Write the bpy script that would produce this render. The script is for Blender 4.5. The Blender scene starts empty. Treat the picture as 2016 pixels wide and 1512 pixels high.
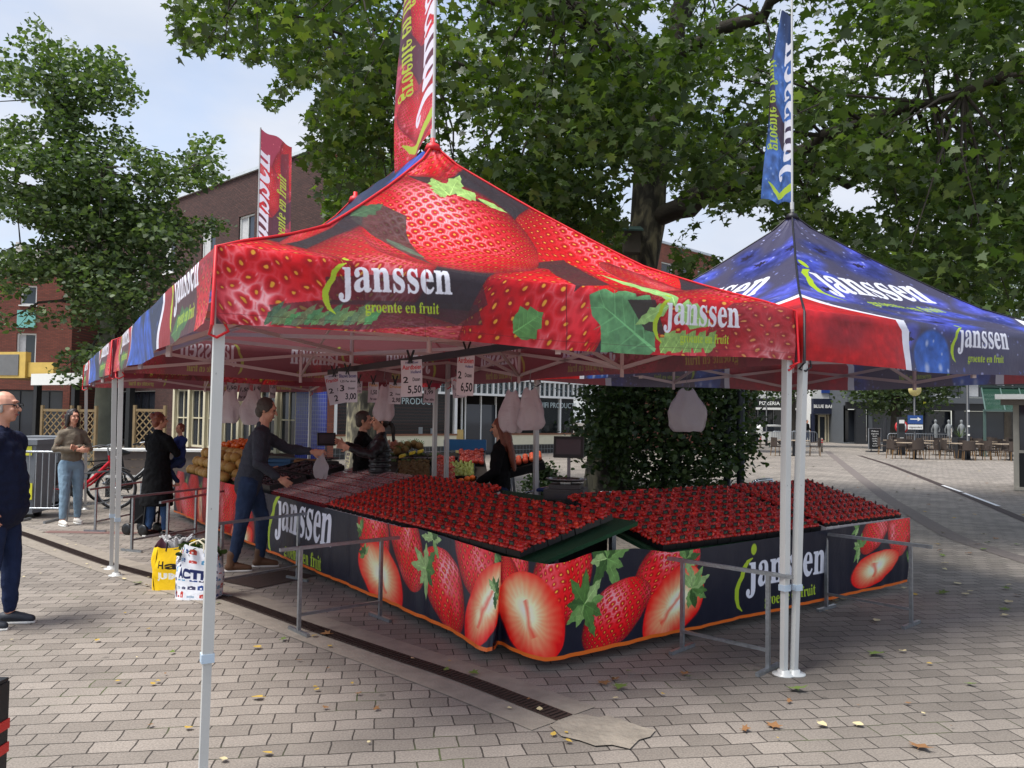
import bpy, bmesh, math, random, numpy as np
from mathutils import Vector, Matrix
R = math.radians
sc = bpy.context.scene
C = sc.collection
random.seed(7); rng = np.random.default_rng(7)

# ------------------------------------------------------------------ camera
F, W0, H0 = 1560.0, 2016.0, 1512.0
CAMH = 1.68
PITCH = math.atan((820.5-756)/F)
ROLL = 0.014
cam = bpy.data.cameras.new('camera'); co = bpy.data.objects.new('camera', cam); C.objects.link(co)
cam.sensor_width = 36; cam.lens = 36*F/W0; cam.clip_end = 800; cam.clip_start = 0.05
co.matrix_world = Matrix.Translation((0, 0, CAMH)) @ Matrix.Rotation(math.pi/2+PITCH, 4, 'X') @ Matrix.Rotation(ROLL, 4, 'Z')
sc.camera = co

# ------------------------------------------------------------------ light
SUN_EL, SUN_AZ = R(64), R(-118)          # azimuth measured from +Y towards +X
sun = bpy.data.lights.new('sun', 'SUN'); so = bpy.data.objects.new('sun', sun); C.objects.link(so)
sun.energy = 3.3; sun.angle = R(26); sun.color = (1, .975, .935)
sd = Vector((math.sin(SUN_AZ)*math.cos(SUN_EL), math.cos(SUN_AZ)*math.cos(SUN_EL), math.sin(SUN_EL)))
so.rotation_euler = sd.to_track_quat('Z', 'Y').to_euler()
w = bpy.data.worlds.new('World'); sc.world = w; w.use_nodes = True
nt = w.node_tree; nt.nodes.clear()
N = nt.nodes.new; L = nt.links.new
out = N('ShaderNodeOutputWorld'); bg = N('ShaderNodeBackground'); L(bg.outputs[0], out.inputs[0])
bg.inputs[1].default_value = 0.15
sky = N('ShaderNodeTexSky'); sky.sky_type = 'NISHITA'; sky.sun_disc = False
sky.sun_elevation = SUN_EL; sky.sun_rotation = SUN_AZ; sky.air_density = 1.0; sky.dust_density = 1.2
tc = N('ShaderNodeTexCoord'); mp = N('ShaderNodeMapping'); mp.inputs['Scale'].default_value = (1, 1, 2.6)
L(tc.outputs['Generated'], mp.inputs[0])
n1 = N('ShaderNodeTexNoise'); n1.inputs['Scale'].default_value = 1.7; n1.inputs['Detail'].default_value = 7
n1.inputs['Roughness'].default_value = .5; n1.inputs['Distortion'].default_value = .4; L(mp.outputs[0], n1.inputs[0])
cr = N('ShaderNodeValToRGB'); cr.color_ramp.elements[0].position = .33; cr.color_ramp.elements[1].position = .58
cr.color_ramp.elements[0].color = (.12, .12, .12, 1); cr.color_ramp.elements[1].color = (.97, .97, .97, 1)
L(n1.outputs[0], cr.inputs[0])
n2 = N('ShaderNodeTexNoise'); n2.inputs['Scale'].default_value = 3.2; n2.inputs['Detail'].default_value = 5; L(mp.outputs[0], n2.inputs[0])
cc = N('ShaderNodeValToRGB'); cc.color_ramp.elements[0].color = (2.6, 2.9, 3.5, 1); cc.color_ramp.elements[1].color = (3.5, 3.62, 3.9, 1)
cc.color_ramp.elements[0].position = .3; cc.color_ramp.elements[1].position = .7; L(n2.outputs[0], cc.inputs[0])
mx = N('ShaderNodeMix'); mx.data_type = 'RGBA'
L(cr.outputs[0], mx.inputs[0]); L(sky.outputs[0], mx.inputs[6]); L(cc.outputs[0], mx.inputs[7]); L(mx.outputs[2], bg.inputs[0])
vs = sc.view_settings
vs.view_transform = 'Standard'; vs.look = 'None'; vs.exposure = 0.75; vs.gamma = 1; vs.use_curve_mapping = False
sc.cycles.max_bounces = 8; sc.cycles.transparent_max_bounces = 12; sc.cycles.use_denoising = True

# ------------------------------------------------------------------ projection helpers (photo pixel <-> world)
def ray(px, py):
    x = (px-1008)/F; y = (756-py)/F
    c, s = math.cos(ROLL), math.sin(ROLL)
    v = co.matrix_world.to_3x3() @ Vector((x, y, -1))
    return v
def atz(px, py, z=0.0):
    v = ray(px, py); t = (z-CAMH)/v.z
    return Vector((v.x*t, v.y*t, z))
def atd(px, py, d):
    v = ray(px, py); t = d/v.y
    return Vector((v.x*t, d, CAMH+v.z*t))
MWI = np.array(co.matrix_world.inverted())
def proj(P):
    P = np.asarray(P, float); q = P@MWI[:3, :3].T+MWI[:3, 3]
    z = np.maximum(-q[..., 2], 1e-6)
    return np.stack([1008+F*q[..., 0]/z, 756-F*q[..., 1]/z, -q[..., 2]], -1)
def inpoly(x, y, poly):
    x = np.asarray(x); y = np.asarray(y); r = np.zeros(x.shape, bool); n = len(poly)
    for i in range(n):
        x1, y1 = poly[i]; x2, y2 = poly[(i+1) % n]
        if y1 == y2: continue
        c = ((y1 > y) != (y2 > y)) & (x < (x2-x1)*(y-y1)/(y2-y1)+x1); r ^= c
    return r

# ------------------------------------------------------------------ object helpers
def tag(o, label=None, cat=None, group=None, kind=None):
    if label: o['label'] = label
    if cat: o['category'] = cat
    if group: o['group'] = group
    if kind: o['kind'] = kind
    return o
def empty(name, loc=(0, 0, 0), rz=0, label=None, cat=None, group=None):
    o = bpy.data.objects.new(name, None); C.objects.link(o); o.empty_display_size = .1
    o.location = loc; o.rotation_euler = (0, 0, rz)
    return tag(o, label, cat, group)
def link(name, me, mats, parent=None, loc=None):
    if not isinstance(mats, (list, tuple)): mats = [mats]
    if len(me.materials) == 0:
        for m in mats: me.materials.append(m)
    o = bpy.data.objects.new(name, me); C.objects.link(o)
    if parent is not None: o.parent = parent
    if loc is not None: o.location = loc
    return o
def copy_tree(o, parent=None):
    c = o.copy(); C.objects.link(c); c.parent = parent
    for ch in list(o.children): copy_tree(ch, c)
    return c
ORD = ['first', 'second', 'third', 'fourth', 'fifth', 'sixth', 'seventh', 'eighth', 'ninth', 'tenth', 'eleventh', 'twelfth', 'thirteenth', 'fourteenth', 'fifteenth', 'sixteenth', 'seventeenth', 'eighteenth', 'nineteenth', 'twentieth']
class MB:
    def __init__(s): s.v = []; s.f = []; s.m = []; s.uv = {}; s.mi = 0; s.sm = []
    def add(s, vs, fs, smooth=False, uvs=None):
        b = len(s.v); s.v += [tuple(p) for p in vs]
        for i, f in enumerate(fs):
            s.f.append(tuple(b+k for k in f)); s.m.append(s.mi); s.sm.append(smooth)
            if uvs: s.uv[len(s.f)-1] = [uvs[k] for k in f]
        return s
    def box(s, c, d, rz=0, M=None):
        x, y, z = d[0]/2, d[1]/2, d[2]/2
        vs = [Vector(p) for p in ((-x, -y, -z), (x, -y, -z), (x, y, -z), (-x, y, -z), (-x, -y, z), (x, -y, z), (x, y, z), (-x, y, z))]
        if M is None: M = Matrix.Translation(c) @ Matrix.Rotation(rz, 4, 'Z')
        else: M = Matrix.Translation(c) @ M
        return s.add([M @ p for p in vs], [(0, 3, 2, 1), (4, 5, 6, 7), (0, 1, 5, 4), (1, 2, 6, 5), (2, 3, 7, 6), (3, 0, 4, 7)])
    def bb(s, x0, x1, y0, y1, z0, z1): return s.box(((x0+x1)/2, (y0+y1)/2, (z0+z1)/2), (x1-x0, y1-y0, z1-z0))
    def bar(s, a, b, w, h=None, up=(0, 0, 1)):
        a = Vector(a); b = Vector(b); d = b-a; l = d.length
        if l < 1e-6: return s
        h = h or w; z = d/l; u = Vector(up)
        if abs(z.dot(u)) > .99: u = Vector((0, 1, 0))
        x = z.cross(u).normalized(); y = x.cross(z)
        M = Matrix((x, y, z)).transposed().to_4x4()
        return s.box((a+b)/2, (w, h, l), M=M)
    def tube(s, pts, r, n=8, cap=True, smooth=True):
        pts = [Vector(p) for p in pts]; m = len(pts)
        rs = r if isinstance(r, (list, tuple)) else [r]*m
        vs = []; prev = None
        for i, p in enumerate(pts):
            t = (pts[min(i+1, m-1)]-pts[max(i-1, 0)])
            t = t.normalized() if t.length > 1e-9 else Vector((0, 0, 1))
            if prev is None:
                u = Vector((0, 0, 1)) if abs(t.z) < .9 else Vector((1, 0, 0))
                x = t.cross(u).normalized()
            else:
                x = (prev-t*prev.dot(t)); x = x.normalized() if x.length > 1e-6 else t.orthogonal().normalized()
            prev = x; y = t.cross(x)
            for k in range(n):
                a = 2*math.pi*k/n; vs.append(p+(x*math.cos(a)+y*math.sin(a))*rs[i])
        fs = [(i*n+k, i*n+(k+1) % n, (i+1)*n+(k+1) % n, (i+1)*n+k) for i in range(m-1) for k in range(n)]
        s.add(vs, fs, smooth)
        if cap:
            s.add(vs[:n], [tuple(range(n-1, -1, -1))]); s.add(vs[-n:], [tuple(range(n))])
        return s
    def lathe(s, prof, c=(0, 0, 0), n=16, M=None, smooth=True):
        M = M or Matrix(); vs = []
        for r, z in prof:
            for k in range(n):
                a = 2*math.pi*k/n; vs.append(Vector(c)+(M @ Vector((r*math.cos(a), r*math.sin(a), z))))
        m = len(prof)
        fs = [(i*n+k, i*n+(k+1) % n, (i+1)*n+(k+1) % n, (i+1)*n+k) for i in range(m-1) for k in range(n)]
        if prof[0][0] > 1e-5: fs.append(tuple(range(n-1, -1, -1)))
        if prof[-1][0] > 1e-5: fs.append(tuple((m-1)*n+k for k in range(n)))
        return s.add(vs, fs, smooth)
    def ball(s, c, r, n=10, m=7, M=None, sc_=(1, 1, 1)):
        pr = [(max(r*math.sin(math.pi*i/m), 1e-6), -r*math.cos(math.pi*i/m)) for i in range(m+1)]
        MM = (M or Matrix()) @ Matrix.Diagonal((*sc_, 1))
        return s.lathe(pr, c, n, MM)
    def grid(s, P, uv=None, smooth=True, flip=False):
        P = np.asarray(P); a, b = P.shape[:2]
        vs = P.reshape(-1, 3); uvs = None if uv is None else [tuple(q) for q in np.asarray(uv).reshape(-1, 2)]
        fs = []
        for i in range(a-1):
            for j in range(b-1):
                f = (i*b+j, i*b+j+1, (i+1)*b+j+1, (i+1)*b+j)
                fs.append(f[::-1] if flip else f)
        return s.add([tuple(map(float, p)) for p in vs], fs, smooth, uvs)
    def prism(s, poly, z0, z1):
        n = len(poly); vs = [(x, y, z0) for x, y in poly]+[(x, y, z1) for x, y in poly]
        return s.add(vs, [tuple(range(n-1, -1, -1)), tuple(range(n, 2*n))]+[(i, (i+1) % n, n+(i+1) % n, n+i) for i in range(n)])
    def mesh(s, name):
        me = bpy.data.meshes.new(name); me.from_pydata(s.v, [], s.f)
        me.polygons.foreach_set('material_index', s.m); me.polygons.foreach_set('use_smooth', s.sm)
        if s.uv:
            l = me.uv_layers.new(name='UVMap').data
            for i, q in s.uv.items():
                for k, li in enumerate(me.polygons[i].loop_indices): l[li].uv = q[k]
        me.update(); return me
    def build(s, name, mats, parent=None, loc=None): return link(name, s.mesh(name), mats, parent, loc)

# ------------------------------------------------------------------ materials
def srgb(r, g, b):
    f = lambda c: c/12.92 if c <= .04045 else ((c+.055)/1.055)**2.4
    return (f(r/255), f(g/255), f(b/255), 1)
def nmat(name):
    m = bpy.data.materials.new(name); m.use_nodes = True
    nt = m.node_tree; b = nt.nodes['Principled BSDF']
    return m, nt, b
def mat(name, col, rough=.6, metal=0, var=.12, scale=6, bump=0, bscale=40, spec=.5, trans=0, alpha=1, coord='Object', emit=0):
    """plain surface: colour with a little noise in value, optional bump"""
    m, nt, b = nmat(name); N = nt.nodes.new; L = nt.links.new
    col = tuple(col)[:3]+(1,)
    b.inputs['Roughness'].default_value = rough; b.inputs['Metallic'].default_value = metal
    b.inputs['Specular IOR Level'].default_value = spec; b.inputs['Base Color'].default_value = col
    if trans: b.inputs['Transmission Weight'].default_value = trans
    if alpha < 1: b.inputs['Alpha'].default_value = alpha
    if emit: b.inputs['Emission Color'].default_value = col; b.inputs['Emission Strength'].default_value = emit
    tc = N('ShaderNodeTexCoord')
    if var:
        n = N('ShaderNodeTexNoise'); n.inputs['Scale'].default_value = scale; n.inputs['Detail'].default_value = 5
        L(tc.outputs[coord], n.inputs['Vector'])
        mx = N('ShaderNodeMix'); mx.data_type = 'RGBA'
        mx.inputs[6].default_value = tuple(max(0, c*(1-var*1.6)) for c in col[:3])+(1,)
        mx.inputs[7].default_value = tuple(min(1, c*(1+var*1.6)) for c in col[:3])+(1,)
        L(n.outputs[0], mx.inputs[0]); L(mx.outputs[2], b.inputs['Base Color'])
    if bump:
        n = N('ShaderNodeTexNoise'); n.inputs['Scale'].default_value = bscale; n.inputs['Detail'].default_value = 4
        L(tc.outputs[coord], n.inputs['Vector'])
        bp = N('ShaderNodeBump'); bp.inputs['Strength'].default_value = bump; bp.inputs['Distance'].default_value = .02
        L(n.outputs[0], bp.inputs['Height']); L(bp.outputs[0], b.inputs['Normal'])
    return m
def brick_mat(name, c1, c2, mort, bw=.21, bh=.065, msz=.01, rough=.9, bump=.5, axes='xz'):
    m, nt, b = nmat(name); N = nt.nodes.new; L = nt.links.new
    tc = N('ShaderNodeTexCoord'); sx = N('ShaderNodeSeparateXYZ'); cx = N('ShaderNodeCombineXYZ')
    L(tc.outputs['Object'], sx.inputs[0]); L(sx.outputs['X'], cx.inputs[0]); L(sx.outputs['Z' if axes == 'xz' else 'Y'], cx.inputs[1])
    br = N('ShaderNodeTexBrick'); br.inputs['Color1'].default_value = c1; br.inputs['Color2'].default_value = c2
    br.inputs['Mortar'].default_value = mort; br.inputs['Scale'].default_value = 1; br.inputs['Brick Width'].default_value = bw
    br.inputs['Row Height'].default_value = bh; br.inputs['Mortar Size'].default_value = msz; br.inputs['Mortar Smooth'].default_value = .1
    L(cx.outputs[0], br.inputs['Vector'])
    n = N('ShaderNodeTexNoise'); n.inputs['Scale'].default_value = .7; n.inputs['Detail'].default_value = 6; L(tc.outputs['Object'], n.inputs[0])
    mr = N('ShaderNodeMapRange'); mr.inputs[3].default_value = .75; mr.inputs[4].default_value = 1.2; L(n.outputs[0], mr.inputs[0])
    mm = N('ShaderNodeVectorMath'); mm.operation = 'SCALE'; L(br.outputs[0], mm.inputs[0]); L(mr.outputs[0], mm.inputs['Scale'])
    L(mm.outputs[0], b.inputs['Base Color'])
    b.inputs['Roughness'].default_value = rough
    if bump:
        bp = N('ShaderNodeBump'); bp.inputs['Strength'].default_value = bump; bp.inputs['Distance'].default_value = .01; bp.invert = True
        L(br.outputs['Fac'], bp.inputs['Height']); L(bp.outputs[0], b.inputs['Normal'])
    return m
def glass_mat(name, col=(.012, .015, .018), rough=.04):
    m, nt, b = nmat(name)
    b.inputs['Base Color'].default_value = (*col, 1); b.inputs['Roughness'].default_value = rough
    b.inputs['Specular IOR Level'].default_value = .5
    return m
def leaf_mat(name, cols, trans=.35, rough=.5):
    """each leaf (mesh island) takes its own green"""
    m, nt, b = nmat(name); N = nt.nodes.new; L = nt.links.new
    g = N('ShaderNodeNewGeometry'); r = N('ShaderNodeValToRGB'); e = r.color_ramp.elements
    e[0].position = 0; e[0].color = (*cols[0], 1); e[1].position = 1; e[1].color = (*cols[-1], 1)
    for i, c in enumerate(cols[1:-1]):
        q = e.new((i+1)/(len(cols)-1)); q.color = (*c, 1)
    L(g.outputs['Random Per Island'], r.inputs[0])
    L(r.outputs[0], b.inputs['Base Color']); b.inputs['Roughness'].default_value = rough
    t = N('ShaderNodeBsdfTranslucent'); mx = N('ShaderNodeMixShader'); mx.inputs[0].default_value = trans
    tm = N('ShaderNodeMix'); tm.data_type = 'RGBA'; tm.blend_type = 'MULTIPLY'; tm.inputs[0].default_value = 1; tm.inputs[7].default_value = (1.7, 2.0, .6, 1)
    L(r.outputs[0], tm.inputs[6]); L(tm.outputs[2], t.inputs[0])
    L(b.outputs[0], mx.inputs[1]); L(t.outputs[0], mx.inputs[2]); L(mx.outputs[0], nt.nodes['Material Output'].inputs[0])
    return m

# ------------------------------------------------------------------ printed fabric: designs painted in code, in metres on the cloth
_tx = {}
MATHB = lambda s: ''.join(chr(0x1D41A+ord(c)-97) if 'a' <= c <= 'z' else c for c in s)
def text_tris(s, bold=0.0, jcut=False):
    k = (s, bold, jcut)
    if k in _tx: return _tx[k]
    cu = bpy.data.curves.new('t', 'FONT'); cu.body = s; cu.offset = bold; cu.resolution_u = 3
    o = bpy.data.objects.new('t', cu); C.objects.link(o); bpy.context.view_layer.update()
    me = o.to_mesh(); me.calc_loop_triangles()
    v = np.empty(len(me.vertices)*3); me.vertices.foreach_get('co', v); v = v.reshape(-1, 3)[:, :2]
    t = np.empty(len(me.loop_triangles)*3, int); me.loop_triangles.foreach_get('vertices', t)
    T = v[t].reshape(-1, 3, 2).copy()
    o.to_mesh_clear(); bpy.data.objects.remove(o); bpy.data.curves.remove(cu)
    if jcut:   # drop the dot of the leading j
        c = T.mean(1); T = T[~((c[:, 0] < .35) & (c[:, 1] > .52))]
    lo = T.reshape(-1, 2).min(0); hi = T.reshape(-1, 2).max(0)
    _tx[k] = (T, lo, hi); return _tx[k]
def vnoise(h, w, s, seed, octv=3):
    r = np.random.default_rng(seed); o = np.zeros((h, w)); amp = 1; tot = 0
    for i in range(octv):
        gh, gw = max(2, int(h/s)+2), max(2, int(w/s)+2); g = r.random((gh+1, gw+1))
        y = np.linspace(0, gh-1e-3, h); x = np.linspace(0, gw-1e-3, w)
        yi = y.astype(int); xi = x.astype(int); fy = (y-yi); fx = (x-xi); fy = (fy*fy*(3-2*fy))[:, None]; fx = (fx*fx*(3-2*fx))[None]
        o += amp*((g[yi][:, xi]*(1-fx)+g[yi][:, xi+1]*fx)*(1-fy)+(g[yi+1][:, xi]*(1-fx)+g[yi+1][:, xi+1]*fx)*fy)
        tot += amp; amp *= .5; s = max(2, s/2)
    return o/tot
class Cv:
    def __init__(s, w, h, ppm, col=(20, 24, 40)):
        s.w, s.h, s.ppm = w, h, ppm; s.W, s.H = int(w*ppm), int(h*ppm)
        s.a = np.ones((s.H, s.W, 3), np.float32)*(np.array(col, np.float32)/255)
    def box(s, pts, pad=0):
        p = np.array(pts)*s.ppm; x0, y0 = np.floor(p.min(0)-pad*s.ppm).astype(int); x1, y1 = np.ceil(p.max(0)+pad*s.ppm).astype(int)
        x0, y0, x1, y1 = max(x0, 0), max(y0, 0), min(x1, s.W), min(y1, s.H)
        if x1 <= x0 or y1 <= y0: return None
        Y, X = np.mgrid[y0:y1, x0:x1]; return (slice(y0, y1), slice(x0, x1)), (X+.5)/s.ppm, (Y+.5)/s.ppm
    def put(s, sl, m, col):
        m = m[..., None]; s.a[sl] = s.a[sl]*(1-m)+np.asarray(col)*m
    def poly(s, pts, col, alpha=1, tex=.0, soft=0, seed=0):
        q = s.box(pts)
        if q is None: return
        sl, X, Y = q; m = inpoly(X, Y, pts).astype(float)*alpha
        c = np.ones(X.shape+(3,))*np.array(col)/255.
        if tex: c = c*(1-tex+2*tex*vnoise(*X.shape, 14, seed))[..., None]
        s.put(sl, m, c)
    def blob(s, c, e1, e2, col, p=2, alpha=1, edge=.15, tex=0, seed=0):
        c = np.array(c); e1 = np.array(e1)-c; e2 = np.array(e2)-c
        q = s.box([c+e1+e2, c+e1-e2, c-e1+e2, c-e1-e2])
        if q is None: return
        sl, X, Y = q; D = e1[0]*e2[1]-e1[1]*e2[0]; dx = X-c[0]; dy = Y-c[1]
        a = (dx*e2[1]-dy*e2[0])/D; b = (e1[0]*dy-e1[1]*dx)/D; r = (np.abs(a)**p+np.abs(b)**p)**(1/p)
        cc = np.ones(X.shape+(3,))*np.array(col)/255.
        if tex: cc = cc*(1-tex+2*tex*vnoise(*X.shape, 20, seed))[..., None]
        s.put(sl, np.clip((1-r)/edge, 0, 1)*alpha, cc)
    def straw(s, c, tip, side, seed=0, tone=1., sp=.26, kind='whole', dull=0, net=0, dimk=.5):
        c = np.array(c, float); e1 = np.array(tip)-c; e2 = np.array(side)-c
        q = s.box([c+e1+e2, c+e1-e2, c-e1+e2, c-e1-e2])
        if q is None: return
        sl, X, Y = q; D = e1[0]*e2[1]-e1[1]*e2[0]; dx = X-c[0]; dy = Y-c[1]
        a = (dx*e2[1]-dy*e2[0])/D; b = (e1[0]*dy-e1[1]*dx)/D
        nz = vnoise(*X.shape, max(8, X.shape[1]/5), seed, 4)
        f = np.sqrt(np.clip(1-np.abs(a)**2.3, 0, 1))*(1-.27*(a+1)/2-.06)*1.06
        rr = np.where(f > 1e-3, np.abs(b)/np.maximum(f, 1e-3), 9); r = np.maximum(rr, np.abs(a))
        m = np.clip((1-rr)*14, 0, 1)*(np.abs(a) < 1)
        if kind == 'whole':
            nz2 = vnoise(*X.shape, max(8, X.shape[1]/4), seed+31, 3); nb = np.arcsin(np.clip(b/np.maximum(f, .05), -1, 1))/1.57; na = np.arcsin(np.clip(a, -1, 1))/1.57
            col = np.stack([.80-.36*rr**3+.14*nz, .02+.12*nz*nz-.02*rr, .07+.10*nz*nz], -1)
            col[..., 0] *= 1-.25*np.clip(a, 0, 1)**2
            best = np.full(X.shape, 9.); by = None
            for o in (0, 1):
                u = (nb*1.25)/sp+o*.5+.9*(nz-.5); v = na*1.25/(sp*.87)+o*.5+.8*(nz2-.5)
                du = u-np.round(u); dv = v-np.round(v); d = np.hypot(du*1.25, dv); 
                best = np.minimum(best, d); gl = np.hypot((du-.17)*1.6, (dv-.24)*2.4)
                if o == 0: g = gl; sd = np.hypot(du*1.6, dv)
                else: g = np.minimum(g, gl); sd = np.minimum(sd, np.hypot(du*1.6, dv))
            dim = np.clip(1-best/.34, 0, 1)[..., None]; col = col*(1-dimk*dim)
            hl = np.clip(vnoise(*X.shape, max(8, X.shape[1]/4), seed+9, 3)*2-1+.45*np.clip(1-((nb+.25)**2+(na+.2)**2)*3, 0, 1), 0, 1)
            hl = np.clip(hl+net*np.clip(1.15-((nb+.12)**2*2.2+(na+.1)**2*2.6), 0, 1)*(.55+.9*(nz2-.3)), 0, 1); ring = np.clip(1-np.abs(best-.42)/.13, 0, 1)*hl; glint = np.clip(1-g/.15, 0, 1)*(.35+.65*hl)
            gl0 = np.clip(1-((nb+.32)**2*5+(na+.25)**2*2.2), 0, 1)*np.clip(nz2*2.2-.75, 0, 1)*.55; w_ = np.clip(ring*.75+glint+gl0*(1-dim[..., 0]), 0, 1)[..., None]; col = col*(1-w_)+np.array([1, .72, .74])*w_
            sm = np.clip((.135-sd)/.05, 0, 1)[..., None]; col = col*(1-sm)+np.array([.93, .67, .22])*sm*(1-.35*rr[..., None]**2)
        else:
            th = np.arctan2(b, a*.9); st = .5+.5*np.sin(th*26+nz*6)
            r = np.hypot(np.maximum(rr*np.sqrt(np.clip(1-a*a*.5, 0, 1)), 0), (a+.15)*.8); r = np.maximum(r, np.maximum(rr, np.abs(a))**3*.95); k = np.clip(r+.05*(st-.5)*(r > .3)+.30*(nz-.5), 0, 1)
            sx = np.array([0, .25, .5, .75, .92, 1]); 
            cr_ = np.interp(k, sx, [1, 1, .98, .93, .88, .80]); cg = np.interp(k, sx, [.95, .86, .58, .33, .16, .04]); cb = np.interp(k, sx, [.84, .70, .42, .24, .12, .07])
            col = np.stack([cr_, cg, cb], -1)
            core = np.clip(1-np.abs(b-.10*np.sin(a*4)+.25*(nz-.5))/(.05+.10*nz), 0, 1)*(a > -.35)*(a < .45)*np.clip((.75-r)/.3, 0, 1)
            core = core[..., None]*.55; col = col*(1-core)+np.array([.72, .08, .06])*core
        col = col*tone
        if dull: gy = col.mean(-1, keepdims=True); col = col*(1-dull)+(gy*.6+np.array([.36, .1, .1]))*dull
        s.put(sl, m, np.clip(col, 0, 1))
    def leaf(s, a, b, w, col=(96, 150, 70), seed=0):
        a = np.array(a, float); b = np.array(b, float); d = b-a; n = np.array([-d[1], d[0]]); n = n/np.hypot(*n)*w
        k = np.linspace(0, 1, 9); prof = np.sin(k**.8*math.pi)*(1+.25*np.sin(k*22+seed))
        pts = [tuple(a+d*t+n*p) for t, p in zip(k, prof)]+[tuple(a+d*t-n*p) for t, p in zip(k[::-1], prof[::-1])]
        s.poly(pts, col, tex=.18, seed=seed)
        for k_ in range(1, 6):
            q_ = a+d*(k_/6.5); e_ = d/np.hypot(*d)*w*.5; wv = n*(prof[min(8, k_+1)]*.75); tn = d/np.hypot(*d)*w*.03
            for sg in (-1, 1): s.poly([tuple(q_), tuple(q_+e_+wv*sg), tuple(q_+tn*2)], tuple(min(255, c*1.25) for c in col), .7)
        for t, p in ((.0, .0),):
            h = n*.05; s.poly([tuple(a+h), tuple(a+d*.9), tuple(a-h)], tuple(min(255, c*1.35) for c in col))
    def calyx(s, c, r, ang, n=6, seed=0, spread=2.6):
        rr = random.Random(seed)
        for i in range(n):
            t = ang+spread*(i/(n-1)-.5)+rr.uniform(-.15, .15); l = r*rr.uniform(.55, .95)
            s.leaf(c, (c[0]+math.cos(t)*l, c[1]+math.sin(t)*l), r*.15, rr.choice([(84, 128, 62), (112, 156, 86), (156, 190, 122), (62, 100, 50), (128, 168, 96)]), seed+i)
    def text(s, st, o, ex, ey, col, bold=0, jcut=False, alpha=1, ss=2):
        """o = lower-left, ex = vector over the text's whole width, ey = vector over its whole height"""
        T, lo, hi = text_tris(st, bold, jcut); T = (T-lo)/(hi-lo)
        o = np.array(o); ex = np.array(ex); ey = np.array(ey)
        P = (o+T[..., :1]*ex+T[..., 1:]*ey)*s.ppm*ss
        x0, y0 = np.floor(P.reshape(-1, 2).min(0)/ss).astype(int)-1; x1, y1 = np.ceil(P.reshape(-1, 2).max(0)/ss).astype(int)+1
        cov = np.zeros(((y1-y0)*ss, (x1-x0)*ss), bool); P = P-np.array([x0, y0])*ss
        for t in P:
            a, b = np.floor(t.min(0)-.5).astype(int), np.ceil(t.max(0)+.5).astype(int)
            a = np.maximum(a, 0)
            Y, X = np.mgrid[a[1]:b[1], a[0]:b[0]]; X = X+.5; Y = Y+.5
            e = [(t[(i+1) % 3, 0]-t[i, 0])*(Y-t[i, 1])-(t[(i+1) % 3, 1]-t[i, 1])*(X-t[i, 0]) for i in range(3)]
            mm = ((e[0] >= -.01) & (e[1] >= -.01) & (e[2] >= -.01)) | ((e[0] <= .01) & (e[1] <= .01) & (e[2] <= .01))
            sub = cov[a[1]:b[1], a[0]:b[0]]; sub |= mm[:sub.shape[0], :sub.shape[1]]
        c = cov.reshape(y1-y0, ss, x1-x0, ss).mean((1, 3))
        X0, Y0, X1, Y1 = max(x0, 0), max(y0, 0), min(x1, s.W), min(y1, s.H)
        if X1 <= X0 or Y1 <= Y0: return
        s.put((slice(Y0, Y1), slice(X0, X1)), c[Y0-y0:Y1-y0, X0-x0:X1-x0]*alpha, np.array(col)/255.)
    def logo(s, x, y, w, ex=(1, 0), ey=(0, 1), white=(238, 240, 250), lime=(178, 206, 50)):
        """x, y = foot of the j; w = width of the word; ex, ey = axes"""
        ex = np.array(ex); ey = np.array(ey); o = np.array([x, y]); P = lambda a, b: tuple(o+ex*a*w+ey*b*w)
        h = .30
        s.text(MATHB('janssen'), P(0, 0), ex*w, ey*w*h, white, .012, True)
        s.text(MATHB('groente en fruit'), P(.21, -.115), ex*w*.66, ey*w*.125, lime, .006)
        k = np.linspace(0, 1, 16); cx = [.0]*16
        # the curved lime stroke and its dot, left of the j
        q = [(.075, .33), (.02, .305), (-.03, .25), (-.045, .19), (-.075, .15), (-.105, .09), (-.105, .02), (-.08, -.05), (-.03, -.10)]
        wd = [.004, .018, .024, .022, .022, .028, .026, .018, .003]
        L_, R_ = [], []
        for i, (a, b) in enumerate(q):
            a2, b2 = q[min(i+1, 8)]; a1, b1 = q[max(i-1, 0)]; dx, dy = a2-a1, b2-b1; n = math.hypot(dx, dy)
            L_.append(P(a-dy/n*wd[i], b+dx/n*wd[i])); R_.append(P(a+dy/n*wd[i], b-dx/n*wd[i]))
        s.poly(L_+R_[::-1], lime); s.blob(P(.085, .40), P(.098, .45), P(.055, .415), lime, edge=.2)
    def image(s, name):
        im = bpy.data.images.new(name, s.W, s.H); px = np.ones((s.H, s.W, 4), np.float32); px[..., :3] = np.clip(s.a, 0, 1)
        im.pixels.foreach_set(px.ravel()); im.update(); im.pack(); return im
    def pebble(s, n, rmin, rmax, cols, seed=0, region=None):
        rr = random.Random(seed)
        for i in range(n):
            x, y = rr.uniform(0, s.w), rr.uniform(0, s.h)
            if region and not region(x, y): continue
            r = rr.uniform(rmin, rmax); s.blob((x, y), (x+r, y), (x, y+r*rr.uniform(.7, 1.3)), rr.choice(cols), edge=.6, alpha=rr.uniform(.3, .9))

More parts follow.
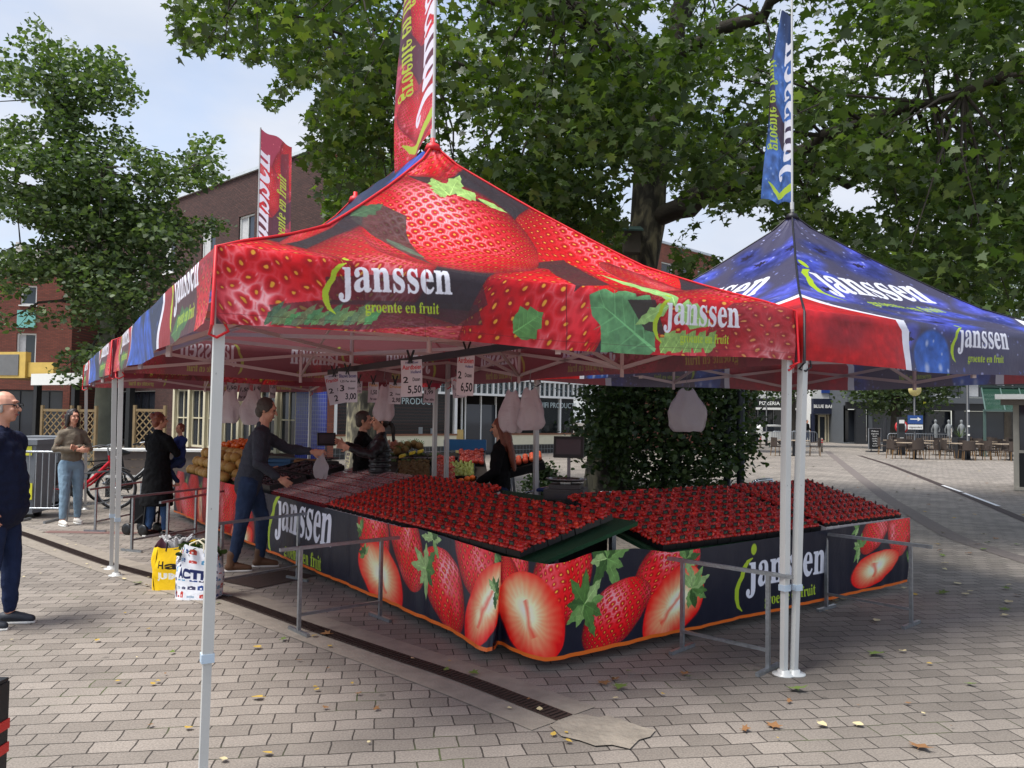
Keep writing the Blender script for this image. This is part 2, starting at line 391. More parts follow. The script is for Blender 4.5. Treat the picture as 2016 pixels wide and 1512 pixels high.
def print_mat(name, cv, inner=(.34, .15, .18), rough=.42, bump=.25, see=.45):
    """printed polyester: the print outside, a greyer show-through on the unprinted inside"""
    m, nt, b = nmat(name); N = nt.nodes.new; L = nt.links.new
    im = N('ShaderNodeTexImage'); im.image = cv.image(name); im.extension = 'EXTEND'
    uv = N('ShaderNodeUVMap'); uv.uv_map = 'UVMap'; L(uv.outputs[0], im.inputs[0])
    g = N('ShaderNodeNewGeometry'); mx = N('ShaderNodeMix'); mx.data_type = 'RGBA'
    mi = N('ShaderNodeMix'); mi.data_type = 'RGBA'; mi.inputs[0].default_value = 1-see
    L(im.outputs[0], mi.inputs[6]); mi.inputs[7].default_value = (*inner, 1)
    L(g.outputs['Backfacing'], mx.inputs[0]); L(im.outputs[0], mx.inputs[6]); L(mi.outputs[2], mx.inputs[7])
    L(mx.outputs[2], b.inputs['Base Color']); b.inputs['Roughness'].default_value = rough
    b.inputs['Specular IOR Level'].default_value = .35
    tc = N('ShaderNodeTexCoord'); n = N('ShaderNodeTexNoise'); n.inputs['Scale'].default_value = 3.5; n.inputs['Detail'].default_value = 6; n.inputs['Distortion'].default_value = .6
    L(tc.outputs['Object'], n.inputs[0]); bp = N('ShaderNodeBump'); bp.inputs['Strength'].default_value = bump; bp.inputs['Distance'].default_value = .05
    n2 = N('ShaderNodeTexNoise'); n2.inputs['Scale'].default_value = 9; n2.inputs['Detail'].default_value = 4; n2.inputs['Distortion'].default_value = 1.5
    m2 = N('ShaderNodeMapping'); m2.inputs['Scale'].default_value = (1, 1, .35); L(tc.outputs['Object'], m2.inputs[0]); L(m2.outputs[0], n2.inputs[0])
    na = N('ShaderNodeMath'); na.operation = 'MULTIPLY_ADD'; na.inputs[1].default_value = .3; L(n2.outputs[0], na.inputs[0]); L(n.outputs[0], na.inputs[2]); L(na.outputs[0], bp.inputs['Height']); L(bp.outputs[0], b.inputs['Normal'])
    if see:
        t = N('ShaderNodeBsdfTranslucent'); mt = N('ShaderNodeMix'); mt.data_type = 'RGBA'; mt.inputs[0].default_value = .2
        L(im.outputs[0], mt.inputs[6]); mt.inputs[7].default_value = (.5, .42, .42, 1); L(mt.outputs[2], t.inputs[0])
        ms = N('ShaderNodeMixShader'); ms.inputs[0].default_value = .26
        L(b.outputs[0], ms.inputs[1]); L(t.outputs[0], ms.inputs[2]); L(ms.outputs[0], nt.nodes['Material Output'].inputs[0])
    return m

# ------------------------------------------------------------------ ground
def paving_mat():
    m, nt, b = nmat('concrete_paving'); N = nt.nodes.new; L = nt.links.new
    tc = N('ShaderNodeTexCoord'); mp = N('ShaderNodeMapping'); mp.inputs['Rotation'].default_value = (0, 0, R(-9)); L(tc.outputs['Object'], mp.inputs[0])
    wn = N('ShaderNodeTexNoise'); wn.inputs['Scale'].default_value = 2.9; wn.inputs['Detail'].default_value = 4; L(tc.outputs['Object'], wn.inputs[0])
    ws = N('ShaderNodeVectorMath'); ws.operation = 'SCALE'; ws.inputs['Scale'].default_value = .06; L(wn.outputs['Color'], ws.inputs[0])
    wa = N('ShaderNodeVectorMath'); L(mp.outputs[0], wa.inputs[0]); L(ws.outputs[0], wa.inputs[1])
    br = N('ShaderNodeTexBrick'); L(wa.outputs[0], br.inputs['Vector'])
    for k, v in (('Scale', 1), ('Brick Width', .215), ('Row Height', .142), ('Mortar Size', .0045), ('Mortar Smooth', .25), ('Bias', -.1)): br.inputs[k].default_value = v
    br.inputs['Color1'].default_value = srgb(143, 134, 124); br.inputs['Color2'].default_value = srgb(118, 110, 101); br.inputs['Mortar'].default_value = srgb(58, 52, 46)
    # speckle of the aggregate
    sp = N('ShaderNodeTexNoise'); sp.inputs['Scale'].default_value = 95; sp.inputs['Detail'].default_value = 3; L(tc.outputs['Object'], sp.inputs[0])
    m1 = N('ShaderNodeMapRange'); m1.inputs[1].default_value = .3; m1.inputs[2].default_value = .7; m1.inputs[3].default_value = .74; m1.inputs[4].default_value = 1.26; L(sp.outputs[0], m1.inputs[0])
    st = N('ShaderNodeTexNoise'); st.inputs['Scale'].default_value = .55; st.inputs['Detail'].default_value = 8; st.inputs['Roughness'].default_value = .62; L(tc.outputs['Object'], st.inputs[0])
    m2 = N('ShaderNodeMapRange'); m2.inputs[1].default_value = .35; m2.inputs[2].default_value = .68; m2.inputs[3].default_value = .76; m2.inputs[4].default_value = 1.10; L(st.outputs[0], m2.inputs[0])
    # an irregular darker patch in front of the tables
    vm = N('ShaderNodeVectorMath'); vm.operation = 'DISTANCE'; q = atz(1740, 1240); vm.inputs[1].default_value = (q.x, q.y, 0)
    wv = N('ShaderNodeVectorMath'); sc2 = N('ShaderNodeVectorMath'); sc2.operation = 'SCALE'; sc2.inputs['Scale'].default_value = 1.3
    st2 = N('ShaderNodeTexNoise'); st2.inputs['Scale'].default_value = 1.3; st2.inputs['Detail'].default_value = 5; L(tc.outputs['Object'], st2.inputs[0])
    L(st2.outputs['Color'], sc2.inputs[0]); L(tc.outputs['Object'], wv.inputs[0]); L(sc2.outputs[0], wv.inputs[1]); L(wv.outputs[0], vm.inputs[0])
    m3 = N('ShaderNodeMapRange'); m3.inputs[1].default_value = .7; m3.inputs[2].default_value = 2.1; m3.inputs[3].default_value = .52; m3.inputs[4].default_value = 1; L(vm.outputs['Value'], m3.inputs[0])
    a = N('ShaderNodeMath'); a.operation = 'MULTIPLY'; L(m1.outputs[0], a.inputs[0]); L(m2.outputs[0], a.inputs[1])
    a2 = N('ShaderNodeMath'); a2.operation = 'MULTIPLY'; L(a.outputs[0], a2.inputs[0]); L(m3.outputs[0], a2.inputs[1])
    s = N('ShaderNodeVectorMath'); s.operation = 'SCALE'; L(br.outputs[0], s.inputs[0]); L(a2.outputs[0], s.inputs['Scale'])
    gv = N('ShaderNodeTexVoronoi'); gv.inputs['Scale'].default_value = 2.6; L(tc.outputs['Object'], gv.inputs[0]); gr = N('ShaderNodeMapRange'); gr.inputs[1].default_value = .045; gr.inputs[2].default_value = .075; gr.inputs[3].default_value = .62; L(gv.outputs['Distance'], gr.inputs[0])
    a3 = N('ShaderNodeMath'); a3.operation = 'MULTIPLY'; L(a2.outputs[0], a3.inputs[0]); L(gr.outputs[0], a3.inputs[1]); L(a3.outputs[0], s.inputs['Scale'])
    # moss in some joints
    ms = N('ShaderNodeTexNoise'); ms.inputs['Scale'].default_value = 1.7; ms.inputs['Detail'].default_value = 6; L(tc.outputs['Object'], ms.inputs[0])
    mr = N('ShaderNodeMapRange'); mr.inputs[1].default_value = .56; mr.inputs[2].default_value = .66; L(ms.outputs[0], mr.inputs[0])
    mm = N('ShaderNodeMath'); mm.operation = 'MULTIPLY'; L(mr.outputs[0], mm.inputs[0]); L(br.outputs['Fac'], mm.inputs[1])
    mx = N('ShaderNodeMix'); mx.data_type = 'RGBA'; mx.inputs[7].default_value = (.07, .085, .03, 1); L(mm.outputs[0], mx.inputs[0]); L(s.outputs[0], mx.inputs[6])
    L(mx.outputs[2], b.inputs['Base Color']); b.inputs['Roughness'].default_value = .82
    bs = N('ShaderNodeMath'); bs.operation = 'MULTIPLY'; bs.inputs[1].default_value = -1; L(br.outputs['Fac'], bs.inputs[0])
    ad = N('ShaderNodeMath'); ad.operation = 'MULTIPLY_ADD'; ad.inputs[1].default_value = .22; L(sp.outputs[0], ad.inputs[0]); L(bs.outputs[0], ad.inputs[2])
    bp = N('ShaderNodeBump'); bp.inputs['Strength'].default_value = .8; bp.inputs['Distance'].default_value = .008; L(ad.outputs[0], bp.inputs['Height']); L(bp.outputs[0], b.inputs['Normal'])
    return m
M_conc = mat('worn_concrete', srgb(136, 127, 115), .9, 0, .2, 9, .35, 60)
M_iron = mat('rusty_cast_iron', srgb(58, 44, 38), .75, .3, .25, 30, .3, 50)
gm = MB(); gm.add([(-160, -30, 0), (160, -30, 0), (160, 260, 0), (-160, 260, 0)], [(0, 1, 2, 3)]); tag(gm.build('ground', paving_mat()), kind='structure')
def ribbon(px, w, z, name, m, off=0, step=.25, smooth=True):
    pts = [atz(*p).to_2d() for p in px]; ds = [0]
    for i in range(1, len(pts)): ds.append(ds[-1]+(pts[i]-pts[i-1]).length)
    n = max(2, int(ds[-1]/step)); q = []
    X = np.interp(np.linspace(0, ds[-1], n), ds, [p.x for p in pts]); Y = np.interp(np.linspace(0, ds[-1], n), ds, [p.y for p in pts])
    if smooth:
        for _ in range(6): X[1:-1] = (X[:-2]+2*X[1:-1]+X[2:])/4; Y[1:-1] = (Y[:-2]+2*Y[1:-1]+Y[2:])/4
    T = np.stack([np.gradient(X), np.gradient(Y)], 1); T /= np.linalg.norm(T, axis=1)[:, None]; Nn = np.stack([-T[:, 1], T[:, 0]], 1)
    c = np.stack([X, Y], 1); a = c+Nn*(off-w/2); b = c+Nn*(off+w/2)
    if name is None: return c, T, Nn
    g = MB(); g.grid(np.stack([np.c_[a, np.full(len(a), z)], np.c_[b, np.full(len(a), z)]]), smooth=False, flip=True)
    return tag(g.build(name, m), kind='structure')
DR = [(2, 1038), (50, 1053), (130, 1082), (212, 1111), (308, 1137), (470, 1185), (600, 1232), (800, 1300), (905, 1334), (1112, 1415)]
ribbon(DR, .52, .004, 'concrete_gutter', M_conc)
ribbon(DR, .135, .008, 'drain_channel', M_iron, step=.1)
c_, T_, N_ = ribbon(DR, .1, 0, None, None, step=.035)
gb = MB()
for p, t, n in zip(c_, T_, N_): gb.bar((p[0]-n[0]*.05, p[1]-n[1]*.05, .012), (p[0]+n[0]*.05, p[1]+n[1]*.05, .012), .012, .006)
tag(gb.build('drain_grating', M_iron), kind='structure')
M_patch = mat('patched_concrete', srgb(138, 129, 116), .95, 0, .3, 6, 1, 25)
pp = [(1082, 1428), (1108, 1412), (1142, 1405), (1178, 1412), (1196, 1408), (1228, 1418), (1262, 1430), (1291, 1437), (1280, 1450), (1258, 1456), (1240, 1474), (1205, 1466), (1172, 1468), (1140, 1457), (1105, 1449)]
g2 = MB(); g2.add([atz(*p, .009) for p in pp], [tuple(range(len(pp)))[::-1]]); tag(g2.build('concrete_patch', M_patch), kind='structure')
M_band = mat('dark_band_paving', srgb(104, 95, 90), .9, 0, .2, 8, .2, 40)
ribbon([(1628, 888), (1690, 938), (1750, 984), (1820, 1026), (1885, 1062), (2040, 1110)], .3, .004, 'dark_paving_band', M_band)
ribbon([(1692, 897), (1750, 915), (1870, 962), (1960, 1000), (2060, 1042)], .2, .005, 'slot_drain', M_iron)
ribbon([(1856, 956), (1893, 969)], .09, .010, 'white_kerb_strip', mat('white_paint', (.72, .72, .72), .7), step=2)
ribbon([(1897, 971), (1966, 997)], .09, .010, 'white_kerb_strip', bpy.data.materials['white_paint'], step=2)
ribbon([(1560, 862), (1700, 858), (1900, 858)], 6, .004, 'far_pavement', mat('far_paving', srgb(158, 152, 144), .9, 0, .1))
M_red = mat('red_brick_paving', srgb(112, 84, 78), .9, 0, .2, 14, .2, 40)
ribbon([(90, 1047), (270, 1050)], .2, .004, 'red_paving_band', M_red)
ribbon([(470, 1152), (590, 1128)], .55, .006, 'manhole_grate', M_iron)
M_sand = mat('planting_soil', srgb(110, 104, 92), .95, 0, .35, 12, .8, 30)
q = atz(1190, 985); g3 = MB(); g3.lathe([(1.5, .004), (1.3, .04), (.01, .06)], (1.2, 13.4, 0), 30); tag(g3.build('tree_pit', M_sand), kind='structure')

# ------------------------------------------------------------------ buildings
M_brick = brick_mat('red_brown_brick', srgb(86, 56, 50), srgb(66, 42, 38), srgb(52, 42, 40))
M_brick2 = brick_mat('orange_brick', srgb(150, 84, 62), srgb(128, 70, 54), srgb(110, 84, 74))
M_frame = mat('white_window_paint', srgb(226, 226, 222), .45, 0, .04)
M_cream = mat('cream_paint', srgb(214, 206, 178), .6, 0, .06)
M_pane = glass_mat('dark_glass', (.03, .035, .045), .05)
M_grey = mat('grey_cladding', srgb(84, 88, 92), .6, 0, .08)
M_dark = mat('dark_anthracite', srgb(38, 40, 44), .5, 0, .1)
M_black = mat('black_paint', srgb(20, 20, 22), .45, 0, .1)
M_curt = mat('white_net_curtain', srgb(190, 190, 190), .9, 0, .2, 9)
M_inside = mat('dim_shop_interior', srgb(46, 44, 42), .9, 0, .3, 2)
m_clear, nt_, b_ = nmat('shop_glass'); b_.inputs['Base Color'].default_value = (.02, .03, .03, 1); b_.inputs['Roughness'].default_value = .03; b_.inputs['Alpha'].default_value = .28
def wall_mb(w, h, holes, thick=.3, z0=0, rev=.14):
    """front face on y=0 looking to -y, x 0..w, rectangular holes (x0,x1,z0,z1)"""
    b = MB(); xs = sorted({0, w}|{q for H in holes for q in H[:2]}); zs = sorted({z0, h}|{q for H in holes for q in H[2:]})
    for i in range(len(xs)-1):
        for j in range(len(zs)-1):
            cx, cz = (xs[i]+xs[i+1])/2, (zs[j]+zs[j+1])/2
            if any(H[0] < cx < H[1] and H[2] < cz < H[3] for H in holes): continue
            b.add([(xs[i], 0, zs[j]), (xs[i+1], 0, zs[j]), (xs[i+1], 0, zs[j+1]), (xs[i], 0, zs[j+1])], [(0, 1, 2, 3)])
    for x0, x1, a, c in holes:
        for q in ([(x0, 0, a), (x0, rev, a), (x0, rev, c), (x0, 0, c)], [(x1, 0, a), (x1, 0, c), (x1, rev, c), (x1, rev, a)], [(x0, 0, c), (x0, rev, c), (x1, rev, c), (x1, 0, c)], [(x0, 0, a), (x1, 0, a), (x1, rev, a), (x0, rev, a)]): b.add(q, [(0, 1, 2, 3)])
    b.add([(0, 0, h), (w, 0, h), (w, 6, h), (0, 6, h)], [(0, 1, 2, 3)]); b.add([(0, 0, z0), (0, 0, h), (0, 6, h), (0, 6, z0)], [(0, 1, 2, 3)]); b.add([(w, 0, z0), (w, 6, z0), (w, 6, h), (w, 0, h)], [(0, 1, 2, 3)])
    return b
def window(root, rz, x0, x1, z0, z1, y=.10, nx=2, nz=1, fr=.07, curtain=0, sill=True, fm=None, pane=None):
    b = MB()
    for q in ((x0, x0+fr), (x1-fr, x1)): b.bb(q[0], q[1], y-.03, y+.05, z0, z1)
    for q in ((z0, z0+fr), (z1-fr, z1)): b.bb(x0+fr, x1-fr, y-.03, y+.05, q[0], q[1])
    for i in range(1, nx): x = x0+(x1-x0)*i/nx; b.bb(x-fr*.35, x+fr*.35, y-.02, y+.04, z0+fr, z1-fr)
    for i in range(1, nz): z = z0+(z1-z0)*i/nz; b.bb(x0+fr, x1-fr, y-.015, y+.035, z-fr*.3, z+fr*.3)
    if sill: b.bb(x0-.05, x1+.05, -.06, y-.031, z0-.06, z0-.002)
    o = b.build('window', fm or M_frame, root); o.rotation_euler = (0, 0, rz)
    p = MB(); p.add([(x0+fr, y+.03, z0+fr), (x1-fr, y+.03, z0+fr), (x1-fr, y+.03, z1-fr), (x0+fr, y+.03, z1-fr)], [(0, 1, 2, 3)])
    p.build('pane', pane or M_pane, o)
    if curtain:
        c = MB(); k = np.linspace(x0+fr, x0+(x1-x0)*.42, 14); c.grid([[(x, y+.018+.006*math.sin(i*2.2), z) for i, x in enumerate(k)] for z in (z0+fr, z1-fr)]); c.build('curtain', M_curt, o)
    return o
def rot(o, rz): o.rotation_euler = (0, 0, rz); return o
def txt(name, s, size, m, parent, loc, rx=math.pi/2, rz=0, align='CENTER', bold=0, math_=False, ext=.004):
    cu = bpy.data.curves.new(name, 'FONT'); cu.body = MATHB(s) if math_ else s; cu.size = size; cu.align_x = align; cu.extrude = ext; cu.offset = bold; cu.resolution_u = 2
    o = bpy.data.objects.new('t', cu); C.objects.link(o); bpy.context.view_layer.update()
    me = bpy.data.meshes.new_from_object(o.evaluated_get(bpy.context.evaluated_depsgraph_get())); bpy.data.objects.remove(o)
    me.materials.clear(); me.materials.append(m); o = bpy.data.objects.new(name, me); C.objects.link(o); o.parent = parent; o.location = loc; o.rotation_euler = (rx, 0, rz); return o
K = (-6.8, 29.2)
# ---- left wing: local x runs from its far end to the corner K
LW = 42; dl = np.array([-.75, .66]); dl = dl/np.hypot(*dl); rzL = math.atan2(-dl[1], -dl[0]); oL = (K[0]+dl[0]*LW, K[1]+dl[1]*LW)
bl = empty('brick_building', (*oL, 0), rzL, 'dark brick corner block with white windows and a hi-fi shop at street level', 'building')
T2 = [LW-t for t in (6.0, 9.2, 13, 16.2, 20, 23.2, 26, 29, 32, 35.5, 38.5)]
holes = [(x-.62, x+.62, 8.35, 10.05) for x in T2]+[(x-.75, x+.75, 4.95, 6.75) for x in T2]+[(LW-12, LW-1.9, .1, 2.75), (LW-24, LW-14, .2, 2.7), (LW-38, LW-26, .2, 2.7)]
wall_mb(LW, 11.8, holes).build('wall', M_brick, bl)
for x in T2:
    window(bl, 0, x-.62, x+.62, 8.35, 10.05, curtain=1); window(bl, 0, x-.75, x+.75, 4.95, 6.75, nx=2)
    b = MB(); b.bb(x-.85, x+.85, -.12, -.003, 6.76, 7.05); b.build('awning_box', M_frame, bl)
b = MB(); b.bb(-.1, LW+.09, -.1, .25, 11.802, 11.93); b.build('roof_edge', mat('light_coping', srgb(196, 202, 206), .5), bl)
# shopfront of the left wing: cream pilasters, tall glazed doors
b = MB(); x = LW-12
b.bb(LW-12, LW-1.9, -.06, .10, 2.753, 3.3)
for k in range(8): b.bb(x+.02+k*1.44-.09, x+.02+k*1.44+.09, -.04, .12, .1, 2.75)
b.build('shopfront_frame', M_cream, bl)
for k in range(7): window(bl, 0, x+.115+k*1.44, x+1.365+k*1.44, .12, 2.74, y=.12, nx=2, nz=2, fr=.09, fm=M_cream, sill=False)
for a, c, n in ((LW-24, LW-14, 6), (LW-38, LW-26, 8)):
    for k in range(n): s_ = (c-a)/n; window(bl, 0, a+k*s_+.01, a+(k+1)*s_-.01, .22, 2.69, y=.08, nx=2, nz=1, fr=.06, fm=M_dark, sill=False)
M_tile = brick_mat('cobalt_glazed_tile', srgb(34, 50, 140), srgb(28, 42, 122), srgb(120, 126, 150), .15, .15, .006, .15, .1)
M_tile.node_tree.nodes['Brick Texture'].offset = 0
b = MB(); b.bb(LW-1.9, LW+.02, -.07, -.004, .0, 3.6); b.build('tiled_pier', M_tile, bl)
# ---- right wing
dr = np.array([.72, .69]); dr = dr/np.hypot(*dr); rr_ = math.atan2(dr[1], dr[0])-rzL; RW = 26
def rw(o): # place a right-wing part in the building's frame
    o.location = (LW, 0, 0); o.rotation_euler = (0, 0, rr_); return o
rwr = bl
T3 = [2.5, 6, 9.5, 13, 16.5, 19.5, 21.3, 23.1, 24.9]
holes = [(x-.55, x+.55, 8.0, 10.4) for x in T3]+[(x-.55, x+.55, 4.6, 7.0) for x in T3]+[(.3, 16.5, .0, 3.42)]
M_brick_r = M_brick
rw(wall_mb(RW, 11.4, holes).build('wall', M_brick2, bl))
for x in T3:
    for z in (8.0, 4.6): rw(window(bl, 0, x-.55, x+.55, z, z+2.4, nx=1, nz=2))
b = MB(); b.bb(.1, RW+.1, -.1, .25, 11.402, 11.53); rw(b.build('roof_edge', bpy.data.materials['light_coping'], bl))
M_btile = brick_mat('black_glazed_tile', srgb(30, 34, 38), srgb(24, 27, 30), srgb(120, 124, 124), .2, .2, .008, .2, .1); M_btile.node_tree.nodes['Brick Texture'].offset = 0
b = MB(); b.bb(.3, 6.2, .02, .3, 0, .42); b.bb(9.2, 16.5, .02, .3, 0, .42); rw(b.build('plinth', M_btile, bl))
b = MB(); b.bb(.3, 6.2, -.02, .28, .423, .86); b.bb(9.2, 16.5, -.02, .28, .423, .86); rw(b.build('stall_riser', M_cream, bl))
b = MB(); b.bb(.28, 6.22, -.06, .4, .863, .93); b.bb(9.18, 16.5, -.06, .4, .863, .93); rw(b.build('window_sill', mat('varnished_wood', srgb(126, 80, 52), .5), bl))
b = MB()
for a, c in ((.3, .42), (6.08, 6.22), (9.18, 9.32), (12.6, 12.68), (16.3, 16.48)): b.bb(a, c, -.03, .12, .933, 2.58)
b.bb(.3, 16.48, -.05, .14, 2.583, 2.68); b.bb(.3, 16.48, -.05, .14, 3.3, 3.4)
k = .3
while k < 16.4: b.bb(k, k+(.05 if int(k/.33) % 4 else .1), -.03, .12, 2.683, 3.297); k += .33
for x in (6.9, 7.1, 8.0, 8.9): b.bb(x, x+.06, .5, .58, 0, 2.58)
rw(b.build('shopfront_frame', M_frame, bl))
b = MB(); b.bb(.42, 16.4, .06, .065, 2.69, 3.29); f_ = rw(b.build('transom_glass', glass_mat('transom', (.02, .03, .035)), bl))
b = MB(); r_ = random.Random(2)
for i in range(26):
    x0 = .6+i*.6; a = r_.uniform(.1, .28)
    b.tube([(x0+t*.13, .05, 2.98+a*math.sin(t*.75+i)*(1-t/14)) for t in range(9)], .008, 4)
b.build('painted_waves', mat('pale_line_paint', srgb(150, 170, 176), .6), f_)
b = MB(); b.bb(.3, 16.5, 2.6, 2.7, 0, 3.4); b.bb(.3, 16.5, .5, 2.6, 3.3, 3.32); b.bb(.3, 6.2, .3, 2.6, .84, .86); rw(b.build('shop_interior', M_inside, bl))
for xa, xb in ((.42, 6.08), (9.32, 16.3)): b = MB(); b.add([(xa, .05, .93), (xb, .05, .93), (xb, .05, 2.58), (xa, .05, 2.58)], [(0, 1, 2, 3)]); rw(b.build('display_glass', m_clear, bl))
mt_let = mat('silver_lettering', srgb(170, 184, 184), .5)
for x, s_ in ((3.3, 'MOON HIFI PRODUCTS'), (11.9, 'MOON HIFI PRODUCTS')):
    o = txt('window_lettering', s_, .36, mt_let, bl, (0, 0, 0), bold=.002)
    v = Matrix.Rotation(rr_, 4, 'Z') @ Vector((x, .02, 2.13)); o.location = (LW+v.x, v.y, v.z); o.rotation_euler = (math.pi/2, 0, rr_); o.scale = (1.0, 1, 1)
b = MB(); b.bb(7.2, 8.0, .52, .56, .02, 2.2); b.bb(8.06, 8.9, .52, .56, .02, 2.2); rw(b.build('door_glass', M_pane, bl))
b = MB(); b.bb(6.3, 6.85, .3, .36, .05, 1.1); rw(b.build('wooden_sign_board', mat('pale_wood', srgb(196, 164, 96), .6), bl))
M_disp = [mat('pale_box', srgb(200, 204, 206), .6), mat('black_plastic', srgb(26, 26, 30), .35), mat('teal_box', srgb(50, 120, 116), .6)]
r_ = random.Random(5)
M4 = bl.matrix_basis if False else Matrix.Translation((oL[0], oL[1], 0)) @ Matrix.Rotation(rzL, 4, 'Z') @ Matrix.Translation((LW, 0, 0)) @ Matrix.Rotation(rr_, 4, 'Z')
for i in range(30):      # goods shown in the shop windows
    x = r_.uniform(.7, 5.8) if i % 3 == 0 else r_.uniform(9.6, 16); y = r_.uniform(.35, .9)
    p = M4 @ Vector((x, y, .93+(.35 if i % 4 == 1 else 0))); k = i % 3; b = MB()
    if k == 0: b.bb(-.12, .12, -.1, .1, 0, r_.uniform(.15, .3)); b.bb(-.1, .1, -.104, -.1, .03, .12)
    elif k == 1:
        b.lathe([(.07, 0), (.05, .03), (.045, .12), (.085, .2), (.09, .28), (.06, .36), (.001, .38)], (0, 0, 0), 12); b.tube([(.09*math.cos(t), 0, .27+.12*math.sin(t)) for t in np.linspace(0, 3.14, 9)], .012, 6)
    else: b.bb(-.16, .16, -.05, .05, .08, .34); b.bb(-.05, .05, -.04, .04, 0, .08)
    o = b.build(['product_box', 'headphone_bust', 'small_screen'][k], M_disp[[0, 0 if i % 2 else 1, 1][k]], None, p)
    o.rotation_euler = (0, 0, r_.uniform(0, .8)); tag(o, ORD[i//3]+[' pale product box of the row in the hi-fi shop window', ' display head with headphones in the hi-fi shop window', ' small dark screen in the hi-fi shop window'][k], ['box', 'display head', 'screen'][k], ['boxes in the hi-fi window', 'display heads in the hi-fi window', 'screens in the hi-fi window'][k])

# ---- canopy slab on black posts along the left wing, and the yellow one before it
s = empty('street_canopy', (*atd(60, 800, 30).to_2d(), 0), 0, 'flat white edged canopy slab carried on black posts before the left shops', 'canopy')
a, c = atd(50, 800, 30), atd(420, 800, 25.5); d = (c-a).to_2d(); ang = math.atan2(d.y, d.x); s.rotation_euler = (0, 0, ang)
b = MB(); b.bb(0, d.length, -.02, .02, 2.62, 3.05); b.build('fascia', M_frame, s)
b = MB(); b.bb(.02, d.length, .021, 5, 2.7, 2.9); b.build('slab', mat('brown_soffit', srgb(110, 96, 84), .8), s)
for x in (.15, 2.4, 5.4): b = MB(); b.bb(x-.1, x+.1, .06, .26, 0, 2.695); b.build('post', M_black, s)
s = empty('street_canopy', (*atd(-90, 800, 31).to_2d(), 0), R(-14), 'yellow edged canopy with a grey sign face at the far left', 'canopy')
b = MB(); b.bb(0, 3.3, 0, .25, 2.9, 3.9); b.bb(3.31, 4.5, .1, .3, 2.95, 3.5); b.build('fascia', mat('yellow_fascia', srgb(214, 180, 92), .5), s)
b = MB(); b.bb(-.5, 3.0, -.03, -.003, 3.0, 3.8); b.build('sign_face', mat('grey_panel', srgb(112, 112, 112), .5), s)
b = MB(); b.bb(.1, 4.5, .31, 5, 2.95, 3.1); b.build('slab', mat('ochre_soffit', srgb(130, 104, 62), .8), s)
# projecting brick bay with teal sign and shop below
o = atd(-60, 800, 36); s = empty('brick_shop_house', (o.x, o.y, 0), R(6), 'narrow red brick shop house with teal sign and white windows at the far left', 'building')
wall_mb(4.3, 8.2, [(1.9, 2.75, 3.75, 5.2), (2.0, 2.7, 6.5, 7.4), (.2, 4.0, .1, 2.6)]).build('wall', brick_mat('warm_brick', srgb(134, 72, 58), srgb(112, 60, 48), srgb(90, 62, 54)), s)
window(s, 0, 1.9, 2.75, 3.75, 5.2, nx=1, curtain=1); window(s, 0, 2.0, 2.7, 6.5, 7.4, nx=1)
for k in range(3): window(s, 0, .22+k*1.26, 1.46+k*1.26, .12, 2.58, nx=2, fr=.05, fm=M_dark, sill=False)
b = MB(); b.bb(1.9, 2.7, -.05, -.003, 5.45, 6.25); b.build('teal_sign', mat('teal_sign_paint', srgb(120, 186, 178), .5), s)
b = MB(); b.bb(-.1, 4.4, -.08, .2, 8.203, 8.35); b.build('roof_edge', M_frame, s)
b = MB(); b.bb(1.2, 1.5, 1, 1.3, 8.2, 9.6); b.bb(2.1, 2.4, 1, 1.3, 8.2, 9.4); b.build('chimney', mat('pale_chimney', srgb(200, 196, 190), .8), s)
# lattice screens
def lattice(px0, px1, d, top, label):
    a, c = atd(px0, 800, d), atd(px1, 800, d*.99); L_ = (c-a).to_2d().length; s = empty('lattice_screen', (a.x, a.y, 0), math.atan2(c.y-a.y, c.x-a.x), label, 'screen', 'lattice screens by the shops')
    b = MB(); b.bb(0, .07, 0, .07, 0, top+.1); b.bb(L_-.07, L_, 0, .07, 0, top+.1); b.bb(.07, L_-.07, .01, .06, top-.07, top); b.bb(.07, L_-.07, .01, .06, .1, .17); b.build('frame', MTW, s)
    b = MB(); st = .2
    n = int((L_+top)/st)
    for i in range(n):
        for sg in (0, 1):
            x0 = i*st-top+.2; x1 = x0+top-.25; z0, z1 = (.17, top-.07)
            if sg: pass
            xa, xb = x0, x1; za, zb = z0, z1
            if xa < .07: za += (.07-xa); xa = .07
            if xb > L_-.07: zb -= (xb-L_+.07); xb = L_-.07
            if zb-za < .05: continue
            if sg: xa, xb = L_-xa, L_-xb
            b.bar((xa, .03+.012*sg, za), (xb, .03+.012*sg, zb), .03, .01, (0, 1, 0))
    b.build('lattice_slats', MTW, s)
MTW = mat('weathered_pine', srgb(140, 118, 84), .8, 0, .2)
lattice(80, 142, 22, 1.72, 'pale pine lattice screen left of the black posts'); lattice(152, 190, 22, 1.72, 'narrow pine lattice screen just left of the lime tree trunk'); lattice(262, 326, 21, 1.75, 'pine lattice screen behind the woman in the black coat')

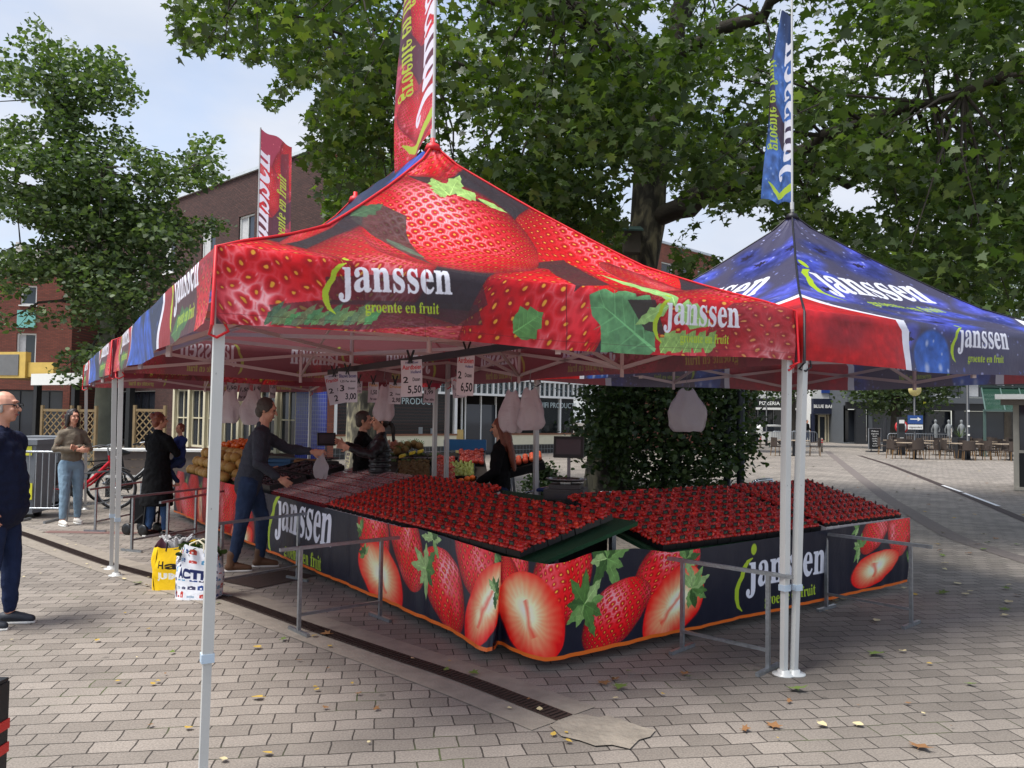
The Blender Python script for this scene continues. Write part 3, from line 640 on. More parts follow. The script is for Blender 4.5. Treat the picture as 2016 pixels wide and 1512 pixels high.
# ---- far side of the square
def fbuild(x0, x1, d, h, label, m, holes=(), name='shop_building'):
    a = atd(x0, 860, d); c = atd(x1, 860, d); s = empty(name, (a.x, d, 0), 0, label, 'building'); w_ = c.x-a.x
    wall_mb(w_, h, [(p*w_, q*w_, z0, z1) for p, q, z0, z1 in holes], rev=.3).build('wall', m, s); return s, w_
M_white = mat('white_render', srgb(206, 206, 202), .8, 0, .06)
s, w_ = fbuild(1330, 1597, 66, 7.5, 'white rendered building with black pizzeria front, left of the navy shop', M_white, [(.02, .98, .1, 2.7)])
b = MB(); b.bb(.1, w_-.1, -.6, -.01, 2.75, 3.5); b.build('fascia', M_black, s); b = MB(); b.bb(.1, w_-.1, -1.4, -.02, 2.55, 2.72); b.build('awning', M_frame, s)
txt('sign_lettering', 'PIZZERIA', .42, M_frame, s, (7.6, -.62, 2.95))
for k in range(8): window(s, 0, .03*w_+k*w_*.117, .03*w_+(k+1)*w_*.117-.03, .12, 2.68, y=.25, nx=2, fr=.06, fm=M_dark, sill=False)
for k in range(5): window(s, 0, 1+k*2.2, 2.3+k*2.2, 4.3, 5.9, y=-.03, nx=2)
s, w_ = fbuild(1597, 1664, 63, 7.2, 'white building over a navy shopfront with cream doors', M_white, [(.05, .95, .0, 2.2)])
b = MB(); b.bb(0, w_, -.5, -.01, 2.25, 3.45); b.bb(0, .12, -.45, .2, 0, 2.245); b.bb(w_-.2, w_, -.45, .2, 0, 2.245); b.build('shopfront', mat('navy_paint', srgb(26, 32, 52), .5), s)
txt('sign_lettering', 'BLUE BARBOUR', .36, M_frame, s, (w_*.47, -.53, 2.72), bold=.01)
b = MB(); b.bb(.8, 2.55, -.12, -.01, 3.9, 4.9); o = b.build('blue_sign', mat('blue_sign_paint', srgb(34, 62, 128), .5), s)
for a_, c_, in ((.22, .47), (.5, .72), (.75, .92)): window(s, 0, a_*w_, c_*w_-.03, .02, 2.15, y=.1, nx=1, nz=1, fr=.12, fm=M_cream, sill=False)
s, w_ = fbuild(1664, 2200, 60, 8.5, 'grey modern building with dark recessed shop windows behind the terrace', M_grey, [(.0, .085, .1, 2.9), (.10, .40, .1, 2.6), (.42, .62, .1, 2.6), (.64, .95, .1, 2.6)]+[(.06+k*.13, .17+k*.13, 3.6, 4.9) for k in range(7)])
for p_, q_ in ((.002, .083), (.105, .20), (.205, .30), (.305, .395), (.425, .52), (.525, .615), (.645, .75), (.755, .85), (.855, .945)): window(s, 0, p_*w_, q_*w_, .12, 2.58, y=.28, nx=1, fr=.06, fm=M_dark, sill=False)
for k in range(7): window(s, 0, (.06+k*.13)*w_+.02, (.17+k*.13)*w_-.02, 3.62, 4.88, y=.2, nx=2, fr=.09, fm=M_grey, curtain=1, sill=False)
b = MB(); b.bb(0, w_, -.35, -.01, 3.15, 3.55); b.build('lintel', M_grey, s); b = MB(); b.bb(0, w_, -.2, -.01, 2.62, 3.14); b.build('dark_lintel', M_black, s)
for x in (.05, .41, .63): b = MB(); b.bb(x*w_-.35, x*w_+.35, -.4, -.002 if x > .1 else -.002, 0, 2.615); b.build('column', M_dark, s)
for i, px in enumerate((1842, 1868, 1893)):      # shop window dummies
    p = atd(px, 860, 59.2); b = MB(); b.lathe([(.12, 0), (.1, .5), (.13, .85), (.12, 1.0), (.2, 1.35), (.08, 1.45), (.06, 1.5), (.1, 1.6), (.09, 1.72), (.01, 1.78)], (0, 0, .15), 12); b.lathe([(.2, 0), (.2, .15)], (0, 0, 0), 12)
    b.tube([(.18, 0, 1.48), (.3, 0, 1.2), (.2, -.1, 1.0)], .04, 6); b.tube([(-.18, 0, 1.48), (-.28, 0, 1.2), (-.26, 0, .95)], .04, 6)
    tag(b.build('mannequin', mat('grey_dummy', srgb(118, 122, 124), .6), None, (p.x, p.y, 0)), ['leftmost', 'middle', 'rightmost'][i]+' pale shop dummy by the dark glass of the grey building', 'mannequin', 'dummies at the grey building')
# glazed lean-to and the kiosk at the right edge
o = atd(1940, 860, 40); s = empty('glazed_veranda', (o.x, 40, 0), 0, 'dark green glass roofed veranda at the far right behind the terrace', 'veranda')
b = MB(); b.grid([[(x, 0, 2.35), (x+1.3, 2.5, 3.6)] for x in (0, 6)], smooth=False); b.build('glass_roof', glass_mat('green_glass', (.02, .05, .035), .1), s)
b = MB()
for k in range(7): b.bar((k*1.0, -.02, 2.36), (k*1.0+1.3, 2.5, 3.64), .06, .05)
b.bar((-.1, -.03, 2.33), (6, -.03, 2.33), .1, .1); b.bar((1.2, 2.5, 3.66), (7, 2.5, 3.66), .1, .1)
for k in range(4): b.bb(k*2-.05, k*2+.05, 0, .1, 0, 2.28)
b.build('frame', mat('green_grey_frame', srgb(70, 92, 86), .5), s)
b = MB(); b.bb(.95, 4, 2.3, 2.42, 3.75, 4.9); o_ = b.build('sign_board', M_black, s)
for j in range(3):
    for k in range(4): txt('sign_lettering', ['Thaise', 'Wokken', 'Snacks', 'Drinks'][(k+j) % 4], .26, M_frame, o_, (1.4+k*.75, 2.28, 4.6-j*.36))
o = atz(1996, 966); s = empty('kiosk', (o.x, o.y, 0), R(-33), 'small white framed kiosk cut off by the right edge', 'kiosk')
b = MB()
for x, y in ((.0, 0), (2.2, 0), (0, 2), (2.2, 2)): b.bb(x, x+.12, y, y+.12, .0, 2.2)
b.bb(.12, 2.2, 0, .08, .95, 1.02); b.bb(0, 2.3, -.02, .1, .02, .1); b.build('frame', mat('pale_kiosk_frame', srgb(170, 164, 152), .6), s)
b = MB(); b.bb(.12, 2.2, .02, .06, .1, .95); b.build('panel', M_black, s)
b = MB(); b.bb(.13, 2.2, .03, .04, 1.02, 2.19); b.build('window', M_pane, s)
b = MB(); b.bb(-.2, 2.8, -.5, 2.6, 2.2, 2.36); b.bb(-.25, 2.85, -.55, -.501, 2.14, 2.4); b.build('roof', mat('grey_felt', srgb(120, 112, 104), .8), s)
b = MB(); b.bb(-.36, .4, -.9, -.56, 2.28, 2.40); b.build('awning_box', M_frame, s)

# ------------------------------------------------------------------ tents
class Sheet:
    """a cloth grid: world points P[rows, cols, 3] and metric cloth coordinates Q[rows, cols, 2]"""
    def __init__(s, P, Q, wh): s.P, s.Q, s.wh = np.asarray(P, float), np.asarray(Q, float), wh; s.k = None
    def look(s, px, py):
        if s.k is None:
            from_ = s.P; n, m = from_.shape[:2]; yi = np.linspace(0, n-1.001, 260); xi = np.linspace(0, m-1.001, 420)
            def up(A):
                i = yi.astype(int); j = xi.astype(int); fy = (yi-i)[:, None, None]; fx = (xi-j)[None, :, None]
                return (A[i][:, j]*(1-fx)+A[i][:, j+1]*fx)*(1-fy)+(A[i+1][:, j]*(1-fx)+A[i+1][:, j+1]*fx)*fy
            s.k = (proj(up(s.P))[..., :2], up(s.Q))
        d = (s.k[0][..., 0]-px)**2+(s.k[0][..., 1]-py)**2; i = np.unravel_index(d.argmin(), d.shape)
        q = s.k[1][i].copy()
        # first-order correction so that items may lie a little off the sheet
        a, b = min(max(i[0], 1), 258), min(max(i[1], 1), 418)
        J = np.stack([(s.k[0][a, b+1]-s.k[0][a, b-1]), (s.k[0][a+1, b]-s.k[0][a-1, b])], 1)
        K = np.stack([(s.k[1][a, b+1]-s.k[1][a, b-1]), (s.k[1][a+1, b]-s.k[1][a-1, b])], 1)
        try: q = q+K @ np.linalg.solve(J, np.array([px, py])-s.k[0][i])
        except Exception: pass
        return tuple(q)
    def build(s, name, m, parent, org, flip=False):
        uv = s.Q/np.array(s.wh); b = MB(); b.grid(s.P-np.array(org), uv, flip=flip); return b.build(name, m, parent)
PROF = ([0, .2, .377, .5, .715, .949, 1], [0, .115, .237, .366, .61, .90, 1])
def roof_face(a, b, pa, pb, leg, val, peak, seed=0, drop=0.0, ns=36):
    a, b, pa, pb = [np.array(q[:2], float) for q in (a, b, pa, pb)]
    e = (b-a)/np.linalg.norm(b-a); nrm = np.array([e[1], -e[0]]); w = np.linalg.norm(b-a)
    if np.dot(nrm, (a+b)/2-(pa+pb)/2) < 0: nrm = -nrm
    S = np.linspace(0, 1, ns+1); ze = leg+val; rr = np.random.default_rng(seed); ph = rr.random(6)*6.28
    P, Q = [], []
    for j in range(7):       # valance, from the hem up
        h = j/7; row = a+np.outer(S, b-a); sc_ = 4*S*(1-S)
        wav = (.018*np.sin(S*19+ph[0])+.012*np.sin(S*37+ph[1]))*(1-h)+.010*np.sin(S*11+h*5+ph[2])*(1-h*.6)
        out = .022*(1-h)+wav+.02*sc_*h
        z = leg+val*h-drop*(1-h)+(.012*np.sin(S*9+ph[3])*(1-h))-.012*sc_
        P.append(np.c_[row+np.outer(out, nrm), z]); Q.append(np.c_[S*w, np.full(ns+1, val*h)])
    perp = abs(np.dot((pa-a), nrm)); yc = val; zp = ze; tp = 0
    for j in range(17):
        t = j/16; zt = ze+(peak-ze)*np.interp(t, *PROF); 
        yc += math.hypot((t-tp)*perp, zt-zp); zp, tp = zt, t
        l = a+(pa-a)*t; r = b+(pb-b)*t; row = l+np.outer(S, r-l); sc_ = 4*S*(1-S)
        sag = -.035*sc_*math.sin(math.pi*min(1, t*1.15))+.006*np.sin(S*23+t*9+ph[4])*sc_
        o = .02*sc_*(1-t)
        P.append(np.c_[row+np.outer(o, nrm), zt+sag-.012*sc_*(1-t)]); Q.append(np.c_[(row-a) @ e, np.full(ns+1, yc)])
    return Sheet(P, Q, (w, yc))

TH = .5; U1 = np.array([math.cos(TH), math.sin(TH)]); V1 = np.array([-math.sin(TH+.024), math.cos(TH+.024)])
A1 = np.array([-1.32, 3.50]); B1 = A1+3.70*U1; B1 = np.array([1.89, 5.30]); W1, L1 = 3.7, 5.36
C1 = np.array([-4.07, 8.17]); D1 = np.array([-.80, 9.95])
PA1 = (A1+B1)/2+1.83*V1; PB1 = (C1+D1)/2-1.83*V1
U2 = np.array([math.cos(.474), math.sin(.474)]); V2 = np.array([-U2[1], U2[0]])
P2 = B1+np.array([.075, .02]); E2 = P2+3.8*U2; F2 = P2+3.8*V2; G2 = E2+3.8*V2; PK2 = (P2+G2)/2
C3 = C1+V1*.12-U1*.05; V3 = np.array([-.515, .857]); D3 = C3+3.7*U1; A3 = C3+5.5*V3; B3 = D3+5.4*V3
PC3 = (C3+D3)/2+1.83*V3; PD3 = (A3+B3)/2-1.83*V3
LEG, VAL, PEAK = 2.075, .352, 3.75

# --- strawberry front
f_front = roof_face(A1, B1, PA1, PA1, LEG, VAL, PEAK, 1)
cv = Cv(f_front.wh[0], f_front.wh[1], 330, (52, 44, 50)); m_ = f_front.look
def S_(c, t, s, seed=0, **k):
    k.setdefault('dimk', .34); cv.straw(m_(*c), m_(*t), m_(*s), seed, **k)
S_((470, 545), (540, 660), (560, 500), 3, tone=.9, sp=.24, dull=.6, net=-.8, dimk=.3)
S_((735, 505), (560, 560), (740, 410), 5, tone=.93, sp=.17, dull=.22)
S_((560, 545), (720, 610), (545, 470), 4, sp=.26)
S_((865, 320), (805, 365), (905, 350), 8, sp=.3)
S_((640, 440), (560, 480), (690, 420), 23, sp=.28, dull=.2)
S_((820, 340), (700, 420), (850, 375), 24, sp=.22)
S_((1170, 505), (1010, 440), (1150, 570), 9, sp=.16)
S_((1330, 575), (1180, 520), (1320, 610), 19, sp=.2, dull=.2)
S_((870, 640), (1000, 640), (860, 600), 12, sp=.3, dull=.4)
S_((1430, 640), (1250, 620), (1440, 560), 10, sp=.2, dull=.12)
S_((1540, 660), (1400, 640), (1545, 590), 14, sp=.26, dull=.45)
S_((1075, 600), (925, 610), (1070, 505), 11, sp=.24)
cv.poly([m_(*p) for p in ((985, 515), (1110, 512), (1200, 560), (1130, 575), (1080, 530))], (60, 46, 48), .85)
S_((895, 465), (1060, 510), (880, 545), 6, sp=.15, net=.9, dimk=.35)
cv.poly([m_(*p) for p in ((800, 425), (745, 400), (690, 430), (720, 452), (790, 495), (850, 520), (800, 460))], (66, 62, 60), .8, tex=.3)
cv.leaf(m_(690, 425), m_(755, 402), .05, (70, 100, 70), 3); cv.leaf(m_(760, 470), m_(840, 510), .05, (88, 104, 88), 4)
cv.poly([m_(*p) for p in ((800, 345), (850, 350), (900, 375), (960, 400), (1005, 420), (950, 400), (880, 380))], (60, 46, 46), .9)
for i, (a, b, w_) in enumerate((((885, 385), (850, 350), .1), ((885, 385), (905, 345), .06), ((900, 385), (935, 380), .09), ((880, 385), (850, 375), .05), ((940, 390), (1000, 420), .03))):
    cv.leaf(m_(*a), m_(*b), w_, (160, 196, 110), i)
cv.poly([m_(*p) for p in ((530, 600), (640, 590), (940, 600), (950, 640), (700, 650), (540, 640))], (60, 54, 58), .55)
for i in range(16): cv.leaf(m_(520+i*13, 640), m_(560+i*13, 592+(i*7) % 30), .02, (86+i % 3*16, 116+i % 4*10, 90), i)
cv.poly([m_(*p) for p in ((640, 545), (760, 540), (950, 560), (960, 600), (900, 640), (760, 600), (650, 600))], (56, 48, 54), .6)
cv.leaf(m_(1010, 655), m_(1070, 615), .09, (96, 150, 84), 4)
cv.leaf(m_(1290, 690), m_(1160, 580), .24, (96, 150, 100), 7)
cv.poly([m_(*p) for p in ((1235, 590), (1290, 590), (1310, 660), (1270, 650))], (60, 50, 50), .9)
for i, (a, b, w_) in enumerate((((1330, 600), (1180, 540), .06), ((1330, 605), (1240, 560), .09), ((1330, 605), (1400, 640), .08), ((1320, 600), (1250, 640), .04))):
    cv.leaf(m_(*a), m_(*b), w_, (156, 200, 120), i)
for i in range(5): cv.leaf(m_(1300+i*22, 695), m_(1330+i*20, 650), .05, (140, 176, 96), i)
def lg(x0, y0, x1, y1, **k):   # logo between two photo points along the foot of the word
    a = np.array(m_(x0, y0)); b = np.array(m_(x1, y1)); w_ = np.linalg.norm(b-a); e = (b-a)/w_
    cv.logo(*a, w_, e, (-e[1], e[0]), **k)
lg(667, 595, 891, 600); lg(1306, 655, 1456, 662)
for fx in (.27, .5, .745): cv.poly([(fx*cv.w, 0), (fx*cv.w+.004, 0), (fx*cv.w+.004, .62), (fx*cv.w, .62)], (70, 20, 26), .55)
cv.poly([(0, .045), (cv.w, .045), (cv.w, .049), (0, .049)], (70, 24, 30), .35)
mt_front = print_mat('strawberry_print', cv, bump=.5)

# --- raspberry print for the panels seen from the inside
cv = Cv(5.4, 2.7, 150, (120, 30, 46)); rr = random.Random(3)
for i in range(26):
    x, y, r = rr.uniform(0, 5.4), rr.uniform(0, 2.7), rr.uniform(.25, .5); t = rr.uniform(0, 3)
    cv.straw((x, y), (x+r*math.cos(t), y+r*math.sin(t)), (x-r*.8*math.sin(t), y+r*.8*math.cos(t)), i, sp=.3, tone=rr.choice([.55, .8, 1]), dull=.15)
for x in (.35, 2.0, 3.7): cv.logo(x, .12, .85)
mt_rasp = print_mat('raspberry_print', cv, see=.42)

# --- red / blue / red side
def side_canvas(wh, seed=0, back=False):
    w, h = wh; cv = Cv(w, h, 190, (150, 30, 36)); rr = random.Random(seed)
    for i in range(34):
        x, y, r = rr.uniform(0, w), rr.uniform(0, h), rr.uniform(.25, .45); t = rr.uniform(0, 6)
        cv.straw((x, y), (x+r*math.cos(t), y+r*math.sin(t)), (x-r*.8*math.sin(t), y+r*.8*math.cos(t)), i+seed, sp=.3, dull=rr.uniform(0, .4))
    x0, x1 = w*.30, w*.69
    cv.poly([(x0, 0), (x1, 0), (x1, h), (x0, h)], (40, 50, 82))
    for i in range(16):
        x, y, r = rr.uniform(x0+.2, x1-.2), rr.uniform(0, h), rr.uniform(.15, .35)
        cv.blob((x, y), (x+r, y), (x, y+r), (46, 84, 176), edge=.3, tex=.4, seed=i)
    cv.pebble(160, .006, .03, [(170, 190, 240), (90, 120, 210)], seed, lambda x, y: x0 < x < x1)
    for x in (x0, x1): cv.poly([(x-.04, 0), (x+.04, 0), (x+.04, h), (x-.04, h)], (232, 232, 244))
    for x in (w*.06, w*.74):
        cv.poly([(x+.05, 0), (x+.95, 0), (x+.9, .25), (x+.6, .5), (x+.1, .3)], (64, 48, 52), .8)
        cv.leaf((x+.1, .05), (x+.8, .12), .09, (70, 110, 60), 3); cv.logo(x+.12, .155, .85)
    return cv
f_side = roof_face(C1, A1, PB1, PA1, LEG, VAL, PEAK, 2); mt_side = print_mat('red_and_blue_print', side_canvas(f_side.wh, 2))
f_side3 = roof_face(A3, C3, PD3, PC3, LEG, VAL, PEAK, 5)

# --- blueberry print
f_blue = roof_face(P2, E2, PK2, PK2, LEG, VAL, PEAK, 7)
w, h = f_blue.wh
cv = Cv(w, h, 300, (76, 74, 100)); rr = random.Random(5)
for i in range(60):
    x, y, r = rr.uniform(0, w), rr.uniform(0, h), rr.uniform(.18, .42); t = rr.uniform(-.4, .6); k = rr.uniform(.35, .8)
    cv.blob((x, y), (x+r*math.cos(t), y+r*math.sin(t)), (x-r*k*math.sin(t), y+r*k*math.cos(t)), rr.choice([(66, 74, 170), (74, 88, 196), (50, 58, 124), (88, 96, 206)]), edge=.5, tex=.35, seed=i, alpha=.85)
    if i % 2: cv.blob((x-r*.2, y+r*.25), (x+r*.35, y+r*.3), (x-r*.2, y+r*.38), (150, 150, 220), edge=.9, alpha=.6, tex=.4, seed=i)
    if i % 3 == 0:
        for q in range(6): cv.leaf((x, y), (x+.1*math.cos(q), y+.06*math.sin(q)), .015, (40, 36, 60), q)
cv.pebble(700, .004, .02, [(150, 160, 230), (190, 196, 245), (100, 116, 210)], 6)
m_ = f_blue.look; c0 = np.array(m_(1833, 712)); cv.blob(c0+(0, .02), c0+(.22, .02), c0+(0, .24), (62, 104, 190), edge=.12, tex=.25, seed=3)
for dx, dy, r in ((-.05, .13, .025), (-.05, -.05, .04), (.1, -.04, .03), (.02, .15, .012), (.12, .06, .012), (.18, -.06, .016)):
    cv.blob(c0+(dx, dy), c0+(dx+r, dy), c0+(dx, dy+r*1.4), (170, 185, 230), edge=.7)
cv.poly([(.95*w-1.0, 0), (.95*w, 0), (.95*w, .3), (.9*w-.8, .34)], (36, 66, 128), .6, tex=.4)
def wedge(fx):
    def p(x, y): return (fx(x), y)
    ys = VAL; k = .95
    A = [p(-.01, 0), p(k, 0), p(k, ys*.75), p(k-.25, ys+.18), p(.66, ys+.78), p(.62, ys+.95), p(-.01, ys+.95)]
    return A
for fx in (lambda x: x, lambda x: w-x):
    o = .085
    cv.poly([(fx(0), 0), (fx(1.05), 0), (fx(1.05), VAL*.8), (fx(.86), VAL+.16), (fx(.5), VAL+.62), (fx(.4), VAL+1.1), (fx(0), VAL+1.1)], (236, 238, 250))
    pts = [(fx(0), 0), (fx(1.05-o), 0), (fx(1.05-o), VAL*.8), (fx(.86-o), VAL+.14), (fx(.5-o), VAL+.52), (fx(.36-o), VAL+.9), (fx(0), VAL+.92)]
    cv.poly(pts, (186, 34, 36), tex=.15, seed=2)
    sub = Cv(w, h, 300); sub.a = cv.a.copy()
    for i in range(5):
        x, y = rr.uniform(.05, .85), rr.uniform(0, .8); r = rr.uniform(.25, .4)
        sub.blob((fx(x), y), (fx(x)+r, y+.05), (fx(x), y+r*.6), rr.choice([(214, 40, 48), (156, 34, 40), (200, 30, 36)]), edge=.5, tex=.2, seed=i)
    Y, X = np.mgrid[0:cv.H, 0:cv.W]; mk = inpoly((X+.5)/300, (Y+.5)/300, pts)[..., None]; cv.a = np.where(mk, sub.a, cv.a)
a = np.array(m_(1885, 697)); b = np.array(m_(1986, 710)); cv.logo(*a, np.linalg.norm(b-a)*1.02)
a = np.array(m_(1655, 584)); b = np.array(m_(1845, 606)); ww = 1.42; cv.logo(a[0]-.04, a[1], ww)
mt_blue = print_mat('blueberry_print', cv, see=.5, inner=(.27, .24, .27))

mt_leg = mat('white_powder_coat', srgb(192, 193, 190), .35, 0, .08, 3, spec=.6)
mt_truss = mat('white_truss_enamel', srgb(196, 178, 176), .4, .2, .06)
mt_red = mat('red_piping', srgb(205, 16, 30), .5); mt_black = mat('black_piping', srgb(24, 22, 30), .5)
mt_galv = mat('galvanised_steel', srgb(150, 154, 158), .38, .8, .22, 30, .15, 60)
mt_clamp = mat('grey_plastic_clamp', srgb(176, 192, 206), .5)

def leg_part(root, top, base, org, clamp=.57):
    b = MB(); t = Vector(top)-Vector(org); g = Vector(base)-Vector(org); d = (t-g); k = clamp/d.z
    c = g+d*k; up = (U1[0], U1[1], 0)
    b.bar(c, t, .047, .047, up); b.bar(g+Vector((0, 0, .006)), c, .037, .037, up)
    for q in (.38, .72, .9): p = c+(t-c)*q; b.mi = 1; b.box(p+Vector((0, -.0245, 0)), (.008, .002, .008)); b.mi = 0
    lg_ = b.build('leg', [mt_leg, mt_black], root)
    k_ = MB(); k_.bar(c-Vector((0, 0, .02)), c+Vector((0, 0, .02)), .056, .056, up); k_.build('clamp', mt_clamp, lg_)
    f = MB(); M = Matrix.Translation(g) @ Matrix.Rotation(TH, 4, 'Z')
    f.lathe([(.075, 0), (.075, .006), (.04, .012), (.04, .03)], g, 14); f.build('foot_plate', mt_leg, lg_)
def truss(root, cs, pk, org, leg, peak, pk2=None):
    cs = [np.array(c) for c in cs]; o = Vector(org); cen = sum(cs)/4; ins = [c+(cen-c)/np.linalg.norm(cen-c)*.07 for c in cs]
    V3_ = lambda p, z: Vector((p[0], p[1], z))-o
    zu, zl = leg+.27, leg-.02
    mids = []
    for i in range(4):
        a, b = ins[i], ins[(i+1) % 4]; n = 2 if np.linalg.norm(b-a) < 4.5 else 3
        for k in range(n):
            p, q = a+(b-a)*k/n, a+(b-a)*(k+1)/n; hi, lo = (zu, zl) if True else (zl, zu)
            z0 = zu if (k == 0) else zu; 
            MB().bar(V3_(p, zu), V3_(q, zl+.06), .016, .032).build('truss_bar', mt_truss, root)
            MB().bar(V3_(p, zl+.06), V3_(q, zu), .016, .032).build('truss_bar', mt_truss, root)
            if k < n-1: mids.append(q); MB().bar(V3_(q, zl-.02), V3_(q, zu+.05), .03, .03).build('truss_post', mt_truss, root)
    for c in ([pk] if pk2 is None else [pk, pk2]):
        MB().tube([V3_(c, zl+.1), V3_(c, peak-.02)], .02, 8).build('centre_post', mt_truss, root)
        for q in mids:
            if np.linalg.norm(q-c) < 2.6:
                MB().bar(V3_(q, zu), V3_(c, zl+.2), .016, .03).build('truss_bar', mt_truss, root)
                MB().bar(V3_(q, zl+.06), V3_(c, zu+.5), .016, .03).build('truss_bar', mt_truss, root)
def tent(name, label, cs, pks, faces, bases, seam, group='market tents'):
    org = (cs[0][0], cs[0][1], 0); root = empty(name, org, 0, label, 'tent', group)
    for f, m in faces: f.build('canopy_panel', m, root, org, flip=False)
    ctop = [np.array(c) for c in cs]; cen = sum(ctop)/4
    for c, pk, bs in zip(ctop, pks, bases):
        i = c+(cen-c)/np.linalg.norm(cen-c)*.045
        leg_part(root, (i[0], i[1], LEG+.28), (*(bs if bs is not None else i), 0), org)
        pts = []
        outd = (c-cen)/np.linalg.norm(c-cen)
        for t in np.linspace(0, 1, 14):
            p = c+(np.array(pk)-c)*t; pts.append(Vector((p[0], p[1], LEG+VAL+(PEAK-LEG-VAL)*np.interp(t, *PROF)+.004))-Vector(org))
        q = c+outd*.03; pts = [Vector((q[0], q[1], LEG-.01))-Vector(org), Vector((c[0]+outd[0]*.012, c[1]+outd[1]*.012, LEG+VAL-.01))-Vector(org)]+pts[1:]
        MB().tube(pts, .0085, 6).build('seam_piping', seam, root)
        l_ = MB(); l_.tube([Vector((q[0], q[1], LEG-.005))-Vector(org), Vector((q[0]-outd[0]*.05-.035, q[1]-outd[1]*.05, LEG-.045))-Vector(org), Vector((i[0], i[1]-.03, LEG-.06))-Vector(org), Vector((i[0]+.045, i[1]-.01, LEG-.03))-Vector(org), Vector((i[0]+.03, i[1]-.03, LEG+.01))-Vector(org)], .007, 5); l_.build('strap', seam, root)
    truss(root, cs, pks[0], org, LEG, PEAK, pks[2] if np.linalg.norm(np.array(pks[0])-np.array(pks[2])) > .5 else None)
    for pk in ({tuple(np.round(p, 3)) for p in pks}):
        MB().lathe([(.07, -.05), (.05, .0), (.02, .015), (.02, .05)], Vector((pk[0], pk[1], PEAK))-Vector(org), 10).build('peak_cap', seam, root)
    return root
g = lambda x, y: tuple(atz(x, y))[:2]
tent('market_tent', 'strawberry printed market tent with bright red hips and peak, nearest the camera', [A1, B1, D1, C1], [PA1, PA1, PB1, PB1],
     [(f_front, mt_front), (roof_face(B1, D1, PA1, PB1, LEG, VAL, PEAK, 3), mt_rasp), (roof_face(D1, C1, PB1, PA1*0+PB1, LEG, VAL, PEAK, 4), mt_rasp), (f_side, mt_side)],
     [g(399, 1540), g(1543, 1328), None, g(229, 1133)], mt_red)
tent('market_tent', 'blue blueberry printed tent with red corner wedges and black hip seams, at the right', [P2, E2, G2, F2], [PK2]*4,
     [(f_blue, mt_blue)]+[(roof_face(a, b, PK2, PK2, LEG, VAL, PEAK, s_), mt_blue) for a, b, s_ in ((E2, G2, 8), (G2, F2, 9), (F2, P2, 10))],
     [g(1563, 1327), None, None, None], mt_black)
tent('market_tent', 'farthest red and blue printed tent, behind the strawberry tent at the left', [C3, D3, B3, A3], [PC3, PC3, PD3, PD3],
     [(roof_face(C3, D3, PC3, PC3, LEG, VAL, PEAK, 11, .05), mt_rasp), (roof_face(D3, B3, PC3, PD3, LEG, VAL, PEAK, 12), mt_rasp), (roof_face(B3, A3, PD3, PD3, LEG, VAL, PEAK, 13), mt_rasp), (f_side3, mt_side)],
     [g(219, 1120), None, None, g(168, 1003)], mt_red)

# ------------------------------------------------------------------ flags on the tent peaks
def flag_canvas(kind, fw, fh):
    cv = Cv(fw, fh, 260, (170, 50, 72) if kind == 'red' else (36, 56, 98)); rr = random.Random(4)
    for i in range(9):
        x, y, r = rr.uniform(0, fw), rr.uniform(0, fh), rr.uniform(.2, .4); t = rr.uniform(0, 6)
        if kind == 'red': cv.straw((x, y), (x+r*math.cos(t), y+r*math.sin(t)), (x-r*.8*math.sin(t), y+r*.8*math.cos(t)), i, sp=.17)
        else: cv.blob((x, y), (x+r, y), (x, y+r), (62, 100, 168), edge=.4, tex=.4, seed=i)
    cv.pebble(90, .003, .02, [(235, 120, 130)] if kind == 'red' else [(150, 180, 230)], 3)
    cv.poly([(0, fh*.25), (fw*.5, fh*.3), (fw, fh*.52), (fw, fh*.65), (fw*.45, fh*.45), (0, fh*.4)], (60, 34, 44), .8)
    cv.poly([(fw*.62, fh*.4), (fw*.95, fh*.45), (fw*.9, fh*.95), (fw*.66, fh*.9)], (60, 34, 44), .55)
    cv.logo(fw*.58, fh*.12, fh*.74, (0, 1), (-1.25, 0))
    cv.a = cv.a*.8+np.array([.42, .30, .38])*.2 if kind == 'red' else cv.a*.8+np.array([.2, .24, .34])*.12
    return cv
FW, FH = .62, 1.95
mf = {k: print_mat(k+'_flag_print', flag_canvas(k, FW, FH), see=.0, bump=.1) for k in ('red', 'blue')}
for k in mf:      # flag cloth shows its print from both sides
    nt = mf[k].node_tree; im = [n for n in nt.nodes if n.type == 'TEX_IMAGE'][0]; nt.links.new(im.outputs[0], nt.nodes['Principled BSDF'].inputs['Base Color'])
def flag(pk, kind, label, dirn, z0, slant, fold, wmul=1, ztop=2.1, curl=0):
    root = empty('flag', (pk[0], pk[1], PEAK), 0, label, 'flag', 'flags on the tent peaks')
    p = MB(); p.tube([(0, 0, .02), (0, 0, ztop+z0+.04)], .011, 8); p.tube([(0, 0, .02), (0, 0, .12)], .02, 8); p.build('pole', mt_leg, root)
    d = np.array(dirn)/np.linalg.norm(dirn); n = np.array([-d[1], d[0]])
    P, Q = [], []
    for i in range(25):
        v = i/24; row, q = [], []
        for j in range(15):
            u = j/14; x = u*FW*wmul; off = fold*math.sin(u*7+v*4)*u+curl*u*u*math.sin(v*3.1)
            sq = 1-.55*max(0, v-.75)/.25*(1 if kind == 'blue' else 0)
            X = d*x*sq+n*off; row.append((X[0], X[1], z0+v*FH-slant*u*(1-v)-slant*.75*u*v+.02*math.sin(u*9+v*3))); q.append((u*FW, v*FH))
        P.append(row); Q.append(q)
    Sheet(P, Q, (FW, FH)).build('flag_cloth', mf[kind], root, (0, 0, 0))
    return root
flag(PA1, 'red', 'red strawberry flag with pale lettering on the pole above the nearest tent peak', (-.30, .45), .10, .20, .045, .98)
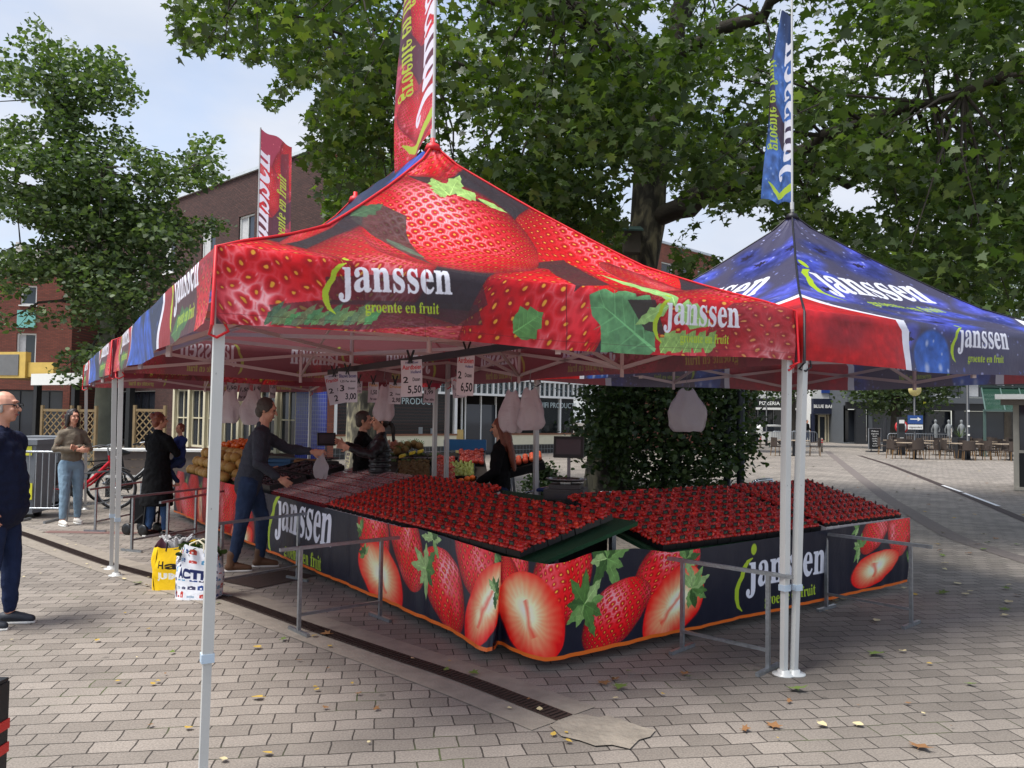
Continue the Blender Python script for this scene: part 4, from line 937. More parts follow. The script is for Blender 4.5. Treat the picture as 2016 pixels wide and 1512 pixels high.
flag(PC3, 'red', 'red strawberry flag seen flat with white lettering, above the farthest tent at the left', (.9, -.35), -.12, .42, .01, .86, 1.92)
flag(PK2, 'blue', 'blue furled flag on the pole above the blueberry tent', (-.40, .60), .10, -.12, .07, .56, 2.1, -.12)

# ------------------------------------------------------------------ trees
PLANE = np.array([(0, 0), (.16, .10), (.50, .02), (.36, .26), (.62, .52), (.28, .52), (.16, .70), (0, 1.0), (-.16, .70), (-.28, .52), (-.62, .52), (-.36, .26), (-.50, .02), (-.16, .10)])
LIME = np.array([(0, 0), (.34, .08), (.42, .42), (.2, .78), (0, 1.0), (-.2, .78), (-.42, .42), (-.34, .08)])
SMALL = np.array([(0, 0), (.3, .4), (0, 1.0), (-.3, .4)])
def leaves(name, pos, size, shape, m, parent, droop=.5, seed=0, up=None):
    """pos (n,3) -> one crown mesh of n small leaf faces"""
    r = np.random.default_rng(seed); n = len(pos); k = len(shape)
    sz = size*(.5+.95*r.random(n)); az = r.random(n)*2*np.pi
    # leaf axis: outward and drooping; normal mostly up
    el = -droop+r.normal(0, .45, n); ax = np.stack([np.cos(az)*np.cos(el), np.sin(az)*np.cos(el), np.sin(el)], 1)
    t = r.normal(0, .7, n); side0 = np.stack([-np.sin(az), np.cos(az), np.zeros(n)], 1); nn = np.cross(ax, side0)
    side = side0*np.cos(t)[:, None]+nn*np.sin(t)[:, None]
    V = pos[:, None, :]+(side[:, None, :]*shape[None, :, :1]+ax[:, None, :]*(shape[None, :, 1:]-.2))*sz[:, None, None]
    nrm = np.cross(side, ax); fold = np.abs(shape[:, 0])[None, :, None]*.35*nrm[:, None, :]*sz[:, None, None]; V = V+fold
    me = bpy.data.meshes.new(name); me.vertices.add(n*k); me.vertices.foreach_set('co', V.astype(np.float32).ravel())
    me.loops.add(n*k); me.loops.foreach_set('vertex_index', np.arange(n*k, dtype=np.int32)); me.polygons.add(n)
    me.polygons.foreach_set('loop_start', np.arange(0, n*k, k, dtype=np.int32)); me.polygons.foreach_set('loop_total', np.full(n, k, np.int32))
    me.update(calc_edges=True); return link(name, me, m, parent)
def limb(b, p, d, l, r0, r1, wob=.12, n=6, seed=0, grav=0):
    r = random.Random(seed); pts = [Vector(p)]; d = Vector(d).normalized()
    for i in range(n):
        d = (d+Vector((r.uniform(-wob, wob), r.uniform(-wob, wob), r.uniform(-wob, wob)+grav))).normalized(); pts.append(pts[-1]+d*l/n)
    b.tube(pts, [r0+(r1-r0)*i/n for i in range(n+1)], 9); return pts, d
M_bark = mat('grey_bark', srgb(62, 56, 48), .9, 0, .35, 4, .8, 18); 
def plane_bark():
    m, nt, b = nmat('mottled_plane_bark'); N = nt.nodes.new; L = nt.links.new
    tc = N('ShaderNodeTexCoord'); mp = N('ShaderNodeMapping'); mp.inputs['Scale'].default_value = (1, 1, .45); L(tc.outputs['Object'], mp.inputs[0])
    n = N('ShaderNodeTexNoise'); n.inputs['Scale'].default_value = 5.5; n.inputs['Detail'].default_value = 5; n.inputs['Distortion'].default_value = .8; L(mp.outputs[0], n.inputs[0])
    r = N('ShaderNodeValToRGB'); e = r.color_ramp.elements; r.color_ramp.interpolation = 'EASE'
    e[0].position = .36; e[0].color = srgb(52, 48, 42); e[1].position = .66; e[1].color = srgb(146, 138, 110)
    for p, c in ((.46, srgb(74, 70, 60)), (.54, srgb(108, 102, 84))): q = e.new(p); q.color = c
    L(n.outputs[0], r.inputs[0]); L(r.outputs[0], b.inputs['Base Color']); b.inputs['Roughness'].default_value = .9
    bp = N('ShaderNodeBump'); bp.inputs['Strength'].default_value = .8; bp.inputs['Distance'].default_value = .03; L(n.outputs[0], bp.inputs['Height']); L(bp.outputs[0], b.inputs['Normal']); return m
M_plane = plane_bark()
M_leafP = leaf_mat('plane_leaves', [(.032, .056, .015), (.046, .080, .019), (.066, .108, .025), (.092, .142, .032), (.155, .205, .052)], .34, .42)
M_leafL = leaf_mat('lime_leaves', [(.034, .060, .022), (.055, .092, .032), (.085, .126, .048), (.15, .195, .09)], .26, .55)
M_leafD = leaf_mat('shoot_leaves', [(.018, .036, .012), (.028, .052, .016), (.045, .078, .022), (.075, .11, .034)], .25)
def visible_filter(pts, keep, jit=0):
    q = proj(pts); x, y, z = q[:, 0], q[:, 1], q[:, 2]
    if jit: jr = np.random.default_rng(1); x = x+jr.normal(0, jit, len(x)); y = y+jr.normal(0, jit, len(y))
    inside = (z > .5) & (x > -30) & (x < 2046) & (y > -30) & (y < 1542)
    return ~inside | keep(x, y)

# ---- the big plane tree that overhangs the stalls
tb = atz(1196, 1004); pt = empty('plane_tree', (tb.x, tb.y, 0), 0, 'huge plane tree with mottled trunk whose crown overhangs the tents', 'tree'); O = Vector(pt.location)
up = atd(1275, 440, tb.y+.4); fork = atd(1282, 300, tb.y+.3)
b = MB(); pts = [Vector((0, 0, -.02)), Vector((-.02, 0, .35)), Vector((.02, 0, 1.2)), (up-O)*.6+Vector((-.1, 0, 0)), up-O, fork-O]
b.tube(pts, [.56, .44, .37, .34, .33, .31], 18)
b.build('trunk', M_plane, pt)
b = MB(); tips = []
def br(p, q, r0, r1, sd=0, n=7, sag=0):
    p, q = Vector(p), Vector(q); rr = random.Random(sd); l = (q-p).length; pts = []
    for i in range(n+1):
        t = i/n; w_ = math.sin(math.pi*t)*l*.05; pts.append(p.lerp(q, t)+Vector((rr.uniform(-w_, w_), rr.uniform(-w_, w_), rr.uniform(-w_, w_)-sag*math.sin(math.pi*t))))
    b.tube([x-O for x in pts], [r0+(r1-r0)*i/n for i in range(n+1)], 10); return pts
f0 = fork
mains = [(f0, atd(1330, 60, 14.5), .30, .16), (atd(1330, 110, 14.5), atd(1400, -500, 14), .16, .05), (up, atd(1480, 345, 13.5), .20, .14), (atd(1480, 345, 13.5), atd(1700, 240, 11.5), .14, .08), (atd(1700, 240, 11.5), atd(2080, 120, 9.5), .08, .03),
         (atd(1480, 345, 13.5), atd(1900, 330, 15), .12, .04), (f0, atd(1180, 60, 12.5), .18, .09), (atd(1180, 60, 12.5), atd(900, -250, 9.5), .09, .03), (f0, atd(980, 160, 13.5), .15, .05), (atd(980, 160, 13.5), atd(650, 60, 12), .06, .02), (atd(1180, 60, 12.5), atd(520, -60, 11.5), .08, .02),
         (atd(1330, 110, 14.5), atd(1750, -100, 11), .14, .05), (atd(1330, 60, 14.5), atd(1560, -250, 17), .13, .04), (f0, atd(1100, -100, 18), .15, .05), (up, atd(1560, 200, 18), .16, .05), (atd(1560, 200, 18), atd(2000, 60, 19), .08, .03), (atd(1560, 200, 18), atd(1900, 420, 17), .07, .02)]
allp = []
for i, (p, q, r0, r1) in enumerate(mains): allp += br(p, q, r0, r1, i)[2:]
r = np.random.default_rng(11)
SKYP = [(335, -50), (335, 55), (345, 95), (400, 108), (432, 92), (470, 118), (560, 128), (528, 176), (508, 205), (545, 212), (575, 178), (640, 150), (625, 195), (592, 235), (606, 262), (580, 330), (640, 345), (602, 372), (650, 420), (655, 480), (760, 480), (900, 500), (1010, 470), (1180, 500), (1245, 560), (1330, 560), (1372, 545), (1440, 520), (1400, 480), (1440, 440), (1560, 460), (1700, 540), (1850, 600), (1960, 618), (2016, 625), (2100, 640), (2200, -200), (335, -200)]
GAPS = [[(1355, 470), (1390, 430), (1440, 425), (1500, 400), (1535, 420), (1490, 450), (1440, 480), (1420, 500), (1360, 500)], [(1618, 380), (1660, 345), (1720, 370), (1750, 400), (1700, 420), (1640, 415)], [(1255, 20), (1300, 10), (1300, 75), (1262, 70)], [(960, 255), (985, 250), (990, 285), (962, 290)],
        [(1590, 250), (1620, 235), (1640, 275), (1600, 290)], [(1330, 420), (1380, 395), (1400, 415), (1350, 440)], [(1500, 345), (1540, 330), (1545, 360), (1505, 365)], [(1960, 560), (1995, 550), (2000, 590), (1965, 590)], [(1880, 20), (1910, 10), (1905, 45)], [(1575, 210), (1600, 200), (1598, 225)], [(1150, 350), (1175, 340), (1172, 362)]]
def keepP(x, y):
    k = inpoly(x, y, SKYP)
    for g_ in GAPS: k &= ~inpoly(x, y, g_)
    trunk = inpoly(x, y, [(1230, 360), (1325, 360), (1322, 600), (1225, 600)]); return k & ~trunk
# clusters through the crown volume
cen = np.array([2.2, 13.8, 8.6]); rad = np.array([9.5, 5.6, 6.2])
c = r.normal(size=(9000, 3)); c /= np.linalg.norm(c, axis=1)[:, None]; c = cen+c*rad*(r.random(9000)**.28)[:, None]
c = c[(c[:, 2] > 2.9+.0*c[:, 0])]
c = np.vstack([c, np.array([[x, y, z] for x, y, z in zip(r.uniform(4.5, 9.5, 420), r.uniform(9.5, 14, 420), r.uniform(3.1, 6.5, 420))]),
    np.array([[x, y, z] for x, y, z in zip(r.uniform(-2.6, 2, 380), r.uniform(10.2, 13, 380), r.uniform(4.3, 7, 380))])])
d_ = np.array([tuple(q) for q in allp]); 
q = proj(c); onscr = (q[:, 0] > -100) & (q[:, 0] < 2120) & (q[:, 1] > -160)
kp = visible_filter(c, keepP); hf = vnoise(64, 80, 9, 5, 3); hx = np.clip((q[:, 0]/2016*79).astype(int), 0, 79); hy = np.clip((q[:, 1]/760*63).astype(int), 0, 63)
dens = np.where(onscr, np.clip((hf[hy, hx]-.38)*4.5+.10, .02, .62), .5)
c = c[kp & (r.random(len(c)) < dens) & (onscr | (r.random(len(c)) < .4))]
twig = MB()
rr = random.Random(6); tw = rr.sample(range(len(c)), min(520, len(c)))
for i in tw:
    p = Vector(c[i]); j = int(np.argmin(((d_-c[i])**2).sum(1))); qn = Vector(d_[j]); 
    if (p-qn).length > 3.2 or not all(visible_filter(np.array([tuple(p.lerp(qn, k))]), keepP)[0] for k in (.2, .4, .6, .8)): continue
    m1 = p.lerp(qn, .5)+Vector((rr.uniform(-.2, .2), rr.uniform(-.2, .2), rr.uniform(0, .35))); b.tube([qn-O, m1-O, p-O], [.028, .016, .005], 5, cap=False)
b.build('branches', M_bark, pt)
nl = 30; P = np.repeat(c, nl, 0)+r.normal(0, 1, (len(c)*nl, 3))*np.array([.34, .34, .24])-np.array([0, 0, .1])
P = P[visible_filter(P, keepP, 7)]
leaves('crown', P-np.array(O), .132, PLANE, M_leafP, pt, .55, 3)
print('plane leaves', len(P))
# nest box on the trunk
nb = atd(1243, 470, tb.y-.05); s = empty('nest_box', tuple(nb), 0, 'small wooden nest box hung on the plane trunk above the tents', 'nest box'); b = MB(); b.bb(-.15, .15, -.15, .12, -.28, .12); b.build('box_body', mat('old_wood', srgb(86, 80, 72), .9, 0, .2), s)
b = MB(); b.add([(-.19, -.22, .10), (.19, -.22, .10), (.19, .14, .24), (-.19, .14, .24), (-.19, -.22, .13), (.19, -.22, .13), (.19, .14, .27), (-.19, .14, .27)], [(0, 3, 2, 1), (4, 5, 6, 7), (0, 1, 5, 4), (1, 2, 6, 5), (2, 3, 7, 6), (3, 0, 4, 7)]); b.build('roof', mat('green_painted_wood', srgb(58, 84, 80), .8), s)

# ---- leafy basal shoots as tall shrubs round the trunk foot
r = np.random.default_rng(21)
SH = [(1150, 762), (1140, 800), (1120, 820), (1145, 870), (1150, 905), (1185, 925), (1230, 962), (1300, 968), (1400, 962), (1420, 938), (1450, 930), (1478, 900), (1492, 880), (1500, 850), (1488, 820), (1500, 790), (1490, 756), (1150, 740)]
def bush(name, label, cx, cy, rx, ry, z1, n, m, size, keep=None, seed=0, shape=SMALL, z0=.3, grp=None, cl=9, cat='shrub', sp=.16):
    r = np.random.default_rng(seed); s = empty(name, (cx, cy, 0), 0, label, cat, grp); a = r.random(n)*6.283; t = np.sqrt(r.random(n)); z = z0+(z1-z0)*r.random(n)
    w_ = np.clip(np.sin(np.clip((z-z0)/(z1-z0), 0, 1)**.6*np.pi*.86+.35), .25, 1); c = np.c_[cx+rx*t*np.cos(a)*w_, cy+ry*t*np.sin(a)*w_, z]
    P = np.repeat(c, cl, 0)+r.normal(0, sp, (n*cl, 3))
    if keep is not None: P = P[visible_filter(P, keep, 16)]
    P = P[P[:, 2] > .05]; leaves('foliage', P-np.array([cx, cy, 0]), size, shape, m, s, .3, seed)
    b = MB(); rr = random.Random(seed)
    for i in range(9):
        a_ = rr.uniform(0, 6.28); q = rr.uniform(.1, .8); b.tube([(rr.uniform(-.1, .1), rr.uniform(-.1, .1), 0), (rx*q*.5*math.cos(a_), ry*q*.5*math.sin(a_), z1*.5), (rx*q*math.cos(a_), ry*q*math.sin(a_), z1*.88)], [.022, .015, .006], 5)
    b.build('stems', M_bark, s); return s
bush('basal_shrub', 'dark leafy shrub of basal shoots beside the plane trunk, under the blue tent edge', 2.6, 13.6, 2.35, 1.2, 3.3, 1750, M_leafD, .085, lambda x, y: inpoly(x, y, SH) | (y < 735), 4, LIME, .2, cl=13)
p_ = atz(1110, 975); bush('low_plant', 'low light green weeds on the gravel left of the plane trunk', p_.x-.45, p_.y-.6, .5, .4, .62, 200, M_leafL, .09, None, 6, SMALL, .08, cl=8, cat='plant', sp=.07)

# ---- lime tree at the left
o = atz(200, 918); o = Vector((atd(196, 900, 24).x, 24, 0)); lt = empty('lime_tree', tuple(o), 0, 'tall lime tree with open layered crown at the left, in front of the brick building', 'tree'); O = Vector(o)
LS = [(-300, 60), (0, 95), (22, 52), (62, 28), (98, 50), (102, 78), (150, 74), (172, 104), (212, 72), (256, 104), (258, 138), (292, 190), (262, 212), (266, 232), (232, 222), (228, 248), (275, 258), (262, 282), (300, 296), (326, 312), (368, 290), (372, 272), (412, 262), (436, 268), (446, 352), (408, 372), (345, 372), (352, 398), (360, 428), (440, 432), (465, 448), (420, 470), (395, 476), (398, 500), (350, 560), (330, 570), (270, 640), (240, 690), (225, 745), (170, 770), (120, 765), (95, 735), (110, 705), (128, 660), (92, 640), (0, 655), (-300, 700)]
LG = [[(-50, 170), (70, 198), (98, 222), (75, 226), (-50, 236)], [(40, 338), (62, 342), (90, 358), (85, 366), (20, 360)], [(165, 226), (182, 208), (204, 230), (230, 238), (215, 262), (188, 240), (175, 242)], [(128, 186), (150, 184), (155, 196), (136, 204)], [(210, 300), (250, 318), (262, 345), (226, 340)], [(236, 372), (262, 366), (290, 378), (268, 388)], [(-50, 428), (20, 436), (70, 450), (88, 462), (60, 480), (-50, 500)], [(216, 418), (232, 416), (234, 430), (218, 432)],
      [(60, 560), (110, 545), (135, 590), (105, 610), (60, 600)], [(10, 575), (60, 590), (50, 640), (20, 640)], [(100, 650), (150, 640), (160, 690), (110, 690)], [(75, 265), (96, 262), (110, 284), (78, 290)], [(160, 640), (190, 650), (185, 680), (165, 680)]]
def keepL(x, y):
    k = inpoly(x, y, LS)
    for g_ in LG: k &= ~inpoly(x, y, g_)
    return k
b = MB(); pts = [Vector((0, 0, -.02)), Vector((.02, 0, .5)), atd(205, 760, 24)-O, atd(212, 640, 24)-O, atd(205, 540, 24)-O, atd(165, 400, 24)-O]
b.tube(pts, [.34, .26, .235, .21, .19, .15], 14); b.build('trunk', mat('lime_bark', srgb(104, 104, 90), .9, 0, .25, 3, .7, 14), lt)
b = MB(); lp = []
for i, (x0, y0, x1, y1, d1, r0) in enumerate([(165, 400, 130, 235, 24, .13), (130, 235, 95, 130, 23, .08), (130, 235, 190, 130, 25, .07), (130, 235, 225, 150, 24, .07), (130, 240, 50, 170, 24, .05), (165, 400, 30, 355, 23, .08), (165, 400, -80, 380, 25, .08), (190, 470, 330, 360, 23.5, .10), (330, 360, 420, 300, 23, .06), (190, 470, 420, 440, 24.5, .08), (150, 330, 280, 290, 24, .05), (150, 330, 40, 255, 25, .06), (205, 540, 40, 480, 22.5, .08), (205, 540, 360, 500, 22.5, .07), (205, 580, 30, 620, 24, .07), (205, 600, 300, 590, 22, .06), (210, 650, 130, 720, 22.5, .05), (210, 650, 230, 720, 26, .05), (205, 560, 120, 560, 27, .07), (190, 470, 100, 420, 27.5, .07), (190, 470, 280, 440, 27.5, .07), (205, 540, -120, 540, 24, .07), (165, 400, 200, 330, 21.5, .06)]):
    O_ = O; p, q = atd(x0, y0, 24 if y0 > 240 and i != 8 else 24), atd(x1, y1, d1); rr = random.Random(i); ps = []
    for k in range(7): t = k/6; w_ = math.sin(math.pi*t)*.22; ps.append(p.lerp(q, t)+Vector((rr.uniform(-w_, w_), rr.uniform(-w_, w_), rr.uniform(-w_, w_))))
    b.tube([v-O for v in ps], [r0*(1-.75*k/6) for k in range(7)], 7); lp += ps[1:]
r = np.random.default_rng(31); lp = np.array([tuple(v) for v in lp])
ctr = np.vstack([lp[r.integers(0, len(lp), 880)]+r.normal(0, 1, (880, 3))*np.array([.95, 1.1, .30]), lp+r.normal(0, .3, lp.shape)])
ex = np.array([O.x-.2, 24, 7.6])+r.normal(0, 1, (380, 3))*np.array([2.3, 1.7, 2.6]); ctr = np.vstack([ctr, ex]); ctr = ctr[(ctr[:, 2] > 2.9)]
# make sure the outline is filled: clumps scattered inside the crown's outline
sx, sy = r.uniform(-60, 470, 1000), r.uniform(30, 770, 1000); lay = vnoise(80, 40, 9, 8, 2); k_ = keepL(sx, sy) & (lay[np.clip((sy/770*79).astype(int), 0, 79), np.clip(((sx+60)/530*39).astype(int), 0, 39)] > .44); dd = 24+r.normal(0, 1.5, 1000)
ctr = np.vstack([ctr, np.array([tuple(atd(x, y, d)) for x, y, d, k in zip(sx, sy, dd, k_) if k])])
ctr = ctr[visible_filter(ctr, keepL)]
for i in range(0, len(ctr), 6):
    j = int(np.argmin(((lp-ctr[i])**2).sum(1))); (Vector(lp[j])-Vector(ctr[i])).length < 1.9 and b.tube([Vector(lp[j])-O, Vector(ctr[i])-O], [.022, .005], 4, cap=False)
b.build('branches', M_bark, lt)
P = np.repeat(ctr, 26, 0)+r.normal(0, 1, (len(ctr)*26, 3))*np.array([.40, .40, .12]); P = P[visible_filter(P, keepL, 6)]
leaves('crown', P-np.array(O), .135, LIME, M_leafL, lt, .25, 7); print('lime leaves', len(P))

# ---- second plane trunk seen through the stall, and far trees
o = atd(712, 900, 19.5); s = empty('plane_tree', (o.x, 19.5, 0), 0, 'second plane trunk seen between the price cards behind the fruit tables', 'tree')
b = MB(); b.tube([(0, 0, 0), (.02, 0, .4), (0, 0, 2.5), (.1, 0, 5.5)], [.55, .42, .38, .3], 14); b.build('trunk', M_plane, s)
r = np.random.default_rng(5); ex = np.array([0, .5, 7.2])+r.normal(0, 1, (500, 3))*np.array([1.6, 1.3, 1.0]); P = np.repeat(ex, 16, 0)+r.normal(0, .3, (8000, 3))
def keep2(x, y): return inpoly(x, y, [(640, 330), (700, 300), (1000, 300), (1000, 800), (560, 800), (640, 420)])
Pw = P+np.array([o.x, 19.5, 0]); P = P[visible_filter(Pw, keep2) & (P[:, 2] > 4)]; leaves('crown', P, .16, PLANE, M_leafP, s, .4, 9)
def far_tree(px, d, zc, rx, rz, n, label, seed=0, name='lime_tree', tr=.18, m=M_leafL, z0=2.3):
    r = np.random.default_rng(seed); o = atd(px, 860, d); s = empty(name, (o.x, d, 0), 0, label, 'tree')
    b = MB(); b.tube([(0, 0, 0), (.03, 0, z0), (0, 0, zc)], [tr*1.4, tr, tr*.5], 9)
    c = r.normal(size=(n, 3)); c /= np.linalg.norm(c, axis=1)[:, None]; c = c*(r.random(n)**.4)[:, None]*np.array([rx, rx*.8, rz])+np.array([0, 0, zc]); c = c[c[:, 2] > z0]
    b.build('trunk', M_bark, s); P = np.repeat(c, 22, 0)+r.normal(0, .33, (len(c)*22, 3)); leaves('crown', P, .2, LIME, m, s, .5, seed)
far_tree(1764, 50, 5.1, 3.9, 2.9, 420, 'low round lime tree shading the terrace, left of the blue arrow sign', 1, tr=.3)
far_tree(1560, 52, 5.3, 2.6, 2.0, 160, 'leafy street tree glimpsed behind the double tent poles', 2)
far_tree(1985, 48, 9.5, 5.5, 3.8, 420, 'tall dark tree behind the right end of the blue tent', 3, z0=5)
far_tree(1480, 42, 4.8, 2.2, 1.8, 140, 'small street tree before the pizzeria building', 4)

# ------------------------------------------------------------------ the stall
SO = np.array([.2, 5.2]); US = np.array([.808, .589]); VS = np.array([-.589, .808]); RZU = math.atan2(US[1], US[0]); RZV = math.atan2(VS[1], VS[0])
def stp(a, b, z=0): q = SO+US*a+VS*b; return Vector((q[0], q[1], z))
SL = .235; TILT = math.atan(SL)
def open_tray_(w_, d_, h):
    b = MB(); x, y = w_/2, d_/2; b.bb(-x, x, -y, y, 0, .012); b.bb(-x, x, -y, -y+.012, .012, h); b.bb(-x, x, y-.012, y, .012, h); b.bb(-x, -x+.012, -y+.012, y-.012, .012, h); b.bb(x-.012, x, -y+.012, y-.012, .012, h); return b.build('storage_crate', mt_black)
# skirts
top_px = [(820, 1040, 6.55), (860, 1052, 6.32), (905, 1066, 6.07), (945, 1079, 5.85), (968, 1087, 5.72), (984, 1092, 5.64), (990, 1095, 5.6), (1005, 1097, 5.54), (1040, 1105, 5.40), (1080, 1111, 5.28), (1115, 1107, 5.27), (1170, 1086, 5.44), (1250, 1079, 5.68), (1322, 1088, 5.93)]
bot_px = [(820, 1213), (862, 1232), (906, 1252), (936, 1276), (958, 1284), (976, 1281), (981, 1268), (996, 1274), (1030, 1291), (1072, 1302), (1112, 1298), (1172, 1284), (1256, 1263), (1322, 1249)]
bots = [atz(*p, .07) for p in bot_px]; tops = [atd(*p) for p in top_px]
LT = [(stp(0, b, .735), stp(-.02, b, .07)) for b in np.linspace(9.55, 1.9, 26)]
r_end = (atd(1792, 1019, 7.98), atz(1788, 1146, .07)); r0 = (tops[-1], bots[-1])
RT = [(r0[0].lerp(r_end[0], t), r0[1].lerp(r_end[1], t)) for t in np.linspace(0, 1, 16)[1:]]
cols = LT+list(zip(tops, bots))+RT; xs = [0]
for i in range(1, len(cols)): xs.append(xs[-1]+((cols[i][1]-cols[i-1][1]).length+(cols[i][0]-cols[i-1][0]).length)/2)
xs = np.array(xs); NX = 260; X = np.linspace(0, xs[-1], NX)
X = np.sort(np.concatenate([X, np.linspace(xs[26], xs[39], 80)])); NX = len(X)
TP = np.stack([np.interp(X, xs, [c[0][k] for c in cols]) for k in range(3)], 1); BP = np.stack([np.interp(X, xs, [c[1][k] for c in cols]) for k in range(3)], 1)
P, Q = [], []
T_ = np.gradient(BP[:, :2], axis=0); T_ /= np.linalg.norm(T_, axis=1)[:, None]; NN = np.stack([T_[:, 1], -T_[:, 0]], 1)
SH_ = .66
for j in range(9):
    t = j/8; row = BP*(1-t)+TP*t; wv = (.007*np.sin(X*7.3+1)+.005*np.sin(X*17)+.004*np.sin(X*31+t*3))*(1-t*.6)+.012*math.sin(math.pi*t)*np.sin(X*2.3+.5)
    row = row.copy(); row[:, :2] += NN*wv[:, None]; P.append(row); Q.append(np.c_[X, np.full(NX, SH_*t)])
sk = Sheet(P, Q, (xs[-1], SH_)); cv = Cv(xs[-1], SH_, 300, (27, 30, 47)); m_ = sk.look
def S2(c, t, s, seed=0, **k): cv.straw(m_(*c), m_(*t), m_(*s), seed, tone=1.2, **k)
for i, x in enumerate((.3, 1.1, 1.8, 2.6, 3.3)):      # far end of the left skirt
    cv.straw((x, .36), (x+.05, .0), (x+.34, .38), i, sp=.2); cv.straw((x+.4, .2), (x+.5, -.1), (x+.66, .22), i+9, sp=.2, kind='cut' if i % 2 else 'whole'); cv.calyx((x+.36, .5), .14, 1.6, 5, i)
S2((372, 1010), (378, 1075), (392, 1010), 1, sp=.2); S2((447, 1000), (440, 1062), (468, 1005), 2, sp=.2); S2((480, 1072), (470, 1110), (498, 1072), 3, kind='cut')
lgk = lambda x0, y0, x1, y1: (lambda a, b: cv.logo(a[0]+.03, .165, abs(b[0]-a[0])*.92, (1, 0), (0, .92)))(np.array(m_(x0, y0)), np.array(m_(x1, y1)))
lgk(536, 1078, 660, 1112)
S2((735, 1058), (740, 1130), (700, 1050), 5, sp=.25); S2((800, 1075), (812, 1165), (765, 1062), 6, sp=.25)
cv.calyx(m_(712, 1045), .16, 2.6, 5, 2)
S2((752, 1135), (782, 1208), (712, 1150), 7, kind='cut'); cv.calyx(m_(718, 1092), .16, 2.2, 6, 3)
S2((935, 1100), (940, 1185), (890, 1090), 9, sp=.25); cv.calyx(m_(975, 1090), .15, 0, 6, 5)
S2((876, 1160), (895, 1250), (828, 1150), 8, sp=.25); cv.calyx(m_(838, 1120), .26, 2.0, 8, 4, 5.5); cv.calyx(m_(852, 1062), .2, 1.2, 6, 14, 4)
S2((955, 1195), (920, 1275), (985, 1215), 10, kind='cut'); cv.calyx(m_(975, 1165), .14, .4, 7, 6, 4)
S2((1012, 1110), (1010, 1200), (985, 1090), 11, sp=.25); S2((1010, 1165), (995, 1090), (1040, 1170), 13, sp=.25)
S2((1105, 1150), (1065, 1235), (1160, 1180), 12, sp=.25); S2((1310, 1125), (1250, 1190), (1345, 1165), 16, sp=.25)
cv.calyx(m_(1195, 1100), .3, 1.5, 8, 8, 5); 
S2((1038, 1215), (1085, 1300), (985, 1240), 15, kind='cut')
S2((1212, 1210), (1178, 1290), (1278, 1200), 17, sp=.25); cv.calyx(m_(1150, 1190), .27, 2.9, 9, 9, 5.5)
S2((1322, 1195), (1268, 1262), (1345, 1250), 18, kind='cut'); cv.calyx(m_(1362, 1158), .24, .2, 8, 10, 4); cv.calyx(m_(1350, 1100), .2, .5, 6, 12, 3.4)
lgk(1462, 1192, 1635, 1135)
S2((1722, 1050), (1705, 1092), (1690, 1055), 20, sp=.25); S2((1772, 1050), (1768, 1095), (1800, 1052), 21, sp=.25)
S2((1722, 1120), (1700, 1158), (1770, 1110), 22, kind='cut'); cv.calyx(m_(1692, 1078), .18, 2.6, 7, 13, 4); cv.calyx(m_(1690, 1040), .14, 2.8, 5, 15); cv.calyx(m_(1786, 1098), .1, .3, 5, 16)
cv.poly([(0, 0), (cv.w, 0), (cv.w, .026), (0, .026)], (232, 112, 38))
mt_skirt = print_mat('strawberry_skirt_print', cv, see=0, bump=.12, rough=.36)
ip = int(np.searchsorted(X, xs[32]))
for i0, i1, lb in ((0, ip+1, 'long navy strawberry printed skirt with white lettering along the left tables'), (ip, NX, 'navy skirt with large strawberries and white lettering round the near corner and right table')):
    o = stp(0, 0); part = Sheet(sk.P[:, i0:i1], sk.Q[:, i0:i1], sk.wh); ob = part.build('table_skirt', mt_skirt, None, (0, 0, 0)); tag(ob, lb, 'table skirt', 'printed skirts of the fruit stall')
    ob.data.transform(Matrix.Translation((-o.x, -o.y, 0))); ob.location = (o.x, o.y, 0)
M_green = mat('green_artificial_turf', srgb(28, 74, 42), .95, 0, .2, 60, .6, 150)
M_board = mat('rough_table_board', srgb(60, 50, 42), .8)
def table(label, org, rz, w_, dep, z0=.67, sl=SL, top=M_green, n=3):
    s = empty('stall_table', (org.x, org.y, 0), rz, label, 'table', 'sloping tables of the fruit stall')
    b = MB(); b.add([(0, 0, z0), (w_, 0, z0), (w_, dep, z0+sl*dep), (0, dep, z0+sl*dep), (0, 0, z0-.03), (w_, 0, z0-.03), (w_, dep, z0+sl*dep-.03), (0, dep, z0+sl*dep-.03)], [(0, 1, 2, 3), (7, 6, 5, 4), (0, 4, 5, 1), (1, 5, 6, 2), (2, 6, 7, 3), (3, 7, 4, 0)]); b.build('table_top', top, s)
    for x in np.linspace(.15, w_-.15, n):
        for y in (.32, dep-.12): b = MB(); b.bb(x-.02, x+.02, y-.02, y+.02, 0, z0+sl*y-.035); b.build('leg', mt_galv, s)
    return s
table('sloping turf covered table carrying the right block of strawberries', stp(1.16, .03), RZU, 3.5, 1.12)
# left tables: local x runs along +VS reversed so that depth points to +US
def L_org(b): return stp(.03, b)
table('sloping turf covered table at the near end of the left row', stp(.09, 3.4), RZV+math.pi, 3.2, 1.0)
table('sloping table under the lidded strawberry boxes, middle of the left row', stp(.03, 6.6), RZV+math.pi, 3.15, 1.1)
table('sloping table under the melons and oranges at the far left', stp(.03, 9.5), RZV+math.pi, 2.85, 1.1)
s = empty('turf_counter', tuple(stp(1.2, 1.2)), RZV, 'flat green turf covered counter behind the near corner', 'counter'); b = MB(); b.bb(0, 2.3, -.5, .0, .86, .90); b.bb(0, 2.3, .001, .02, .5, .89); b.build('counter_top', M_green, s)
for x in (.1, 2.2): b = MB(); b.bb(x-.02, x+.02, -.4, -.36, 0, .86); b.build('leg', mt_galv, s)

